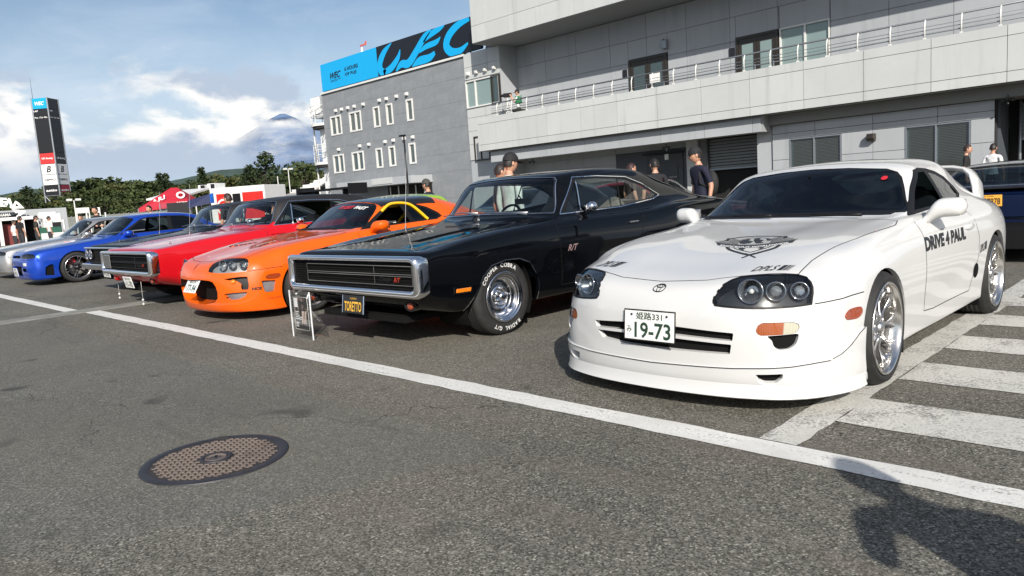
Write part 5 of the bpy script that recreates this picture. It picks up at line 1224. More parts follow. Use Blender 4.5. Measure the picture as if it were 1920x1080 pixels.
def blue_coupe():
    t, sh = make_coupe('blue_coupe', 'blue coupe with black multi-spoke wheels and a red brake caliper, beside the silver coupe', (-18.15, 4.52, 0), 0, M['paint_blue'])
    BASE['coupe'] = t
    silver_coupe(); others()
    jp_plate(t, (.0, -.93, .30), 0, R(8), '大宮35', 'す', '34-12', .33, False)
def silver_coupe():
    t = recolour(BASE['coupe'], 'silver_coupe', 'silver coupe at the far left end of the row, partly hidden behind the blue coupe', (-21.9, 4.75, 0), 0, M['paint_blue'], M['paint_silver'])
def red_charger():
    t, sh = make_charger('red_fastback', 'red fastback with black roof and chrome loop bumper', (-11.16, 4.42, 0), 0, M['paint_red'], True, 'jp', None, M['vinyl'])
    BASE['fastback'] = t
    for sd in (1, -1):
        q, n = sh.on('Z', sd * .52, -.45, 1); MB().cyl(q, q + Vector((0, 0, .035)), .006, n=8).cyl(q, q + Vector((0, 0, .006)), .02, n=10).build('hood_pin', M['chrome'], t)
def dark_fastback():
    t = recolour(BASE['fastback'], 'dark_fastback', 'black muscle car with chrome headlight bezels, between the red fastback and the blue coupe', (-13.9, 4.95, 0), 0, M['paint_red'], M['paint_black_dull'])
    for nm in ('front_bumper', 'headlamp_door', 'grille_trim', 'grille_bars'):
        for o in [o for o in t.children if o.name.split('.')[0] == nm]: bpy.data.objects.remove(o)
    b = MB()
    b.bb((-.96, -.93, .755), (.96, -.86, .785)); b.bb((-.98, -.99, .40), (.98, -.87, .50))
    b.build('front_bumper', M['chrome'], t, bevel=.015)
    for sd in (1, -1):
        for x in (.62, .82): MB().lathe([(.085, -.03), (.09, 0), (.075, .012), (.07, .0), (.06, -.02), (.0, -.012)], c=(sd * x, -.90, .66), axis='Y', n=24).build('headlight', M['chrome'], t).scale = (1, 1, 1)
def others():
    S_ = BASE['coupe']; B_ = M['paint_blue']
    t_ = recolour(S_, 'lime_coupe', 'lime green coupe with a black rear wing behind the orange coupe', (-11.6, 10.6, 0), PI, B_, paint('paint_lime', (.25, .42, .03)))
    for args in (((0, 3.4, 1.52), (1.7, .30, .03)), ((-.48, 3.4, 1.22), (.04, .1, .56)), ((.48, 3.4, 1.22), (.04, .1, .56)), ((.86, 3.4, 1.50), (.02, .38, .18)), ((-.86, 3.4, 1.50), (.02, .38, .18))): MB().box(*args).build('rear_spoiler' if args[1][0] > 1 else 'spoiler_plate', M['black_trim'], t_)
    recolour(S_, 'grey_coupe', 'dark grey coupe behind the hood of the black fastback', (-8.9, 11.9, 0), PI, B_, paint('paint_grey', (.06, .07, .09), metal=.4))
    recolour(S_, 'maroon_coupe', 'maroon coupe behind the tail of the black fastback', (-7.45, 13.4, 0), PI * .5, B_, paint('paint_maroon', (.16, .012, .025)))
    t_ = recolour(S_, 'navy_coupe', 'dark navy coupe seen from behind with yellow number plate at the right edge', (-2.18, 14.05, 0), PI, B_, M['paint_navy']); t_.scale = (1, 1, .90)
    for o in t_.children:
        if o.name.startswith('tail_light'): o.data = o.data.copy(); o.data.materials[0] = simple('smoked_lamp', (.006, .004, .005), .1, coat=.5)
    pl = MB().box((0, 0, 0), (.305, .006, .152)).build('number_plate', simple('gold_plate', (.85, .42, .06), .4), t_, bevel=.004); pl.location = (0, 3.725, .84); pl.rotation_euler = (0, 0, PI)
    text_obj('FTZ-7878', 'plate_lettering', M['black_print'], frame((0, -.004, -.01), (1, 0, 0), (0, 0, 1)), parent=pl, fitw=.27, fith=.085, bold=.02)
    text_obj('NEW YORK', 'plate_lettering', M['black_print'], frame((0, -.004, .06), (1, 0, 0), (0, 0, 1)), parent=pl, fitw=.15, fith=.014, bold=.02)
    for sd in (1, -1):
        MB().lathe([(.075, -.16), (.078, 0), (.066, .004), (.062, -.12), (.0, -.13)], c=(sd * .36, 3.70, .38), axis='Y', n=24).build('exhaust', M['chrome'], t_)
    MB().prism([(3.45, .16), (3.72, .20), (3.72, .50), (3.66, .55)], -.62, .62, 'X').build('rear_valance', M['black_trim'], t_)
    MB().prism([(3.64, .60), (3.715, .62), (3.70, .90), (3.60, .92)], -.42, .42, 'X').build('trunk_panel', M['paint_navy'], t_, bevel=.01)
    MB().box((0, 3.50, .985), (1.35, .24, .03), rx=R(8)).build('rear_spoiler', M['black_gloss'], t_, bevel=.01)
def cars_all():
    white_supra(); orange_supra(); black_charger(); red_charger(); dark_fastback(); blue_coupe()

# ================================================================ ground
def sheet(name, pts, z, mat, kind='structure'):
    me = bpy.data.meshes.new(name); me.from_pydata([(x, y, z) for x, y in pts], [], [tuple(range(len(pts)))]); me.update()
    if me.polygons[0].normal.z < 0: me.flip_normals()
    return tag(link(name, me, None, mat), kind=kind)
k = NT('asphalt'); P_ = k.wpos()
fine = k.noise(P_, 100, 3, 0.8); grit = k.vor(P_, 95, 'Distance'); mid = k.noise(P_, 9, 5, 0.6); big_ = k.noise(P_, 0.55, 5, 0.55); streak = k.noise(k.wpos((0.6, 3.0, 1)), 1.4, 5, 0.6)
vc = k.node('ShaderNodeTexVoronoi'); k.l.new(P_, vc.inputs['Vector']); vc.inputs['Scale'].default_value = 135; sv = k.node('ShaderNodeSeparateColor'); k.l.new(vc.outputs['Color'], sv.inputs[0])
c0 = k.mix(k.rmp(k.math('ADD', k.math('MULTIPLY', fine, .6), k.math('MULTIPLY', sv.outputs[0], .4)), 0.34, 0.74), (0.060, 0.057, 0.048), (0.235, 0.223, 0.188))
c0 = k.mix(k.rmp(sv.outputs[1], .93, .96, 0, .7), c0, (.42, .40, .34)); c0 = k.mix(k.rmp(sv.outputs[2], .9, .95, 0, .6), c0, (.03, .028, .025))
c0 = k.mix(k.rmp(grit, 0.0, 0.16, 0.3, 0.0), c0, (0.58, 0.56, 0.50))
tone = k.math('MULTIPLY', k.rmp(big_, 0.3, 0.7, 0.80, 1.15), k.rmp(mid, 0.25, 0.75, 0.90, 1.10))
vm = k.node('ShaderNodeVectorMath', operation='SCALE'); k.l.new(c0, vm.inputs[0]); k.l.new(tone, vm.inputs['Scale'])
c1 = k.mix(k.rmp(streak, 0.50, 0.72, 0, 0.45), vm.outputs[0], (0.155, 0.135, 0.11))
# a cooler patch of newer surfacing, its edge wandering
sepg = k.node('ShaderNodeSeparateXYZ'); k.l.new(P_, sepg.inputs[0]); wob = k.noise(P_, 1.3, 6, 0.7)
ed = k.math('ADD', k.math('ADD', k.math('MULTIPLY', sepg.outputs[0], 0.93), k.math('MULTIPLY', sepg.outputs[1], -0.36)), k.math('MULTIPLY', wob, 0.75))
pat = k.math('MULTIPLY', k.rmp(ed, -2.75, -2.72, 1, 0), k.rmp(sepg.outputs[1], 2.30, 2.42, 1, 0))
c1 = k.mix(k.math('MULTIPLY', pat, 0.3), c1, (0.105, 0.115, 0.108))
stn = k.noise(P_, 2.1, 2, 0.5); c1 = k.mix(k.rmp(stn, 0.67, 0.75, 0, 0.7), c1, (0.03, 0.03, 0.03))
# wandering cracks
wc = k.node('ShaderNodeTexVoronoi'); wc.feature = 'DISTANCE_TO_EDGE'; wv2 = k.node('ShaderNodeVectorMath', operation='MULTIPLY_ADD')
nz = k.node('ShaderNodeTexNoise'); k.l.new(P_, nz.inputs['Vector']); nz.inputs['Scale'].default_value = 2.2; nz.inputs['Detail'].default_value = 5
k.l.new(nz.outputs['Color'], wv2.inputs[0]); wv2.inputs[1].default_value = (0.9, 0.9, 0); k.l.new(P_, wv2.inputs[2]); k.l.new(wv2.outputs[0], wc.inputs['Vector']); wc.inputs['Scale'].default_value = 0.33
crk = k.math('MULTIPLY', k.rmp(wc.outputs['Distance'], 0.0, 0.0028, 1, 0), k.rmp(k.noise(P_, 0.7, 3, 0.5), 0.47, 0.55))
rub = k.noise(k.wpos((.35, 5.5, 1)), 1.0, 3, .5); c1 = k.mix(k.math('MULTIPLY', k.rmp(rub, .60, .72, 0, .38), k.rmp(k.noise(P_, .4, 2, .5), .45, .6)), c1, (.045, .043, .04))
dst = k.noise(P_, .22, 4, .6); c1 = k.mix(k.rmp(dst, .52, .72, 0, .35), c1, (.19, .165, .125))
c1 = k.mix(k.math('MULTIPLY', crk, 0.8), c1, (0.02, 0.019, 0.018))
k.l.new(c1, k.p.inputs['Base Color']); k.set(k.p, 'Roughness', 0.92); k.set(k.p, 'Specular IOR Level', 0.25)
hh = k.math('ADD', k.math('MULTIPLY', fine, 1.0), k.math('MULTIPLY', grit, -0.6)); hh = k.math('SUBTRACT', hh, k.math('MULTIPLY', crk, 1.5))
k.bump(hh, 0.4, 0.004); M['asphalt'] = k.m
gm = MB(); gx = [-2500, -60, 30, 2500]; gy = [-900, -10, 40, 3000]
gm.add([(x, y, 0) for x in gx for y in gy], [(i * 4 + j, i * 4 + j + 1, i * 4 + j + 5, i * 4 + j + 4) for i in range(3) for j in range(3)])
go = gm.build('ground', M['asphalt']); tag(go, kind='structure')
if go.data.polygons[0].normal.z < 0: go.data.flip_normals()
k = NT('road_paint'); P_ = k.wpos(); wn = k.noise(P_, 60, 4, 0.75); w2_ = k.noise(P_, 2.6, 5, 0.65); fine = k.noise(P_, 110, 3, 0.7)
wear = k.math('ADD', wn, k.math('MULTIPLY', w2_, 0.5)); lng = k.noise(k.wpos((0.5, 26, 1)), 1.0, 4, 0.6)
wear = k.math('ADD', wear, k.math('MULTIPLY', k.math('SUBTRACT', lng, .5), .35))
cc = k.mix(k.rmp(w2_, 0.3, 0.7), (0.56, 0.55, 0.52), (0.76, 0.75, 0.71))
cc = k.mix(k.rmp(wear, 0.80, 0.98, 0, 0.85), cc, (0.17, 0.165, 0.15)); k.l.new(cc, k.p.inputs['Base Color'])
k.set(k.p, 'Roughness', 0.8); k.bump(fine, 0.6, 0.005); M['road_paint'] = k.m
k = NT('road_paint_old'); P_ = k.wpos(); wn = k.noise(P_, 70, 4, 0.75); w2_ = k.noise(P_, 3.3, 6, 0.7); fine = k.noise(P_, 110, 3, 0.7)
wear = k.math('ADD', wn, k.math('MULTIPLY', w2_, 0.8)); cc = k.mix(k.rmp(w2_, 0.3, 0.7), (0.47, 0.46, 0.42), (0.68, 0.67, 0.62))
cc = k.mix(k.rmp(wear, 0.86, 1.06, 0, 0.9), cc, (0.15, 0.145, 0.13)); k.l.new(cc, k.p.inputs['Base Color'])
k.set(k.p, 'Roughness', 0.85); k.bump(fine, 0.7, 0.005); M['road_paint_old'] = k.m
def rough_rect(x0, y0, x1, y1, step=.12, amp=.008):
    out = []; n = max(2, int((x1 - x0) / step)); m = max(2, int((y1 - y0) / step))
    for i in range(n): out.append((x0 + (x1 - x0) * i / n, y0 + random.uniform(-amp, amp)))
    for i in range(m): out.append((x1 + random.uniform(-amp, amp), y0 + (y1 - y0) * i / m))
    for i in range(n): out.append((x1 - (x1 - x0) * i / n, y1 + random.uniform(-amp, amp)))
    for i in range(m): out.append((x0 + random.uniform(-amp, amp), y1 - (y1 - y0) * i / m))
    return out
sheet('painted_line', rough_rect(-11.18, 2.935, 4.0, 3.115, .15), .004, M['road_paint'])
sheet('painted_line', rough_rect(-40, 2.80, -11.62, 2.97, .4), .004, M['road_paint'])
sheet('painted_line', rough_rect(-1.56, 3.118, -1.375, 12.0, .12), .004, M['road_paint_old'])
for i in range(9): sheet('painted_hatch', rough_rect(-1.372 - .0 , 3.545 + i * .925, 2.2, 4.005 + i * .925, .12), .0041, M['road_paint_old'])
conc = simple('channel_concrete', (0.22, 0.22, 0.20), 0.9, var=0.35, vscale=2.5, bump=.4, bscale=60)
tag(MB().bb((-11.62, -14, -.01), (-11.43, 9.0, .008)).bb((-11.37, -14, -.01), (-11.20, 9.0, .008)).build('drain_channel', conc), kind='structure')
tag(MB().bb((-11.43, -14, -.01), (-11.37, 9.0, .002)).build('drain_slot', M['gap']), kind='structure')
# manhole cover with chevron studs
def manhole():
    iron = simple('cast_iron', (0.036, 0.036, 0.040), 0.5, .35, var=.3, vscale=6, bump=.4, bscale=160); rust = simple('worn_iron', (0.165, 0.13, 0.11), 0.6, .25, var=.35, vscale=14, bump=.5, bscale=180)
    gapm = simple('iron_gap', (0.03, 0.026, 0.025), 0.8)
    t = thing('manhole_cover', 'round cast iron manhole cover set in the asphalt', 'manhole cover', (-3.59, 1.43, 0), R(38))
    b = MB().lathe([(.350, -.01), (.349, .005), (.346, .007), (.306, .007), (.302, .003)], axis='Z', n=72); b.build('frame', iron, t)
    MB().lathe([(.303, .003), (.0, .003)], axis='Z', n=72).build('cover', gapm, t)
    stud = MB(); stud.add([(-.5, -.5, 0), (.5, -.5, 0), (.5, .5, 0), (-.5, .5, 0), (-.42, -.40, 1), (.42, -.40, 1), (.42, .40, 1), (-.42, .40, 1)], [(4, 5, 6, 7), (0, 1, 5, 4), (1, 2, 6, 5), (2, 3, 7, 6), (3, 0, 4, 7)])
    first = None; cnt = 0; px, py = .034, .034; rest = MB()
    for i in range(-9, 10):
        for j in range(-9, 10):
            x, y = i * px, j * py; d = math.hypot(x, y)
            if d > .288 or d < .085: continue
            for q in range(2):
                cx, cyy = x + (.004 if q else -.004), y + (q - .5) * .016
                rr = .4
                if cnt < 290:
                    if first is None:
                        o = stud.build('stud', rust, t); first = o
                    else: o = bpy.data.objects.new('stud', first.data); COL.objects.link(o); o.parent = t
                    o.location = (cx, cyy, .002); o.scale = (.0265, .0085, .0055); o.rotation_euler = (0, 0, .28 if q else -.28)
                    cnt += 1
                else: rest.box((cx, cyy, .005), (.024, .0075, .005), .28 if q else -.28)
    if rest.v: tag(rest.build('stud_field', rust, t), kind='stuff')
    MB().lathe([(.078, .003), (.078, .009), (.058, .009), (.057, .004)], axis='Z', n=40).build('centre_ring', iron, t)
    MB().lathe([(.052, .003), (.052, .0085), (.047, .0085), (.046, .006), (0, .006)], axis='Z', n=32).build('centre_disc', rust, t)
    b = MB(); b.box((0, 0, .0075), (.05, .012, .005), .4).box((0, 0, .0075), (.012, .05, .005), .4); b.build('emblem', iron, t)
    b = MB(); b.box((-.12, .30, .0095), (.06, .028, .004), .35); b.box((.26, -.19, .0095), (.035, .02, .004), .8); b.build('keyhole', gapm, t)
manhole()

# ================================================================ pit building
def clad(name, col):
    k = NT(name); P_ = k.wpos((1, 1, 1)); oi = k.node('ShaderNodeObjectInfo'); n1 = k.noise(P_, .9, 5, .6); st = k.noise(k.wpos((3.5, 3.5, .22)), 1.0, 5, .6); n3 = k.noise(P_, 7, 4, .6)
    tone = k.math('ADD', k.rmp(oi.outputs['Random'], 0, 1, .955, 1.035), k.rmp(n1, .3, .7, -.04, .04)); vm = k.node('ShaderNodeVectorMath', operation='SCALE'); vm.inputs[0].default_value = col; k.l.new(tone, vm.inputs['Scale'])
    c_ = k.mix(k.rmp(st, .54, .76, 0, .42), vm.outputs[0], tuple(q * .62 for q in col)); c_ = k.mix(k.rmp(n3, .62, .75, 0, .15), c_, tuple(q * .7 for q in col)); k.l.new(c_, k.p.inputs['Base Color']); k.set(k.p, 'Roughness', .55); k.bump(n3, .06, .01); return k.m
M['panel_light'] = clad('panel_light', (0.50, 0.515, 0.505)); M['panel_mid'] = clad('panel_mid', (0.38, 0.40, 0.415))
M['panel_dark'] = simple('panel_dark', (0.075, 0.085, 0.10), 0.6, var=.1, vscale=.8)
M['joint'] = simple('joint', (0.03, 0.03, 0.032), 0.9)
M['bronze'] = simple('bronze', (0.045, 0.038, 0.032), 0.4, .4)
M['window_glass'] = simple('window_glass', (0.04, 0.06, 0.06), 0.05, spec=1.0)
M['frosted_glass'] = simple('frosted_glass', (0.20, 0.27, 0.26), 0.12, spec=.8)
M['white_metal'] = simple('white_metal', (0.66, 0.66, 0.63), 0.4)
M['rail_grey'] = simple('rail_grey', (0.30, 0.32, 0.34), 0.4, .6)
M['blind'] = simple('blind', (0.10, 0.10, 0.09), 0.5)
M['shutter'] = simple('shutter', (0.19, 0.20, 0.20), 0.45, .5, bump=.1, bscale=40)
M['soffit'] = simple('soffit', (0.30, 0.31, 0.31), 0.8)
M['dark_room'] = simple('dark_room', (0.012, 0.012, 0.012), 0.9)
_pb = {}
def panel(parent, x0, x1, z0, z1, y, mat, d=.04, name='panel', g=.014):
    """one facing panel; alike sizes share a mesh"""
    w_, h_ = round(x1 - x0 - g, 3), round(z1 - z0 - g, 3)
    key = (w_, h_, d, mat.name)
    if key not in _pb:
        me = MB().box((0, 0, 0), (w_, d, h_)).build('panel', mat).data; bpy.data.objects.remove([o for o in bpy.data.objects if o.data == me][0]); _pb[key] = me
    o = bpy.data.objects.new(name, _pb[key]); COL.objects.link(o); o.parent = parent
    o.location = ((x0 + x1) / 2, y + d / 2 + random.uniform(-.002, .002), (z0 + z1) / 2); return o
def facade(parent, xs, zs, y, mat, holes=(), d=.04, g=.014):
    for a, b in zip(xs[:-1], xs[1:]):
        for c, e in zip(zs[:-1], zs[1:]):
            hit = [h for h in holes if h[0] < b - .01 and h[1] > a + .01 and h[2] < e - .01 and h[3] > c + .01]
            if not hit: panel(parent, a, b, c, e, y, mat, d, 'panel', g); continue
            rects = [(a, b, c, e)]
            for h in hit:
                new = []
                for (p, q, r_, s_) in rects:
                    if h[0] >= q or h[1] <= p or h[2] >= s_ or h[3] <= r_: new.append((p, q, r_, s_)); continue
                    if h[0] > p + .03: new.append((p, h[0], r_, s_))
                    if h[1] < q - .03: new.append((h[1], q, r_, s_))
                    p2, q2 = max(p, h[0]), min(q, h[1])
                    if h[2] > r_ + .03: new.append((p2, q2, r_, h[2]))
                    if h[3] < s_ - .03: new.append((p2, q2, h[3], s_))
                rects = new
            for (p, q, r_, s_) in rects: panel(parent, p, q, r_, s_, y, mat, d, 'panel', g)
def win(parent, x0, x1, z0, z1, y, mull=(), frame_mat='white_metal', glass_='window_glass', fw=.05, name='window', blinds=False, sill=False, dep=.10):
    b = MB(); b.bb((x0, y - .02, z0), (x0 + fw, y + dep, z1)).bb((x1 - fw, y - .02, z0), (x1, y + dep, z1)).bb((x0 + fw, y - .02, z0), (x1 - fw, y + dep, z0 + fw)).bb((x0 + fw, y - .02, z1 - fw), (x1 - fw, y + dep, z1))
    for m_ in mull: b.bb((m_ - fw * .6, y - .01, z0 + fw), (m_ + fw * .6, y + dep * .8, z1 - fw))
    w_ = b.build(name, M[frame_mat], parent)
    edges = [x0 + fw] + list(mull) + [x1 - fw]
    for a, c in zip(edges[:-1], edges[1:]):
        MB().bb((a, y + dep * .55, z0 + fw), (c, y + dep * .55 + .012, z1 - fw)).build('pane', M[glass_], w_)
        if blinds:
            b = MB(); n = int((z1 - z0 - 2 * fw) / .045)
            for i in range(n): b.box(((a + c) / 2, y + dep * .5 - .006, z0 + fw + .02 + i * .045), (c - a - .12, .004, .03), rx=R(35))
            tag(b.build('blind', M['blind'], w_), kind='stuff')
    return w_
def pit_building():
    t = thing('pit_building', 'large pale panelled pit building with balcony and rolling shutters behind the row of cars', 'building', (-12, 25, 0))
    t.location = (0, 0, 0)
    X = [-24.8 + .0, -24.15] ; X = [-24.8, -24.18] + [-22.5 + 1.795 * i for i in range(0, 18)]
    X = [-24.8, -24.15] + [round(-22.42 + 1.79 * i, 3) for i in range(0, 16)]
    # balcony front
    facade(t, X, [3.27, 3.55, 4.46, 4.74], 23.33, M['panel_light'])
    b = MB(); b.bb((-24.8, 23.375, 3.262), (5, 23.44, 4.735)); b.build('parapet_core', M['joint'], t)
    MB().bb((-24.8, 23.44, 3.27), (5, 25.58, 3.45)).build('balcony_slab', M['soffit'], t)
    b = MB(); b.bb((-24.84, 23.33, 3.27), (-24.802, 24.4, 4.74)); b.build('parapet_end', M['panel_light'], t)
    # beam stepped under the slab
    facade(t, [-24.4] + [round(-23.0 + 1.79 * i + .5, 3) for i in range(0, 7)] + [-11.46], [2.74, 3.20], 23.62, M['panel_mid'])
    MB().bb((-24.4, 23.665, 2.74), (-11.40, 24.2, 3.262)).build('beam', M['soffit'], t)
    # upper wall
    holes = [(-18.02, -16.16, 4.2, 6.32), (-13.30, -11.68, 4.2, 6.30), (-11.66, -9.94, 4.9, 6.30), (-3.0, -1.2, 4.2, 6.3)]
    facade(t, [-24.3, -22.52] + [round(-22.52 + 1.80 * i, 3) for i in range(1, 16)], [4.2, 5.33, 6.19, 7.05, 7.98], 25.6, M['panel_mid'], holes)
    MB().bb((-24.3, 25.66, 3.2), (5, 26.0, 10.2)).build('upper_wall', M['joint'], t)
    for (a, c) in ((-18.0, -16.18), (-13.28, -11.70)):
        d = MB(); d.bb((a, 25.54, 4.2), (a + .09, 25.64, 6.30)).bb((c - .09, 25.54, 4.2), (c, 25.64, 6.30)).bb((a + .09, 25.54, 6.2), (c - .09, 25.64, 6.30)); fr = d.build('door_frame', M['bronze'], t)
        m_ = (a + c) / 2
        for p, q in ((a + .10, m_ - .005), (m_ + .005, c - .10)):
            e = MB(); e.bb((p, 25.56, 4.2), (p + .12, 25.61, 6.19)).bb((q - .12, 25.56, 4.2), (q, 25.61, 6.19)).bb((p + .12, 25.56, 6.02), (q - .12, 25.61, 6.19)).bb((p + .12, 25.56, 4.2), (q - .12, 25.61, 4.45)).bb((p + .12, 25.56, 4.95), (q - .12, 25.61, 5.01))
            l = e.build('door', M['bronze'], t); MB().bb((p + .12, 25.58, 4.45), (q - .12, 25.595, 6.02)).build('door_glass', M['frosted_glass'] if a > -15 else M['window_glass'], l)
            MB().cyl((q - .06, 25.54, 5.05), (q - .06, 25.54, 5.25), .012, n=8).build('door_handle', M['chrome'], l)
    MB().bb((-17.0, 25.545, 5.25), (-16.52, 25.556, 5.62)).build('notice', M['plate_white'], t)
    win(t, -11.66, -9.94, 4.95, 6.30, 25.6, (-10.78,), 'white_metal', 'frosted_glass')
    for x in (-16.2,): 
        b = MB(); b.bb((x - .1, 25.40, 6.45), (x + .1, 25.58, 6.78)).bb((x - .03, 25.3, 6.75), (x + .03, 25.5, 6.80)); b.build('wall_lamp', M['rail_grey'], t, bevel=.01)
    for x in (-18.2, -13.45):
        b = MB(); b.bb((x - .1, 25.55, 5.66), (x + .1, 25.6, 5.98)); b.build('wall_switch_box', M['dark_metal'], t, bevel=.005)
    # roof slab above
    facade(t, [-24.75, -23.9] + [round(-22.42 + 1.79 * i, 3) for i in range(0, 16)], [8.02, 8.75, 9.9], 23.30, M['panel_light'])
    MB().bb((-24.75, 23.345, 8.0), (5, 25.66, 9.9)).build('roof_slab', M['soffit'], t)
    # railing
    b = MB(); b.tube([(-24.0, 23.5, 5.28), (4, 23.5, 5.28)], .028, 8)
    for z, r_ in ((5.08, .009), (4.98, .009), (4.88, .02)): b.tube([(-24.0, 23.48, z), (4, 23.48, z)], r_, 6)
    b.build('handrail', M['rail_grey'], t)
    post = MB(); post.tube([(0, 23.42, 4.74), (0, 23.42, 5.10), (0, 23.46, 5.22), (0, 23.5, 5.28)], .022, 8); post.box((0, 23.43, 4.76), (.07, .07, .04)); po = post.build('rail_post', M['white_metal'], t); po.location = (-23.6, 0, 0)
    x = -23.6
    while x < 2:
        x += .90; c_ = po.copy(); COL.objects.link(c_); c_.location = (x, 0, 0)
    # wing with shaded window at the left end
    facade(t, [-26.72, -25.4, -24.33], [3.0, 3.75, 4.37, 5.0, 5.45], 24.5, M['panel_light'])
    facade(t, [-26.72, -25.1, -24.33], [6.78, 7.35, 7.98], 24.5, M['panel_light'])
    MB().bb((-26.74, 24.55, 0), (-24.33, 26.2, 8.0)).build('wing_core', M['panel_mid'], t)
    MB().bb((-24.325, 24.5, 3.0), (-24.28, 25.6, 8.0)).build('wing_side', M['panel_mid'], t)
    win(t, -26.66, -24.38, 5.45, 6.72, 24.46, (-26.0,), 'white_metal', 'frosted_glass', .06)
    win(t, -24.9 - .0, -24.36, 5.45, 6.72, 24.44, (), 'bronze', 'window_glass', .04)
    for i in range(4): vent_cap(t, -26.4 + i * .6, 24.5, 6.95)
    win(t, -26.35, -25.3, 2.95, 4.1, 24.46, (-25.9,), 'bronze', 'window_glass', .05)
    # ground floor: deep bay with shutter and dark store wall
    facade(t, [-24.6, -24.4] + [round(-22.62 + 1.8 * i, 3) for i in range(0, 3)], [.0, .45, 1.35, 2.2, 2.62, 3.05], 25.8, M['panel_mid'])
    MB().bb((-24.6, 25.85, 0), (-14.7, 26.1, 3.2)).build('store_wall', M['panel_mid'], t)
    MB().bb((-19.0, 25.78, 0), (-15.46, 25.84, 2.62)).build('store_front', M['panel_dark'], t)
    facade(t, [-19.0, -17.2, -15.46], [2.62, 3.05], 25.8, M['panel_mid'])
    dd = MB().bb((-17.45, 25.73, 0), (-15.75, 25.775, 2.42)).build('store_door', simple('store_door', (.05, .055, .062), .5), t, bevel=.004)
    MB().bb((-16.45, 25.71, 1.35), (-15.98, 25.725, 2.0)).build('door_panel', simple('door_panel', (.03, .033, .037), .3), dd)
    text_obj('STAFF ONLY', 'door_lettering', M['white_print'], frame((-16.2, 25.705, 1.50), (1, 0, 0), (0, 0, 1)), parent=dd, fitw=.36)
    MB().bb((-16.55, 25.70, 2.20), (-16.38, 25.73, 2.42)).build('door_sign', M['plate_white'], dd)
    MB().bb((-17.5, 25.55, 2.44), (-15.7, 25.78, 2.50)).build('door_canopy', M['joint'], t)
    MB().bb((-15.44, 25.5, 0), (-14.95, 26.0, 3.2)).build('column', M['panel_light'], t)
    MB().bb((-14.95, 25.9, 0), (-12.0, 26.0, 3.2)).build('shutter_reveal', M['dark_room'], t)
    MB().bb((-14.95, 25.6, 0), (-14.62, 25.95, 3.2)).bb((-14.62, 25.55, 2.86), (-12.0, 25.9, 3.2)).build('shutter_housing', simple('housing', (.16, .16, .165), .6), t)
    def shutter(x0, x1, z0, z1, y):
        s0 = MB().bb((x0, y + .02, z0), (x1, y + .04, z1)).build('shutter', M['joint'], t); n = int((z1 - z0) / .11); me = None
        for i in range(n):
            if me is None:
                m0 = MB(); m0.prism([(-.012, -.05), (0, -.035), (0, .035), (-.012, .05), (.02, .05), (.02, -.05)], x0, x1, 'X'); o = m0.build('slat', M['shutter'], s0); me = o.data
            else: o = bpy.data.objects.new('slat', me); COL.objects.link(o); o.parent = s0
            o.location = (0, y, z0 + .055 + i * .11)
        MB().bb((x0, y - .03, z0 - .05), (x1, y + .03, z0 + .01)).build('bottom_rail', M['rail_grey'], s0)
        return s0
    shutter(-14.6, -11.95, 1.68, 2.84, 25.7)
    MB().tube([(-14.6, 25.62, 0), (-14.6, 25.62, 2.84)], .035, 8).build('shutter_guide', M['rail_grey'], t)
    MB().bb((-11.95, 24.32, 0), (-11.41, 26.0, 3.2)).build('pier', M['panel_mid'], t)
    # ground floor: flush wall with two blinded windows
    gx = [-11.37, -9.93, -8.16, -6.38, -4.97]
    facade(t, gx, [0, .9, 1.78, 2.45, 2.64, 2.93], 24.25, M['panel_mid'], [(-10.78, -9.10, .9, 2.44), (-7.24, -5.54, .3, 2.44)])
    MB().bb((-11.40, 24.42, 0), (-4.96, 24.7, 3.2)).build('front_wall', M['joint'], t)
    win(t, -10.78, -9.10, .9, 2.44, 24.25, (-9.97,), 'rail_grey', 'window_glass', .038, blinds=True)
    win(t, -7.24, -5.54, .3, 2.44, 24.25, (-6.42,), 'rail_grey', 'window_glass', .038, blinds=True)
    b = MB(); b.bb((-8.28, 24.05, 2.12), (-8.06, 24.24, 2.34)); b.prism([(24.05, 2.12), (24.0, 2.2), (24.05, 2.34)], -8.28, -8.06, 'X'); b.build('wall_lamp', M['bronze'], t, bevel=.01)
    MB().bb((-11.40, 24.0, 2.94), (5, 25.6, 3.262)).build('beam', simple('beam_mid', (.20, .20, .19), .8), t)
    MB().bb((-4.96, 24.6, 0), (-4.90, 25.6, 2.94)).build('bay_side', M['panel_dark'], t)
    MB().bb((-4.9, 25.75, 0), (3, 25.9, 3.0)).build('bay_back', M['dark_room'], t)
    shutter(-4.55, -1.0, 1.85, 2.85, 25.5); MB().tube([(-4.58, 25.44, 0), (-4.58, 25.44, 2.9)], .04, 8).build('shutter_guide', M['rail_grey'], t)
    b = MB()
    for i in range(12): b.bb((-4.35, 25.6, .2 + i * .13), (-3.2, 25.64, .24 + i * .13))
    b.build('shelving', M['rail_grey'], t)
    MB().bb((-26.7, 26.0, 0), (5, 34, 9.5)).build('building_core', M['panel_mid'], t)
    # sprinkler-like fixtures under the beam
    for x in (-22.1, -15.3, -4.6):
        b = MB(); z_ = 3.0 if x > -5 else 2.72; y_ = 23.9
        b.cyl((x, y_, z_), (x, y_, z_ - .15), .02, n=8).cyl((x - .12, y_, z_ - .12), (x + .12, y_, z_ - .12), .02, n=8).sph((x - .12, y_ - .02, z_ - .15), .05, 8, 6).sph((x + .12, y_ - .02, z_ - .15), .05, 8, 6).sph((x, y_, z_ - .24), .04, 8, 6); b.build('spotlight', M['dark_metal'], t)
    return t
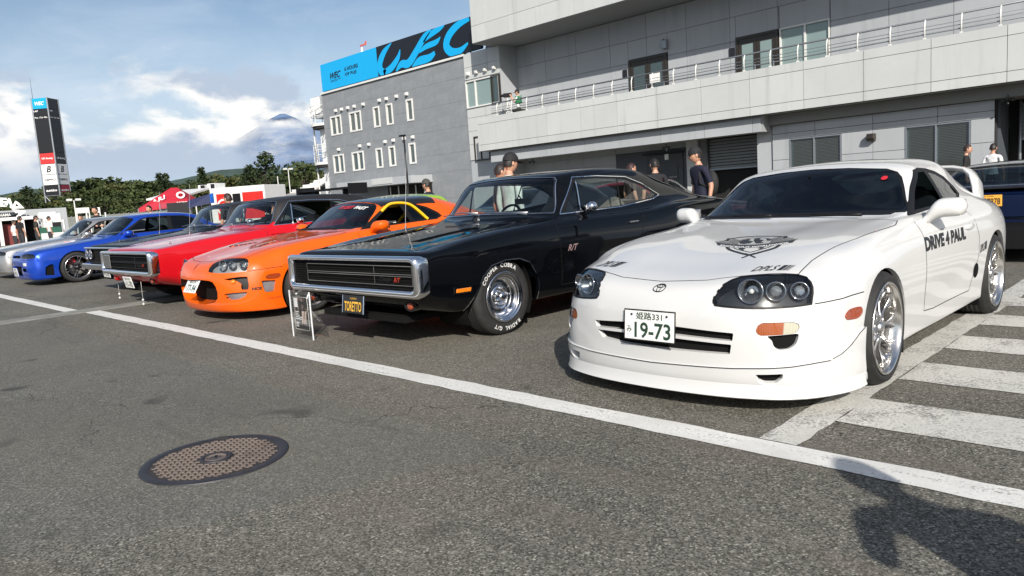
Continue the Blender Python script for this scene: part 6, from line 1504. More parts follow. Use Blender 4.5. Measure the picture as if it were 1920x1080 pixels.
def vent_cap(parent, x, y, z):
    b = MB(); n = 10; q = [(0, 0), (-.02, 0), (-.16, .02), (-.17, .12), (-.13, .17), (0, .18)]; b.prism([(y + a, z + c) for a, c in q], x - .075, x + .075, 'X'); return b.build('vent_hood', M['white_metal'], parent, bevel=.02)
def grey_building():
    t = thing('grey_building', 'grey rendered office block with small white framed windows left of the pit building', 'building')
    k = NT('render_grey'); P_ = k.co('Object'); n1 = k.noise(P_, 1.6, 6, .65); n2 = k.noise(k.co('Object', (.5, 1, 6)), 1.2, 5, .6)
    c_ = k.mix(k.rmp(n1, .3, .7), (.185, .20, .215), (.235, .25, .265)); c_ = k.mix(k.rmp(n2, .5, .75, 0, .5), c_, (.28, .29, .295)); k.l.new(c_, k.p.inputs['Base Color']); k.set(k.p, 'Roughness', .8); k.bump(k.noise(P_, 40, 4, .6), .15, .01); wallm = k.m
    up = [(-38.89, -37.74, 1), (-36.88, -35.7, 1), (-34.49, -33.91, 0), (-33.29, -32.72, 0), (-31.5, -30.94, 0)]
    holes = [(a, b, 5.42, 6.54) for a, b, m_ in up] + [(a - .08, b - .08, 3.20, 4.29) for a, b, m_ in up]
    # rendered wall in big fields with thin joints
    xs = [-39.5, -37.2, -35.0, -32.2, -29.5, -26.78]; zs = [0, 1.3, 2.6, 3.5, 4.7, 5.9, 7.0, 7.9]
    facade(t, xs, zs, 24.6, wallm, holes, .06, .007)
    MB().bb((-39.5, 24.69, 0), (-26.76, 32, 7.98)).build('wall_core', simple('render_joint', (.145, .155, .165), .9), t)
    b = MB(); b.bb((-39.56, 24.55, 0), (-39.502, 32, 7.98)); b.build('end_wall', wallm, t)
    MB().bb((-39.58, 24.50, 7.92), (-26.7, 32.1, 8.02)).build('coping', M['white_metal'], t)
    for a, b, m_ in up:
        for dx, z0, z1 in ((0, 5.42, 6.54), (-.08, 3.20, 4.29)):
            w_ = win(t, a + dx, b + dx, z0, z1, 24.58, ((a + b) / 2 + dx + .03,) if m_ else (), 'white_metal', 'window_glass', .085, dep=.13)
    for x in (-38.13, -37.5, -36.85, -36.2, -35.3, -33.75, -33.1, -32.2, -31.32): vent_cap(t, x, 24.6, 6.72)
    for x in (-38.2, -36.0, -35.1, -33.55, -32.8, -31.85, -31.1): vent_cap(t, x, 24.6, 4.48)
    for x in (-37.6, -37.0): vent_cap(t, x, 24.6, 2.4)
    # canopy over the entrance
    b = MB(); b.bb((-36.7, 23.2, 2.16), (-29.8, 24.58, 2.54)); b.build('canopy', M['panel_mid'], t, bevel=.01)
    MB().bb((-33.2, 23.17, 2.24), (-31.4, 23.195, 2.56)).build('canopy_sign', M['panel_light'], t)
    MB().bb((-33.7, 24.56, 0), (-29.9, 24.595, 2.14)).build('entrance', M['dark_room'], t)
    for i in range(5): MB().bb((-33.5 + i * .75, 24.53, .1), (-33.42 + i * .75, 24.56, 2.1)).build('door_frame', M['white_metal'], t)
    MB().tube([(-34.4, 24.5, 0), (-34.4, 24.5, 1.4), (-34.2, 24.5, 1.5), (-34.0, 24.5, 1.5)], .05, 8).build('pipe', M['white_metal'], t)
    # rooftop frame carrying the long sign
    fr = MB()
    for i in range(13): x = -38.8 + i; fr.box((x, 24.9, 8.03), (.06, .5, .10)).tube([(x, 25.3, 7.98), (x, 24.75, 8.5)], .03, 6)
    fr.tube([(-39.2, 24.75, 8.02), (-26.9, 24.75, 8.02)], .035, 6); fr.build('sign_frame', M['dark_metal'], t)
    s = thing('roof_sign', 'long blue and black racing series sign on the roof of the grey building', 'sign')
    k = NT('sign_blue'); k.set(k.p, 'Base Color', (.0, .36, .72)); k.set(k.p, 'Roughness', .5); bl = k.m; dk = simple('sign_black', (.006, .008, .014), .5)
    MB().bb((-39.3, 24.5, 8.06), (-33.6, 24.66, 9.60)).build('blue_board', bl, s); MB().bb((-33.6, 24.5, 8.06), (-25.45, 24.66, 9.60)).build('black_board', dk, s)
    def P2(pts, m_=bl, off=.0): 
        b = MB(); n = len(pts); b.add([(x, 24.49 - off, z) for x, z in pts], [tuple(range(n))]); me = b.v; return pts
    def blade(pl, nm='sign_lettering', mat=bl, y=24.488):
        """stroke with width: list of (x, z, w)"""
        pts = spline3(pl); vs = []; fs = []
        for i, (x, z, w_) in enumerate(pts):
            a = pts[max(i - 1, 0)]; c_ = pts[min(i + 1, len(pts) - 1)]; d = Vector((c_[0] - a[0], 0, c_[1] - a[1])).normalized(); n_ = Vector((-d.z, 0, d.x))
            p = Vector((x, y, z)); q0 = p + n_ * w_ / 2; q1 = p - n_ * w_ / 2
            for q in (q0, q1): q.z = min(max(q.z, 8.06), 9.60)
            vs += [q0, q1]
        for i in range(len(pts) - 1): fs.append((2 * i, 2 * i + 1, 2 * i + 3, 2 * i + 2))
        me = bpy.data.meshes.new(nm); me.from_pydata(vs, [], fs); return link(nm, me, s, mat)
    def spline3(pl, n=8):
        out = []
        for i in range(len(pl) - 1):
            p0, p1, p2, p3 = [np.array(pl[min(max(j, 0), len(pl) - 1)], float) for j in (i - 1, i, i + 1, i + 2)]
            for t_ in np.linspace(0, 1, n, endpoint=False): out.append(tuple(.5 * (2 * p1 + (p2 - p0) * t_ + (2 * p0 - 5 * p1 + 4 * p2 - p3) * t_**2 + (3 * p1 - p0 - 3 * p2 + p3) * t_**3)))
        out.append(tuple(pl[-1])); return out
    # W
    blade([(-32.2, 9.55, .05), (-32.9, 9.2, .35), (-33.35, 8.7, .45), (-33.3, 8.3, .45), (-32.9, 8.1, .4)]); blade([(-33.1, 8.15, .3), (-32.4, 8.3, .38), (-31.75, 8.7, .3), (-31.5, 9.1, .05)])
    blade([(-32.0, 8.06, .1), (-31.5, 8.35, .35), (-30.9, 8.3, .42), (-30.2, 8.75, .42), (-29.5, 9.3, .35), (-28.9, 9.6, .12)])
    # E
    blade([(-29.6, 9.1, .05), (-29.0, 9.35, .28), (-28.3, 9.5, .26), (-27.9, 9.6, .1)]); blade([(-29.95, 8.66, .06), (-29.4, 8.85, .26), (-28.6, 8.92, .26), (-28.25, 9.1, .06)]); blade([(-30.6, 8.08, .1), (-30.0, 8.25, .4), (-29.2, 8.28, .36), (-28.75, 8.45, .2)])
    # C
    blade([(-26.1, 9.5, .16), (-26.9, 9.4, .34), (-27.6, 9.05, .42), (-27.85, 8.6, .46), (-27.5, 8.25, .42), (-26.9, 8.2, .32), (-26.3, 8.45, .1)])
    vs, fs = text_verts('WEC', 1, bold=.02, shear=.45); 
    text_obj('WEC', 'sign_lettering', dk, frame((-37.75, 24.49, 8.80), (1, 0, 0), (0, 0, 1)), parent=s, fitw=1.15, fith=.36, bold=.03, shear=.5)
    text_obj('6 HOURS', 'sign_lettering', dk, frame((-36.1, 24.49, 8.96), (1, 0, 0), (0, 0, 1)), parent=s, fitw=1.35, fith=.22, bold=.03)
    text_obj('OF FUJI', 'sign_lettering', dk, frame((-36.2, 24.49, 8.64), (1, 0, 0), (0, 0, 1)), parent=s, fitw=1.15, fith=.22, bold=.03)
    b = MB(); b.bb((-38.3, 24.488, 8.53), (-37.2, 24.492, 8.55)).bb((-38.3, 24.488, 8.46), (-37.6, 24.492, 8.475)); b.build('sign_underline', dk, s)
    # escape stair tower at the left end
    e = thing('escape_stair', 'white round escape stair tower with railed landings at the left end of the grey building', 'staircase')
    cx, cyy = -41.0 - .9, 25.9; cx = -41.3
    MB().bb((cx + .1, 24.9, 6.7), (cx + 1.75, 26.6, 8.0)).build('stair_head', M['panel_mid'], e)
    MB().bb((cx - .05, 24.85, 6.95), (cx + .95, 24.89, 7.95)).build('white_board', simple('white_board', (.8, .8, .78), .4), e)
    MB().cyl((cx + .9, 25.9, 0), (cx + .9, 25.9, 8.0), .16, n=16).build('core_column', M['white_metal'], e)
    MB().bb((cx + .15, 25.2, .3), (cx + .75, 25.25, 6.2)).build('stair_screen', simple('screen', (.72, .74, .74), .4), e)
    for z0 in (3.85, 6.2):
        MB().cyl((cx + .55, 25.7, z0), (cx + .55, 25.7, z0 + .16), 1.15, n=28).build('landing', M['white_metal'], e)
        MB().cyl((cx + .55, 25.7, z0 - .13), (cx + .55, 25.7, z0 - .01), 1.05, n=28).build('landing_soffit', M['joint'], e)
        b = MB(); a_ = np.linspace(PI * .75, PI * 1.85, 12); arc = [(cx + .55 + 1.12 * math.cos(a), 25.7 + 1.12 * math.sin(a)) for a in a_]
        for z in (.45, .75, 1.05): b.tube([(x, y, z0 + .16 + z) for x, y in arc], .02, 6)
        for x, y in arc[::2]: b.cyl((x, y, z0 + .1), (x, y, z0 + 1.25), .022, n=6)
        b.build('landing_rail', M['white_metal'], e)
        b = MB()
        for i in range(9): a = PI * 1.2 + i * .33; b.box((cx + .9 + .5 * math.cos(a), 25.9 + .5 * math.sin(a), z0 - 2.1 + i * .24), (.8, .26, .03), a)
        b.tube([(cx + .9 + .9 * math.cos(PI * 1.2 + i * .33), 25.9 + .9 * math.sin(PI * 1.2 + i * .33), z0 - 1.2 + i * .24) for i in range(9)], .02, 6); b.build('spiral_flight', M['rail_grey'], e)
    MB().cyl((cx - .55, 25.2, 0), (cx - .55, 25.2, 6.2), .05, n=8).cyl((cx - .2, 26.6, 0), (cx - .2, 26.6, 6.2), .05, n=8).build('support_post', M['white_metal'], e)
    # wind vane on the roof
    v = thing('wind_vane', 'small red and white anemometer on a thin mast above the roof sign', 'wind vane', (-40.6, 28.5, 8))
    b = MB(); b.cyl((0, 0, 0), (0, 0, 2.9), .02, n=6).cyl((0, 0, 2.9), (0, 0, 3.25), .10, .05, 10).box((0, 0, 2.85), (.28, .12, .08)); b.build('mast', M['white_metal'], v)
    MB().box((.10, 0, 3.35), (.5, .06, .10)).prism([(.3, 3.3), (.5, 3.3), (.55, 3.55), (.4, 3.5)], -.02, .02, 'Y').build('tail_vane', simple('vane_red', (.6, .12, .1), .5), v)
pit_building(); grey_building()

# ================================================================ far things
def at(px, D, z=0.0):
    """ground point seen in picture column px at distance D"""
    d = fwd * focal + r2 * (px - 960) - u2 * ((431 - 0.0672 * px) - 540); d.z = 0; d.normalize(); return Vector((d.x * D, d.y * D, z))
def zat(px, y, D):
    d = fwd * focal + r2 * (px - 960) - u2 * (y - 540); return cam_h + d.z / math.hypot(d.x, d.y) * D
def leaf_mat(name, a, b):
    k = NT(name); v = k.co('Object'); n = k.noise(v, .35, 4, .6); g = k.node('ShaderNodeNewGeometry'); r_ = g.outputs['Random Per Island']
    c_ = k.mix(k.rmp(n, .3, .7), a, b); c_ = k.mix(k.rmp(r_, 0, 1, 0, .5), c_, tuple(min(1, q * 1.5) for q in b)); k.l.new(c_, k.p.inputs['Base Color']); k.set(k.p, 'Roughness', .7); k.set(k.p, 'Specular IOR Level', .25); return k.m
M['leaf_dark'] = leaf_mat('leaf_dark', (.012, .022, .009), (.032, .048, .017)); M['leaf_mid'] = leaf_mat('leaf_mid', (.022, .034, .012), (.055, .072, .022)); M['leaf_olive'] = leaf_mat('leaf_olive', (.035, .042, .014), (.085, .088, .026))
M['bark'] = simple('bark', (.05, .04, .03), .9, var=.3)
def tree_meshes(kind, seed):
    rg = np.random.RandomState(seed); vs = []; fs = []
    def leafs(c, r_, n, s):
        for _ in range(n):
            d = rg.normal(size=3); d /= np.linalg.norm(d); p = c + d * r_ * (rg.uniform(.55, 1.05)) * np.array((1, 1, .75))
            a = rg.normal(size=3) + d * .3; a /= np.linalg.norm(a); b_ = np.cross(a, rg.normal(size=3)); b_ /= np.linalg.norm(b_); q = s * rg.uniform(.6, 1.3)
            i = len(vs); vs.extend([p - a * q, p + b_ * q * .6, p + a * q, p - b_ * q * .6]); fs.append((i, i + 1, i + 2, i + 3))
    tb = MB(); tb.tube([(0, 0, 0), (.02, .01, .35), (0, .02, .7)], [.035, .025, .012], 7)
    if kind == 'broad':
        for _ in range(16):
            th = rg.uniform(0, 6.28); rr = rg.uniform(.0, .30); z = rg.uniform(.30, .86); rr *= (1.15 - abs(z - .55)); c = np.array((rr * math.cos(th), rr * math.sin(th), z))
            leafs(c, rg.uniform(.12, .20), 60, .040); tb.tube([(0, 0, .3 + .2 * rg.rand()), (c[0] * .5, c[1] * .5, z - .1), tuple(c)], [.014, .009, .004], 5)
    elif kind == 'pine':
        for i in range(13):
            z = .28 + .70 * i / 12; R_ = .27 * (1 - (i / 12.)**1.5) + .03
            for _ in range(5):
                th = rg.uniform(0, 6.28); rr = R_ * rg.uniform(.5, 1.0); c = np.array((rr * math.cos(th), rr * math.sin(th), z + rg.uniform(-.03, .02)))
                leafs(c, .07, 16, .026); tb.tube([(0, 0, z), tuple(c)], [.008, .003], 4)
    else:
        for i in range(16):
            z = .12 + .86 * i / 15; R_ = .17 * (1 - i / 15.) + .012
            for _ in range(5):
                th = rg.uniform(0, 6.28); rr = R_ * rg.uniform(.3, 1.0); leafs(np.array((rr * math.cos(th), rr * math.sin(th), z)), .05, 12, .024)
    me = bpy.data.meshes.new('crown'); me.from_pydata([tuple(v) for v in vs], [], fs); me.update()
    o = tb.build('trunk', M['bark']); tm = o.data; bpy.data.objects.remove(o); return me, tm
TM = {}
for kd, m_ in (('broad', 'leaf_mid'), ('pine', 'leaf_dark'), ('cedar', 'leaf_dark')):
    for s_ in range(3):
        a, b_ = tree_meshes(kd, s_ * 7 + len(kd)); a.materials.append(M[['leaf_mid', 'leaf_olive', 'leaf_dark'][s_] if kd == 'broad' else m_]); TM[kd, s_] = (a, b_)
def tree(kd, s_, loc, h, wd=1.0, label=None, group=None, name='tree'):
    t = thing(name, label, 'tree', loc, random.uniform(0, 6.28), group); t.scale = (h * wd, h * wd, h)
    link('crown', TM[kd, s_][0], t); link('trunk', TM[kd, s_][1], t); return t
random.seed(11)
topline = [(-60, 345), (0, 352), (60, 345), (120, 340), (160, 332), (195, 325), (230, 336), (270, 330), (310, 336), (350, 338), (400, 326), (450, 322), (500, 318), (560, 322), (600, 318), (660, 318)]
def top_y(px): return np.interp(px, [a for a, b in topline], [b for a, b in topline])
for row, (D, step, drop) in enumerate(((178, 15, 0), (165, 15, 6), (150, 17, 18), (138, 18, 36))):
    px = -80 + row * 5
    while px < 640:
        d = D + random.uniform(-5, 5); y = top_y(px) + drop + random.uniform(-3, 6); gp = at(px, d); h = zat(px, y, d); gz = 0
        if px < 125: h *= .86
        if row == 3 and px > 480: px += step; continue
        tree('broad', random.choice((0, 0, 1, 2)), gp + Vector((0, 0, -.5)), h + .5, random.uniform(1.0, 1.35), 'bushy green tree in the wooded belt beyond the paddock', 'trees in the wooded belt', 'broadleaf_tree')
        px += step * random.uniform(.75, 1.2)
for (px, y, D, kd, w_, lab) in ((508, 288, 118, 'pine', 1.25, 'tall dark pine rising above the woods, left of the escape stair'), (478, 312, 122, 'pine', 1.2, 'smaller dark pine at the left foot of the tallest pine'), (387, 314, 150, 'cedar', 1.2, 'pointed dark conifer over the woods above the white air conditioners'), (308, 325, 148, 'cedar', 1.1, 'left one of two narrow conifers above the red tent'), (320, 326, 149, 'cedar', 1.1, 'right one of two narrow conifers above the red tent'),
        (576, 293, 125, 'broad', 1.1, 'round green tree on the slope right beside the escape stair'), (275, 329, 150, 'broad', 1.1, 'rounded grey green tree left of the two narrow conifers'), (60, 352, 140, 'pine', 1.3, 'dark tree behind the white arch lettering'), (545, 316, 128, 'pine', 1.3, 'low dark pine between the tallest pine and the escape stair')):
    tree(kd, 0, at(px, D) + Vector((0, 0, -.3)), zat(px, y, D) + .3, w_, lab, None, 'pine_tree' if kd != 'broad' else 'broadleaf_tree')
# undergrowth bank so no horizon shows between trunks
bm_ = MB(); n = 60; pts = []
for i in range(n + 1):
    px = -120 + 800 * i / n; a = at(px, 150); b_ = at(px, 205); pts.append((a, b_, 5.0 + 1.2 * noise.noise(Vector((i * .3, 0, 0)))))
vs = []; fs = []
for a, b_, h in pts: vs += [(a.x, a.y, -.2), (a.x, a.y, 3.6 + random.uniform(-.6, .6)), (b_.x, b_.y, h + 3)]
for i in range(n): fs += [(3 * i, 3 * i + 1, 3 * i + 4, 3 * i + 3), (3 * i + 1, 3 * i + 2, 3 * i + 5, 3 * i + 4)]
tag(bm_.add(vs, fs, True).build('wood_bank', simple('undergrowth', (.028, .04, .016), .95, var=.6, vscale=.25, bump=1, bscale=1.2, bdist=.4)), kind='structure')
# far hills and the mountain
def ridge(name, prof, D, depth, mat, jag=1.0, base=-5):
    vs = []; fs = []; n = len(prof) * 12; px = np.linspace(prof[0][0], prof[-1][0], n); py = np.interp(px, [p[0] for p in prof], [p[1] for p in prof]); m_ = 10
    for i in range(n):
        for j in range(m_ + 1):
            t_ = j / m_; d = D + depth * t_; h = base + (zat(px[i], py[i], D + depth) - base) * t_**.8 + jag * D * .006 * noise.fractal(Vector((px[i] * .03, t_ * 3, D * .01)), 1, 2, 5) * (1 if j else 0)
            a = at(px[i], d); vs.append((a.x, a.y, h))
    for i in range(n - 1):
        for j in range(m_): q = i * (m_ + 1) + j; fs.append((q, q + 1, q + m_ + 2, q + m_ + 1))
    return tag(MB().add(vs, fs, True).build(name, mat), kind='structure')
ridge('hill', [(-300, 400), (-100, 380), (0, 366), (60, 356), (120, 350), (200, 352), (300, 360), (420, 345), (470, 330), (600, 330), (800, 345), (1200, 330)], 700, 300, simple('hill_green', (.035, .06, .035), .95, var=.5, vscale=.03), .5)
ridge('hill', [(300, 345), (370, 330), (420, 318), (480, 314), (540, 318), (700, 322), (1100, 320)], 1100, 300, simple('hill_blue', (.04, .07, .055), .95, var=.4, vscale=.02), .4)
k = NT('mountain_haze_tint'); v = k.wpos(); n = k.noise(v, .0016, 8, .65); spz = k.node('ShaderNodeSeparateXYZ'); k.l.new(v, spz.inputs[0])
hz = k.rmp(spz.outputs[2], 300, 1700); col = k.mix(k.rmp(n, .35, .65), (.13, .20, .33), (.18, .25, .38)); col = k.mix(k.math('MULTIPLY', k.math('MULTIPLY', k.rmp(n, .56, .62), hz), .35), col, (.42, .46, .52)); k.l.new(col, k.p.inputs['Base Color']); k.set(k.p, 'Roughness', 1.0); k.set(k.p, 'Specular IOR Level', 0.0)  # bluish base colour paints in the distance haze; no haze volume in the air
# drifting cloud hides patches of the slope
sxm = spz.outputs[0]; sym = spz.outputs[1]
fdist = k.rmp(k.math('ADD', k.math('MULTIPLY', sxm, .40), k.math('MULTIPLY', sym, .92)), 350, 900)
cn = k.noise(k.wpos((.0011, .0011, .0026)), 1.0, 9, .6); zz = k.math('ADD', spz.outputs[2], k.math('MULTIPLY', k.math('SUBTRACT', cn, .5), 420))
side_ = k.math('MULTIPLY', k.math('MULTIPLY', fdist, k.rmp(zz, 1130, 1290, 1, 0, True)), k.rmp(cn, .40, .60, .25, 1.0, True))
alpha = k.math('MAXIMUM', k.math('MULTIPLY', side_, .85), k.rmp(zz, 1270, 1360, 0, .95, True))
tr_ = k.node('ShaderNodeBsdfTransparent'); mx = k.node('ShaderNodeMixShader'); k.l.new(alpha, mx.inputs[0]); k.l.new(tr_.outputs[0], mx.inputs[1]); k.l.new(k.p.outputs[0], mx.inputs[2]); k.l.new(mx.outputs[0], k.out.inputs[0])
mt = MB(); D0 = 9000; ctr = at(548, D0 + 2600); pk = zat(546, 203, D0 + 2600); vs = []; fs = []; nr_, na = 40, 96
for i in range(nr_ + 1):
    for j in range(na):
        t_ = i / nr_; a = 2 * PI * j / na; r_ = 45 + 5400 * t_; hgt = pk * (1 - t_)**2.3 + (0 if i else -20) + 130 * (t_ * (1 - t_)) * noise.fractal(Vector((math.cos(a) * 4, math.sin(a) * 4, t_ * 5)), 1, 2, 5)
        vs.append((ctr.x + r_ * math.cos(a), ctr.y + r_ * math.sin(a), hgt - 60))
for i in range(nr_):
    for j in range(na): fs.append((i * na + j, i * na + (j + 1) % na, (i + 1) * na + (j + 1) % na, (i + 1) * na + j))
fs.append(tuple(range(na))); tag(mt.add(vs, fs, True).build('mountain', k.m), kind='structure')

# ---------------------------------------------------------------- score tower
def score_tower():
    t = thing('score_tower', 'tall four sided racing score tower with sponsor boards on lattice legs at the left', 'tower', (0, 0, 0))
    tv = Vector((.24, .97, 0)).normalized(); aw = Vector((-.97, .24, 0)).normalized(); Mc = Vector((-145.2, 36.85, 0)); Lc = Mc - tv * 2.25 + aw * 1.61; Rc = Mc + tv * 1.61 + aw * 2.25; Bc = Lc + (Rc - Mc)
    k1 = {'blue': simple('board_blue', (.0, .33, .62), .5), 'black': simple('board_black', (.012, .012, .014), .4), 'red': simple('board_red', (.6, .03, .03), .5), 'white': simple('board_white', (.75, .75, .74), .5), 'maroon': simple('board_maroon', (.30, .015, .04), .5)}
    rows = [(21.1, 22.9, 'blue', 'black', 'WEC', ''), (13.75, 21.05, 'black', 'black', '', ''), (11.85, 13.65, 'red', 'black', 'GR Racing', 'GR Racing'), (10.05, 11.8, 'white', 'white', 'B', 'B'), (8.25, 10.0, 'white', 'white', 'NIPPO', 'NIPPO'), (6.45, 8.2, 'black', 'maroon', 'astio', 'astio')]
    def board(a, b_, z0, z1, m_, txt):
        d = (b_ - a).normalized(); n_ = Vector((d.y, -d.x, 0)); w_ = (b_ - a).length; c = (a + b_) / 2
        o = MB().box((0, 0, 0), (w_ - .08, .12, z1 - z0 - .05)).build('board', k1[m_], t); o.location = (c.x, c.y, (z0 + z1) / 2); o.rotation_euler = (0, 0, math.atan2(d.y, d.x))
        if txt:
            tm = M['white_print'] if m_ in ('black', 'red', 'maroon', 'blue') else M['black_print']
            f = {'B': (.32, .62), 'WEC': (.6, .34)}.get(txt, (.72, .22)); text_obj(txt, 'board_lettering', tm, frame((0, -.07, 0), (1, 0, 0), (0, 0, 1)), parent=o, fitw=w_ * f[0], fith=(z1 - z0) * f[1], bold=.03, shear=.3 if txt in ('WEC', 'B') else 0)
        return o, w_
    for z0, z1, ml, mr, tl, tr in rows:
        oL, wl = board(Lc, Mc, z0, z1, ml, tl); oR, wr = board(Mc, Rc, z0, z1, mr, tr); board(Rc, Bc, z0, z1, mr, ''); board(Bc, Lc, z0, z1, ml, '')
        if z0 == 13.75:
            for o, w_ in ((oL, wl), (oR, wr)):
                for i in range(20): MB().bb((-w_ / 2 + .08, -.08, -3.5 + i * .33), (w_ / 2 - .08, -.062, -3.46 + i * .33)).build('digit_row', M['dark_metal'], o)
                text_obj('LAP', 'board_lettering', M['white_print'], frame((-w_ * .3, -.07, 3.35), (1, 0, 0), (0, 0, 1)), parent=o, fitw=w_ * .3, fith=.25, bold=.03)
                text_obj('Pos. Car No.', 'board_lettering', M['white_print'], frame((0, -.07, 2.25), (1, 0, 0), (0, 0, 1)), parent=o, fitw=w_ * .85, fith=.28, bold=.03)
    MB().add([tuple(p + Vector((0, 0, z))) for z in (6.4, 22.8) for p in (Lc, Mc, Rc, Bc)], [(0, 1, 2, 3), (4, 5, 6, 7), (0, 1, 5, 4), (1, 2, 6, 5), (2, 3, 7, 6), (3, 0, 4, 7)]).build('core', M['dark_metal'], t).scale = (1, 1, 1)
    for p in (Lc, Mc, Rc, Bc): MB().cyl(p, p + Vector((0, 0, 22.95)), .14, n=8).build('leg', M['rail_grey'], t)
    for a, b_ in ((Lc, Mc), (Mc, Rc), (Rc, Bc), (Bc, Lc)):
        b = MB()
        for z0, z1 in ((0, 3.3), (3.3, 6.4)): b.cyl(a + Vector((0, 0, z0)), b_ + Vector((0, 0, z1)), .07, n=6).cyl(a + Vector((0, 0, z1)), b_ + Vector((0, 0, z0)), .07, n=6).cyl(a + Vector((0, 0, z1)), b_ + Vector((0, 0, z1)), .08, n=6)
        b.build('bracing', M['rail_grey'], t)
    MB().cyl(Lc + Vector((.2, .2, 22.9)), Lc + Vector((.2, .2, 26.2)), .04, .02, 6).build('aerial', M['dark_metal'], t)
score_tower()
def box_thing(name, label, cat, c, d, rz, mat, group=None, bevel=.03):
    o = MB().box((0, 0, 0), d).build(name, mat, None, bevel=bevel); o.location = c; o.rotation_euler = (0, 0, rz); return tag(o, label, cat, group)
W1 = simple('weathered_white', (.68, .68, .66), .5, var=.1); RD = simple('tent_red', (.42, .012, .03), .75, var=.12, vscale=3); NV = simple('awning_navy', (.006, .012, .06), .6); BLU = simple('awning_blue', (.01, .12, .50), .5)
# low fence, containers, poles
fa, fb_ = at(118, 104), at(350, 98)
fe = thing('paddock_fence', 'long low grey mesh fence along the foot of the woods', 'fence')
nF = 26
me_post = None
for i in range(nF + 1):
    p = fa.lerp(fb_, i / nF); b = MB().cyl((0, 0, 0), (0, 0, 2.25), .05, n=6)
    if me_post is None: o = b.build('post', M['rail_grey'], fe); me_post = o.data
    else: o = bpy.data.objects.new('post', me_post); COL.objects.link(o); o.parent = fe
    o.location = p
d_ = (fb_ - fa); L_ = d_.length; pn = MB().box((0, 0, 1.15), (L_ / nF - .1, .03, 2.0)).build('fence_panel', simple('fence_mesh', (.16, .17, .15), .7, var=.3, vscale=4), fe); pn.location = fa.lerp(fb_, .5 / nF); pn.rotation_euler = (0, 0, math.atan2(d_.y, d_.x))
for i in range(1, nF): c_ = pn.copy(); COL.objects.link(c_); c_.location = fa.lerp(fb_, (i + .5) / nF)
def container(px0, px1, y0, y1, D, label):
    a, b_ = at(px0, D), at(px1, D); d = b_ - a; z0, z1 = zat(px0, y1, D), zat(px0, y0, D); t = thing('storage_container', label, 'container', (a + b_) / 2, math.atan2(d.y, d.x)); w_ = d.length
    MB().bb((-w_ / 2, 0, z0), (w_ / 2, 2.2, z1)).bb((-w_ / 2, 0, -.0), (-w_ / 2 + .1, .1, z0)).bb((w_ / 2 - .1, 0, 0), (w_ / 2, .1, z0)).build('shell', W1, t)
    for i in range(int(w_ / .32)): MB().bb((-w_ / 2 + .1 + i * .32, -.05, z0 + .1), (-w_ / 2 + .2 + i * .32, 0, z1 - .1)).build('rib', W1, t)
container(146, 171, 390, 400, 96, 'long white ribbed container on the bank, right of the score tower'); container(179, 191, 389, 399, 96, 'short white container right of the long one'); 
def light_pole(px, ytop, D, label, lamp=True, mat='white_metal'):
    p = at(px, D); z = zat(px, ytop, D); t = thing('lamp_post', label, 'lamp post', p); MB().cyl((0, 0, 0), (0, 0, z), .09, .06, 8).build('pole', M[mat], t)
    if lamp:
        for sd in (-.45, .4): MB().box((0, sd, z + .05), (.3, .5, .22)).build('lamp_head', M['white_metal'], t)
light_pole(145, 375, 92, 'white floodlight pole by the fence, right of the score tower'); light_pole(548, 317, 108, 'white lamp pole at the top of the far spectator slope'); light_pole(527, 330, 105, 'thin signal post on the slope below the tallest pine', False)
light_pole(200, 398, 70, 'short curved pole behind the blue coupe roof', False); light_pole(165, 399, 70, 'short pole behind the silver coupe roof', False)
p = at(757, 32); lp_ = thing('lamp_post', 'slender black lamp post in front of the grey building', 'lamp post', (-25.97, 20, 0)); MB().cyl((0, 0, 0), (0, 0, 4.05), .05, .035, 8).build('pole', M['black_trim'], lp_); MB().box((-.1, 0, 4.08), (.34, .16, .07)).build('lamp_head', M['black_trim'], lp_, bevel=.02)
# spectator slope
def stands():
    D = 96; a, b_ = at(496, D), at(600, D - 6); d = b_ - a; t = thing('spectator_stand', 'reddish terraced spectator slope with scattered white seats beyond the trailer', 'grandstand', a, math.atan2(d.y, d.x)); w_ = d.length
    br = simple('terrace_brown', (.19, .12, .095), .9, var=.35, vscale=.8)
    for i in range(8):
        x0 = w_ * (.05 + .10 * i); h = 2.4 + i * .52
        MB().bb((x0, i * 1.2, 0), (w_ + 6, i * 1.2 + 1.3, h)).build('terrace', br, t)
        for j in range(5):
            x = x0 + random.uniform(.1, 3.0); MB().bb((x, i * 1.2 - .1, h), (x + random.uniform(.3, .9), i * 1.2 + .3, h + .25)).build('seat', W1, t)
    for i in range(10): MB().bb((w_ * .55 + i * .9, 9.8, 6.2), (w_ * .55 + i * .9 + .08, 9.9, 7.4)).build('fence_post', M['rail_grey'], t)
    MB().bb((w_ * .7, 10, 6.2), (w_ + 5, 13, 7.9)).build('shed', simple('shed', (.12, .11, .1), .8), t)
    s = thing('white_stair', 'broad white slatted stair climbing the slope left of the escape stair', 'stairs', at(545, 84), math.atan2(d.y, d.x)); w2 = (at(600, 84) - at(545, 84)).length
    z1, z0 = zat(598, 333, 84), zat(550, 361, 84)
    for i in range(11):
        t_ = i / 10; MB().box((w2 * .55 * t_ + (w2 * (1 - .55 * t_)) / 2 + .3, i * .35, z0 + (z1 - z0) * t_), (w2 * (1 - .55 * t_), .3, .10)).build('step', W1, s)
    MB().prism([(0.2, z0 - .3), (w2 + .3, z0 - .3), (w2 + .3, z1), (w2 * .6, z1)], 4.0, 4.1, 'Y').build('stair_side', M['joint'], s)
    MB().bb((0, -.2, 0), (w2 + 1, 4, z0 - .1)).build('stair_base', M['panel_mid'], s)
stands()
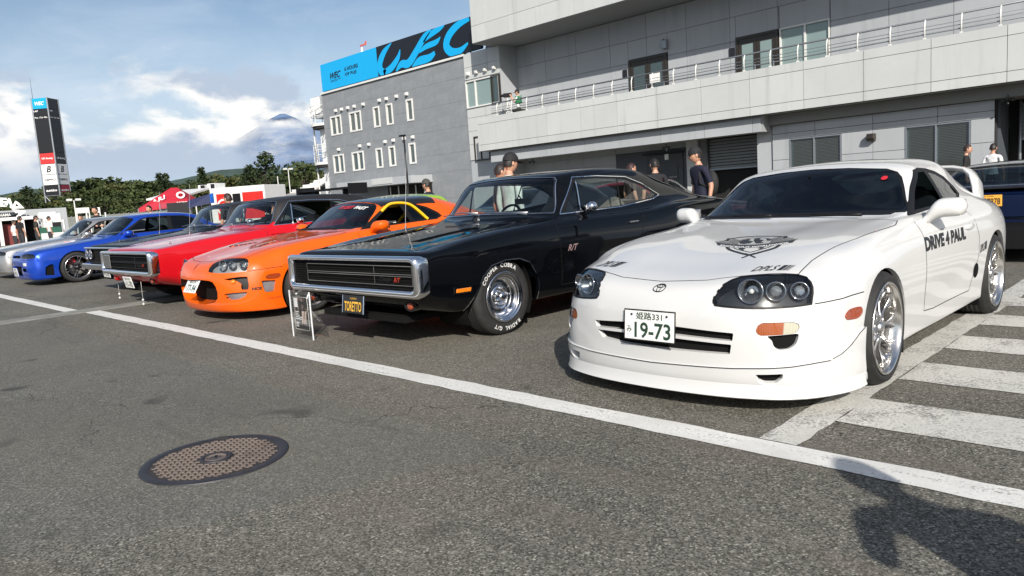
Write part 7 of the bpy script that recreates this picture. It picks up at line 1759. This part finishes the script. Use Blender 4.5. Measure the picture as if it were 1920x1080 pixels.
box_thing('low_wall', 'plain grey low wall between the trailer and the escape stair', 'wall', at(555, 62, 1.2) , (.3, 6.5, 2.55), 0, simple('wall_grey', (.26, .27, .27), .8))
# trailer
def trailer():
    D = 60; a, b_ = at(398, D), at(500, D - 3); d = b_ - a; t = thing('race_trailer', 'white race trailer with red side panels and roof air conditioners', 'trailer', a, math.atan2(d.y, d.x)); w_ = d.length
    z1 = zat(450, 350, D - 1); RB = simple('trailer_red', (.62, .02, .015), .4)
    MB().bb((0, 0, .6), (w_, 2.6, z1)).build('trailer_body', W1, t, bevel=.03)
    MB().bb((w_ * .12, -.03, .8), (w_ * .36, -.001, z1 - .45)).build('side_panel', RB, t); MB().bb((w_ * .6, -.03, .8), (w_ * .97, -.001, z1 - .45)).build('side_panel', RB, t)
    b = MB(); b.bb((w_ * .42, -.03, .9), (w_ * .56, -.001, z1 - .5)); lv = b.build('louvre', M['black_trim'], t)
    for i in range(10): MB().bb((w_ * .425, -.05, 1.0 + i * .16), (w_ * .555, -.032, 1.05 + i * .16)).build('slat', M['dark_metal'], lv)
    MB().lathe([(.62, 0), (.48, -.0)], c=(w_ * .24, -.035, 1.75), axis='Y', n=28).build('logo_ring', W1, t); MB().lathe([(.3, 0), (.0, -.0)], c=(w_ * .24, -.036, 1.75), axis='Y', n=24).build('logo_disc', W1, t)
    a2 = at(345, 56); dd = at(398, 60) - a2; t2 = thing('flat_awning', 'white flat awning roof reaching left from the race trailer', 'awning', a2, math.atan2(dd.y, dd.x))
    z2 = zat(350, 371, 56); MB().add([(0, 0, z2), (dd.length, 0, z1 - .05), (dd.length, 2.5, z1 - .05), (0, 2.5, z2), (0, 0, z2 + .12), (dd.length, 0, z1 + .07), (dd.length, 2.5, z1 + .07), (0, 2.5, z2 + .12)], [(0, 1, 2, 3), (4, 5, 6, 7), (0, 1, 5, 4), (1, 2, 6, 5), (2, 3, 7, 6), (3, 0, 4, 7)]).build('awning_roof', W1, t2)
    for x in (0.05, dd.length * .5): MB().cyl((x, .1, 0), (x, .1, z2), .05, n=6).build('awning_post', M['white_metal'], t2)
    for i, (px0, px1, yt, yb) in enumerate(((386, 401, 347, 357), (403, 421, 344, 355))):
        q0, q1 = at(px0, 61), at(px1, 61); o = MB().box((0, 0, 0), ((q1 - q0).length, 1.2, zat(px0, yt, 61) - zat(px0, yb, 61))).build('air_conditioner', W1, None, bevel=.04); o.location = (q0 + q1) / 2 + Vector((0, 0, (zat(px0, yt, 61) + zat(px0, yb, 61)) / 2)); o.rotation_euler = (0, 0, math.atan2(d.y, d.x))
        tag(o, ('left', 'right')[i] + ' one of the two white air conditioning boxes on the trailer roof', 'air conditioner'); g = MB().box((.15, -.61, 0), (.35, .03, .35)).build('fan_grille', M['dark_metal'], o)
trailer()
def red_tent():
    D = 52; c = at(318, D); pk = at(334, D); d = (at(360, D) - at(262, D)); rz = math.atan2(d.y, d.x); t = thing('red_tent', 'red pop-up tent with white logo behind the blue coupe', 'tent', at(262, D), rz); w_ = d.length
    z = lambda px, y: zat(px, y, D)
    A = (0, 0, z(263, 391)); B_ = (w_ * .98, 0, z(358, 376)); Pk = (w_ * .66, 1.4, z(333, 350)); P2 = (w_ * .80, 1.4, z(340, 350)); Cb = (w_ * 1.25, 2.8, z(358, 376)); Db = (.3, 2.8, z(263, 391)); q1 = (w_ * .33, .15, z(300, 379)); A2 = (0, -.02, z(263, 398)); B2 = (w_ * .98, -.02, z(358, 384))
    o = MB().add([A, q1, B_, Pk, P2, Cb, Db, A2, B2], [(0, 1, 3), (1, 2, 4, 3), (2, 5, 4), (5, 6, 3, 4), (6, 0, 3), (7, 8, 2, 1, 0)]).build('canopy', RD, t, fixn=False)
    for p in (A, B_, Cb, Db): MB().cyl((p[0], p[1], 0), p, .04, n=6).build('tent_leg', M['rail_grey'], t)
    text_obj('A.R.I', 'tent_lettering', M['white_print'], frame((w_ * .40, .30, (A[2] + Pk[2]) / 2 - .12), (1, .0, .42), (.0, .55, .6)), parent=t, fitw=w_ * .30, fith=.35, bold=.04, shear=.3)
    mm = MB(); mm.lathe([(.26, 0), (.15, 0)], c=(0, 0, 0), axis='Z', n=24); og = mm.build('logo_ring', M['white_print'], t); og.matrix_local = frame((w_ * .83, .28, z(345, 365)), (1, 0, 0), (0, .5, .8))
    text_obj('RACING', 'tent_lettering', M['white_print'], frame((w_ * .84, .0, z(350, 379)), (1, 0, .0), (0, 0, 1)), parent=t, fitw=w_ * .2, fith=.12, bold=.03)
    b = thing('black_gazebo', 'black sided gazebo beneath and right of the red tent', 'tent', at(303, 49), rz); w3 = (at(360, 49) - at(303, 49)).length; z3 = zat(330, 380, 49)
    MB().bb((w3 * .22, 0, 0), (w3 * 1.05, 2, z3)).build('side_wall', simple('gazebo_black', (.01, .01, .012), .7), b); MB().bb((0, 0, z3 - .75), (w3 * .22, .05, z3)).build('clear_panel', M['glass_clear'], b); MB().cyl((0, 0, 0), (0, 0, z3), .03, n=6).build('tent_leg', M['rail_grey'], b)
    a = at(355, 44); d2 = at(405, 44) - a; e = thing('blue_awning', 'dark blue raised awning flap with bright blue end, right of the red tent', 'awning', a, math.atan2(d2.y, d2.x)); w4 = d2.length; zt = zat(380, 364, 44); zb = zat(380, 385, 44)
    MB().add([(0, 0, zb - .1), (w4 * .85, 0, zb + .08), (w4 * .85, .3, zt), (0, .3, zt - .3), (0, .35, zt - .3), (w4 * .85, .35, zt)], [(0, 1, 2, 3)]).build('flap', NV, e); MB().add([(w4 * .85, 0, zb + .08), (w4, .3, zb + .1), (w4, .5, zt + .05), (w4 * .85, .3, zt)], [(0, 1, 2, 3)]).build('flap_end', BLU, e)
    MB().bb((0, .36, zt - .42), (w4 * .85, 1.4, zt - .36)).build('awning_top', simple('awning_grey', (.10, .11, .12), .7), e)
    for x in (.1, w4 * .8): MB().cyl((x, .4, 0), (x, .4, zt - .3), .03, n=6).build('awning_post', M['rail_grey'], e)
red_tent()
# left edge: arch, marquees, vans
def left_edge():
    D = 72; c0 = at(10, D); dd = (at(45, D) - at(-30, D)).normalized(); t = thing('sponsor_arch', 'white lettered advertising arch over the paddock at the far left', 'arch', c0, math.atan2(dd.y, dd.x)); rr = (at(40, D) - at(10, D)).length; zc = zat(10, 405, D)
    cb = MB(); pts = [(rr * math.cos(a), 0, zc + rr * .9 * math.sin(a)) for a in np.linspace(-.0, PI, 24)]; cb.tube([(rr, 0, 0)] + pts + [(-rr, 0, 0)], .09, 8); cb.build('arch_frame', simple('arch_green', (.02, .06, .05), .5), t)
    word = 'POTENZA'; n = len(word)
    for i, ch in enumerate(word):
        a = PI * (.86 - .80 * i / (n - 1)); vs, fs = text_verts(ch, 1, bold=.05); xs = [v[0] for v in vs]; ys = [v[1] for v in vs]; s_ = .72 / (max(ys) - min(ys)); cx = (max(xs) + min(xs)) / 2; cyy = (max(ys) + min(ys)) / 2
        R0 = rr + .12; o = Vector((R0 * math.cos(a), -.1, zc + R0 * .92 * math.sin(a))); X_ = Vector((math.sin(a), 0, -math.cos(a))); Y_ = Vector((math.cos(a), 0, math.sin(a)))
        me = bpy.data.meshes.new('arch_lettering'); me.from_pydata([o + X_ * (x - cx) * s_ + Y_ * (y - cyy) * s_ for x, y in vs], [], fs); link('arch_lettering', me, t, M['white_print'])
    b = thing('sponsor_banner', 'long dark banner on a grey wall below the arch', 'banner', at(-60, D + 2), math.atan2(dd.y, dd.x)); w_ = (at(40, D + 2) - at(-60, D + 2)).length; z0, z1 = zat(20, 407, D + 2), zat(20, 398, D + 2)
    MB().bb((0, .06, 0), (w_ + 3.4, .5, z1 + .15)).build('wall', M['panel_mid'], b); MB().bb((0, 0, z0), (w_, .05, z1)).build('banner', simple('banner_dark', (.02, .03, .03), .5), b); text_obj('YOKOHAMA', 'banner_lettering', M['white_print'], frame((w_ * .62, -.02, (z0 + z1) / 2), (1, 0, 0), (0, 0, 1)), parent=b, fitw=w_ * .44, fith=(z1 - z0) * .6, bold=.03)
    m_ = thing('white_marquee', 'open fronted white marquee with a red car inside at the far left', 'marquee', at(-40, 66), math.atan2(dd.y, dd.x)); w_ = (at(72, 66) - at(-40, 66)).length; z1 = zat(30, 408, 66)
    MB().bb((-.1, -.1, z1 - .18), (w_, 5, z1 + .05)).build('marquee_roof', W1, m_); MB().bb((0, 4.8, 0), (w_, 4.9, z1 - .1)).build('back_wall', M['dark_room'], m_)
    for f in (0.05, .36, .74, .98): MB().bb((w_ * f - .12, -.1, 0), (w_ * f + .12, .1, z1 - .1)).build('marquee_post', W1, m_)
    MB().bb((w_ * .38, .5, 0), (w_ * .72, .6, z1 - .45)).build('red_backdrop', simple('dull_red', (.16, .02, .02), .6), m_)
    for px, py, D_, lab in ((92, 402, 62, 'white box van with raised roof beside the marquee'), ):
        v = thing('box_van', lab, 'van', at(px - 16, D_), math.atan2(dd.y, dd.x) ); w_ = (at(117, D_) - at(76, D_)).length; zt = zat(95, 401, D_)
        MB().bb((w_ * .15, 0, .5), (w_, 4, zt)).build('van_box', W1, v, bevel=.05); MB().bb((0, .2, zt - .3), (w_ * .8, 3.6, zt + .15)).build('van_canopy', W1, v, bevel=.05); MB().bb((w_ * .25, -.03, .7), (w_ * .95, -.001, 1.55)).build('load_opening', M['dark_room'], v)
        for x in (w_ * .3, w_ * .85): MB().cyl((x, -.02, .35), (x, .2, .35), .35, n=18).build('wheel', M['rubber'], v)
        MB().bb((w_ * .28, -.06, .7), (w_ * .34, -.03, 1.6)).build('door_frame', W1, v)
    w5 = thing('white_canopy', 'small white pop-up canopy with green table in front of the box van', 'tent', at(84, 54), math.atan2(dd.y, dd.x)); w_ = (at(122, 54) - at(84, 54)).length; z1 = zat(100, 413, 54)
    MB().bb((0, 0, z1 - .12), (w_, 2.5, z1)).build('canopy_roof', W1, w5); 
    for x in (.05, w_ * .35, w_ - .05): MB().cyl((x, 0, 0), (x, 0, z1), .06, n=6).build('tent_leg', W1, w5)
    tb = thing('display_table', 'white and green table under the small white canopy', 'table', at(108, 53), math.atan2(dd.y, dd.x)); MB().bb((-.9, 0, .35), (.9, .6, .8)).build('table_cloth', W1, tb); MB().bb((-1.1, .62, .2), (.2, .7, 1.15)).build('green_panel', simple('green_panel', (.01, .08, .05), .5), tb)
left_edge()

# ================================================================ people
def skinmat(c=(.50, .27, .18)): return simple('skin', c, .5, var=.08, vscale=12)
SK = skinmat(); SK2 = skinmat((.30, .15, .09)); 
def person(label, loc, rz, H=1.72, shirt=(.02, .02, .025), pants=(.03, .03, .035), sleeves='short', cap=None, hair=(.012, .009, .008), pose='stand', skin=SK, look=0.0, group=None, bag=False, extra=None, sit=False, lean=0.0, build=1.0):
    """faces -Y before rotation"""
    t = thing('person', label, 'person', loc, rz, group); s = H / 1.75; W_ = build
    J = {'pel': (0, 0, .96), 'bel': (0, -.01, 1.08), 'che': (0, -.01 - lean * .10, 1.27), 'ups': (0, 0 - lean * .16, 1.42), 'nek': (0, .01 - lean * .18, 1.50), 'hed': (0, -.01 - lean * .2, 1.56)}
    Rr = {'pel': (.155 * W_, .115), 'bel': (.145 * W_, .10 * W_), 'che': (.165 * W_, .115 * W_), 'ups': (.125 * W_, .085), 'nek': (.058, .058), 'hed': (.052, .055)}
    E_ = [('pel', 'bel'), ('bel', 'che'), ('che', 'ups'), ('ups', 'nek'), ('nek', 'hed')]
    lz = -.2 * lean
    for sd, nm in ((1, 'L'), (-1, 'R')):
        J['sh' + nm] = (sd * .185 * W_, .0 - lean * .16, 1.40); Rr['sh' + nm] = (.058, .06); E_.append(('ups', 'sh' + nm))
        if pose == 'camera' or pose == 'phone':
            hz = 1.50 if pose == 'camera' else 1.62
            el = (sd * .30, -.14, 1.16 if pose == 'camera' else 1.30); wr = (sd * .11, -.33, hz - .05); hd = (sd * .07, -.37, hz + .02); fd = Vector((-.2 * sd, -.2, .9))
        elif pose == 'fold' : el = (sd * .25, -.04, 1.12); wr = (sd * .04, -.22, 1.14); hd = (-sd * .05, -.23, 1.15); fd = Vector((-sd, -.1, .1))
        else: el = (sd * .245 * W_, .03, 1.13); wr = (sd * .265 * W_, -.03, .88); hd = (sd * .26 * W_, -.05, .80); fd = Vector((0, -.15, -1))
        J['el' + nm] = el; Rr['el' + nm] = (.042, .042); J['wr' + nm] = wr; Rr['wr' + nm] = (.027, .03); J['hd' + nm] = hd; Rr['hd' + nm] = (.022, .038)
        E_ += [('sh' + nm, 'el' + nm), ('el' + nm, 'wr' + nm), ('wr' + nm, 'hd' + nm)]
        fd.normalize(); sdv = fd.cross(Vector((sd, 0, 0)));  sdv = Vector((0, -1, 0)) if sdv.length < .1 else sdv.normalized()
        for q in range(4):
            b0 = Vector(hd) + sdv * (.024 - .016 * q) + fd * .03; b1 = b0 + fd * (.035, .042, .038, .028)[q] + Vector((-sd * .008, 0, 0)); n0, n1 = 'f%s%d' % (nm, q), 'g%s%d' % (nm, q)
            J[n0] = tuple(b0); J[n1] = tuple(b1); Rr[n0] = Rr[n1] = (.0085, .0085); E_ += [('hd' + nm, n0), (n0, n1)]
        tb_ = Vector(wr).lerp(Vector(hd), .5) + sdv * .045 + fd * .01; J['t' + nm] = tuple(tb_); Rr['t' + nm] = (.011, .011); J['u' + nm] = tuple(tb_ + fd * .035 + sdv * .008); Rr['u' + nm] = (.009, .009); E_ += [('wr' + nm, 't' + nm), ('t' + nm, 'u' + nm)]
        J['hi' + nm] = (sd * .095 * W_, 0, .90); Rr['hi' + nm] = (.10 * W_, .105)
        if sit: kn = (sd * .14, -.42, .92); an = (sd * .14, -.40, .50); to = (sd * .15, -.55, .45)
        else: kn = (sd * .105, -.015, .50); an = (sd * .11, .03, .09); to = (sd * .135, -.13, .03)
        J['kn' + nm] = kn; Rr['kn' + nm] = (.062, .065); J['an' + nm] = an; Rr['an' + nm] = (.045, .05); J['to' + nm] = to; Rr['to' + nm] = (.045, .03)
        E_ += [('pel', 'hi' + nm), ('hi' + nm, 'kn' + nm), ('kn' + nm, 'an' + nm), ('an' + nm, 'to' + nm)]
    ks = list(J); me = bpy.data.meshes.new('body'); me.from_pydata([J[k_] for k_ in ks], [(ks.index(a), ks.index(b)) for a, b in E_], [])
    o = bpy.data.objects.new('body', me); COL.objects.link(o); sk = o.modifiers.new('skin', 'SKIN'); sk.use_smooth_shade = True; sk.branch_smoothing = .6
    lay = me.skin_vertices[0].data
    for i, k_ in enumerate(ks): lay[i].radius = Rr[k_]; lay[i].use_root = (k_ == 'pel')
    ss = o.modifiers.new('sub', 'SUBSURF'); ss.levels = 2; ss.render_levels = 2
    dg = bpy.context.evaluated_depsgraph_get(); dg.update(); nm_ = bpy.data.meshes.new_from_object(o.evaluated_get(dg)); bpy.data.objects.remove(o); nm_.name = 'body'
    sh_ = simple('shirt', shirt, .85, var=.15, vscale=7, bump=.6, bscale=9, bdist=.02); pt_ = simple('trousers', pants, .85, var=.15, vscale=7, bump=.5, bscale=8, bdist=.02); sho = simple('shoes', (.03, .03, .03), .6)
    nm_.materials.clear()
    for m_ in (sh_, pt_, skin, sho): nm_.materials.append(m_)
    slz = 1.20 if sleeves == 'short' else .0
    for p in nm_.polygons:
        x, y, z = p.center; arm = abs(x) > .205 * W_ or (pose in ('camera', 'phone', 'fold') and y < -.16)
        if z > 1.475 and abs(x) < .09: mi = 2
        elif arm and z > .5 and not (abs(x) < .2 and z < 1.0):
            dist = min((p.center - Vector(J['sh' + q])).length for q in 'LR'); hand = min((p.center - Vector(J['hd' + q])).length for q in 'LR') < .12
            mi = 2 if (hand or (sleeves == 'short' and dist > .25)) else 0
        elif z > .93: mi = 0
        elif z > .10 or sit: mi = 1
        else: mi = 3
        p.material_index = mi
    ob = link('body', nm_, t); ob.scale = (s, s, s)
    hd = empty('head', (0, (-.035 - lean * .22) * s, 1.635 * s), look, t); hd.rotation_euler = (.12 + lean * .3, 0, look)
    b = MB(); n, m2 = 24, 18; vs = []; fs = []
    for j in range(m2 + 1):
        ph = PI * j / m2
        for i in range(n):
            a = 2 * PI * i / n; x = math.sin(ph) * math.cos(a); y = math.sin(ph) * math.sin(a); z = math.cos(ph)
            k3 = 1 - .22 * max(0, -z)**1.5; X = .078 * x * k3; Y = .097 * y * (1 - .12 * max(0, -z)) ; Z = .122 * z
            if y < -.2:
                X0 = abs(X); Y -= .024 * math.exp(-((X / .013)**2)) * math.exp(-(((Z + .018) / .024)**2))           # nose
                Y += .010 * math.exp(-(((X0 - .031) / .016)**2)) * math.exp(-(((Z - .012) / .013)**2))                # sockets
                Y -= .007 * math.exp(-((X / .024)**2)) * math.exp(-(((Z + .058) / .010)**2)); Y -= .010 * math.exp(-((X / .03)**2)) * math.exp(-(((Z + .095) / .02)**2))
            vs.append((X, Y, Z))
    for j in range(m2):
        for i in range(n): fs.append((j * n + i, (j + 1) * n + i, (j + 1) * n + (i + 1) % n, j * n + (i + 1) % n))
    b.add(vs, fs, True)
    for sd in (1, -1): b.sph((sd * .080, .008, -.005), (.012, .02, .032), 10, 8)
    b.build('face', skin, hd).parent = hd
    for sd in (1, -1):
        MB().sph((sd * .030, -.083, .012), (.011, .006, .006), 10, 6).build('eye', M['black_print'], hd)
        MB().box((sd * .031, -.092, .034), (.03, .006, .006)).build('eyebrow', simple('brow', hair, .8), hd)
    MB().box((0, -.098, -.055), (.04, .006, .007)).build('mouth', simple('lips', (.30, .10, .08), .5), hd, bevel=.002)
    hm = simple('hair', hair, .55, bump=.5, bscale=120)
    b = MB(); vs = []; fs = []; n = 24
    for j in range(11):
        ph = PI * .62 * j / 10
        for i in range(n):
            a = 2 * PI * i / n; y = math.sin(a); cut_ = .50 if y < -.45 else (.78 if y < .1 else 1.0); p_ = ph * cut_; r_ = 1.0 + .05 * math.sin(i * 5.3) * math.sin(ph * 6)
            vs.append((.087 * r_ * math.sin(p_) * math.cos(a), .008 + .106 * r_ * math.sin(p_) * math.sin(a), .133 * math.cos(p_)))
    for j in range(10):
        for i in range(n): fs.append((j * n + i, (j + 1) * n + i, (j + 1) * n + (i + 1) % n, j * n + (i + 1) % n))
    b.add(vs, fs, True).build('hair', hm, hd)
    if cap:
        cm = simple('cap', cap, .8, bump=.3, bscale=60); b = MB(); vs = []; fs = []
        for j in range(9):
            ph = PI * .5 * j / 8
            for i in range(n): a = 2 * PI * i / n; vs.append((.097 * math.sin(ph) * math.cos(a), .006 + .116 * math.sin(ph) * math.sin(a), .032 + .125 * math.cos(ph)))
        for j in range(8):
            for i in range(n): fs.append((j * n + i, (j + 1) * n + i, (j + 1) * n + (i + 1) % n, j * n + (i + 1) % n))
        b.add(vs, fs, True); vs = []; 
        for i in range(9):
            a = PI * 1.18 + PI * .64 * i / 8; vs += [(.094 * math.cos(a), .006 + .112 * math.sin(a), .038), (.085 * math.cos(a), -.05 + .155 * math.sin(a), .028 + .0 * i)]
        nv = len(vs); vs = vs + [(x, y, z - .006) for x, y, z in vs]; fs = [(2 * i, 2 * i + 1, 2 * i + 3, 2 * i + 2) for i in range(8)] + [(nv + 2 * i, nv + 2 * i + 2, nv + 2 * i + 3, nv + 2 * i + 1) for i in range(8)] + [(2 * i + 1, nv + 2 * i + 1, nv + 2 * i + 3, 2 * i + 3) for i in range(8)]
        b.add(vs, fs, True); b.build('cap', cm, hd)
    if bag:
        b = MB().sph((0, .20, 1.18), (.15, .10, .22), 14, 10)
        for sd in (1, -1): b.tube([(sd * .11, .10, 1.36), (sd * .12, -.0, 1.46), (sd * .12, -.10, 1.38), (sd * .13, -.11, 1.2), (sd * .14, .08, 1.08)], .016, 6)
        bo = b.build('backpack', simple('bag_dark', (.015, .015, .014), .8), None); bo.location = loc; bo.rotation_euler = (0, 0, rz); tag(bo, 'dark backpack on the back of the person in the navy shirt', 'backpack')
    hd.scale = (s, s, s); return t
def put(px, z, y, **kw): pass
def P(label, xy, deg, **kw): return person(label, (xy[0], xy[1], kw.pop('z', 0)), R(deg), **kw)
# the camera looks roughly towards (-0.7, 0.7); deg 0 faces -Y (towards the front line)
P('person in black cap and loose white shirt seen from behind over the black fastback', (-7.05, 7.15), 165, shirt=(.62, .68, .66), sleeves='long', cap=(.012, .012, .013), H=1.74, build=1.15)
P('person mostly hidden behind the one in the white shirt', (-7.75, 7.65), 150, shirt=(.05, .05, .05), hair=(.02, .012, .01), H=1.66)
m1 = P('person in black cap and navy shirt with backpack behind the black fastback', (-6.6, 11.35), -28, shirt=(.008, .010, .028), cap=(.010, .010, .012), H=1.78, look=-.35, bag=True, lean=.3, build=1.05)
P('short haired person in dark shirt, left of the one in navy', (-7.95, 12.0), -130, shirt=(.012, .012, .015), H=1.70, look=0)
P('brown haired person whose head just shows over the black fastback roof', (-8.95, 12.6), 150, shirt=(.05, .03, .03), hair=(.035, .012, .012), H=1.68)
P('person in grey cap and sunglasses looking left past the orange coupe', (-12.9, 10.5), -75, shirt=(.012, .014, .03), cap=(.05, .05, .045), H=1.66, lean=.1)
P('dark haired person in black shirt by the wide blinded window', (-5.35, 23.0), 100, shirt=(.014, .013, .013), hair=(.04, .018, .015), H=1.72)
P('person in white shirt seen from behind beside the building pier', (-4.72, 22.9), 170, shirt=(.7, .7, .7), H=1.70)
P('person with messy dark hair behind the dark fastback looking left', (-15.6, 7.15), -80, shirt=(.02, .02, .02), hair=(.025, .012, .01), H=1.64, look=.2)
P('person in a tan bucket hat behind the red fastback', (-12.4, 6.5), 160, shirt=(.3, .25, .2), cap=(.55, .40, .26), H=1.42)
P('dark haired person in black standing behind the silver coupe', (-25.9, 7.5), 30, shirt=(.012, .012, .012), H=1.72, pose='fold')
P('shorter person in black left of the one behind the silver coupe', (-27.2, 7.4), 60, shirt=(.014, .014, .014), H=1.5)
P('dark haired person glimpsed over the blue coupe roof', (-25.8, 9.1), 20, shirt=(.03, .03, .03), H=1.66)
P('person in white top and dark shorts in the paddock at the far left', tuple(at(26, 44))[:2], 190, shirt=(.7, .7, .7), H=1.62)
P('person in black shirt beside the one in white at the far left', tuple(at(38, 43))[:2], 200, shirt=(.012, .012, .012), H=1.78, pose='stand', build=1.1)
P('person in dark olive shirt seen from behind before the marquee', tuple(at(68, 43))[:2], 175, shirt=(.03, .028, .02), H=1.76, build=1.15)
P('person in white shirt between the canopy leg and the box van', tuple(at(92, 47))[:2], 185, shirt=(.66, .66, .66), H=1.74)
P('photographer shading his phone at the right edge of the lane', (1.20, 1.10), 30, shirt=(.05, .05, .06), sleeves='long', pose='phone', H=1.74, build=1.2)
# cameraman on the balcony
cm_ = P('camera operator in a green and white vest on the balcony', (-22.85, 24.05), -60, z=4.15, shirt=(.6, .62, .6), pants=(.03, .03, .02), cap=(.012, .012, .012), pose='camera', H=1.62)
b = MB(); b.bb((-.19, -.135, 1.05), (.19, .135, 1.12)).bb((-.205, -.10, 1.12), (-.15, .10, 1.34)).bb((.15, -.10, 1.12), (.205, .10, 1.34)).bb((-.02, .125, 1.1), (.03, .15, 1.4)); b.build('vest_panel', simple('vest_green', (.01, .16, .06), .7), cm_)
c1 = thing('video_camera', 'black video camera on a tripod at the left end of the balcony', 'camera', (-23.35, 23.9, 4.0), R(-60)); MB().box((0, 0, 1.60), (.14, .36, .18)).cyl((0, -.18, 1.60), (0, -.34, 1.60), .06, n=12).build('camera_body', M['black_trim'], c1, bevel=.01)
for i in range(3): a = i * 2.1; MB().cyl((0, 0, 1.5), (.32 * math.cos(a), .32 * math.sin(a), 0), .022, n=6).build('tripod_leg', M['white_metal'], c1)
b = MB().bb((-.22, -.4, 0), (.22, .3, .75)); o = b.build('equipment_case', simple('case', (.03, .03, .02), .6), None, bevel=.03); o.location = (-22.7, 23.98, 4.15); tag(o, 'dark equipment case on the balcony beside the camera operator', 'case')

# ================================================================ other cars and small things
cars_all()
# acrylic display stand in front of the black fastback
t = thing('display_stand', 'clear acrylic display stand with a black photo card before the black fastback', 'sign', (-6.24, 3.43, 0), R(-3))
ac = glass('acrylic', (.93, .94, .94))
MB().bb((-.20, -.004, 0), (.20, .004, .445)).build('front_sheet', ac, t, bevel=.001)
o = MB().bb((-.20, -.003, 0), (.20, .003, .46)).build('rear_sheet', ac, t); o.location = (0, .16, 0); o.rotation_euler = (R(18), 0, 0)
ae = simple('acrylic_edge', (.75, .77, .78), .2)
for x in (-.2, .2): MB().bb((x - .0035, -.005, 0), (x + .0035, .005, .447)).build('sheet_edge', ae, t)
k = NT('photo_card'); v = k.co('Generated'); sx = k.node('ShaderNodeSeparateXYZ'); k.l.new(v, sx.inputs[0]); n = k.noise(k.co('Generated', (3, 1, 4)), 1.4, 4, .6)
c_ = k.mix(k.math('MULTIPLY', k.rmp(n, .5, .62), k.rmp(sx.outputs[2], .48, .56)), (.012, .012, .014), (.45, .30, .24)); k.l.new(c_, k.p.inputs['Base Color']); k.set(k.p, 'Roughness', .25); 
cd_ = MB().bb((-.135, .005, .085), (.135, .009, .385)).build('photo_card', k.m, t)
MB().tube([(-.14, .004, .08), (.14, .004, .08), (.14, .004, .39), (-.14, .004, .39)], .0022, 4, closed=True).build('card_border', M['white_print'], t)
b = MB(); 
for i, w_ in enumerate((.07, .06, .08, .13, .12, .06, .05, .05)): b.bb((-.12, .001, .245 - i * .017 - (.02 if i > 4 else 0)), (-.12 + w_, .0035, .252 - i * .017 - (.02 if i > 4 else 0)))
b.build('card_print', M['white_print'], t); MB().bb((-.125, .001, .29), (-.06, .0035, .38)).build('card_photo', M['white_print'], t)
b = MB(); 
for x in (.02, .05, .085): b.box((x, .002, .20), (.012, .003, .12), ry=R(8))
b.build('card_figures', simple('peach', (.62, .5, .44), .5), t)
# small white stanchion chain posts by the red fastback
# cord line by the dark fastback plate
for nm, xy, lab in (('chain_stand', (-12.35, 3.75), 'thin wire stand with white knobs before the red fastback grille, on the left'), ('chain_stand', (-10.95, 3.62), 'thin wire stand with white knobs before the red fastback grille, on the right')):
    t = thing(nm, lab, 'stand', (xy[0], xy[1], 0)); MB().tube([(0, 0, .02), (0, 0, .35), (.02, .1, .55), (.0, .3, .6)], .003, 6).build('wire', M['white_metal'], t)
    for z in (.03, .09): MB().sph((0, 0, z), .016, 10, 8).build('knob', M['white_metal'], t)
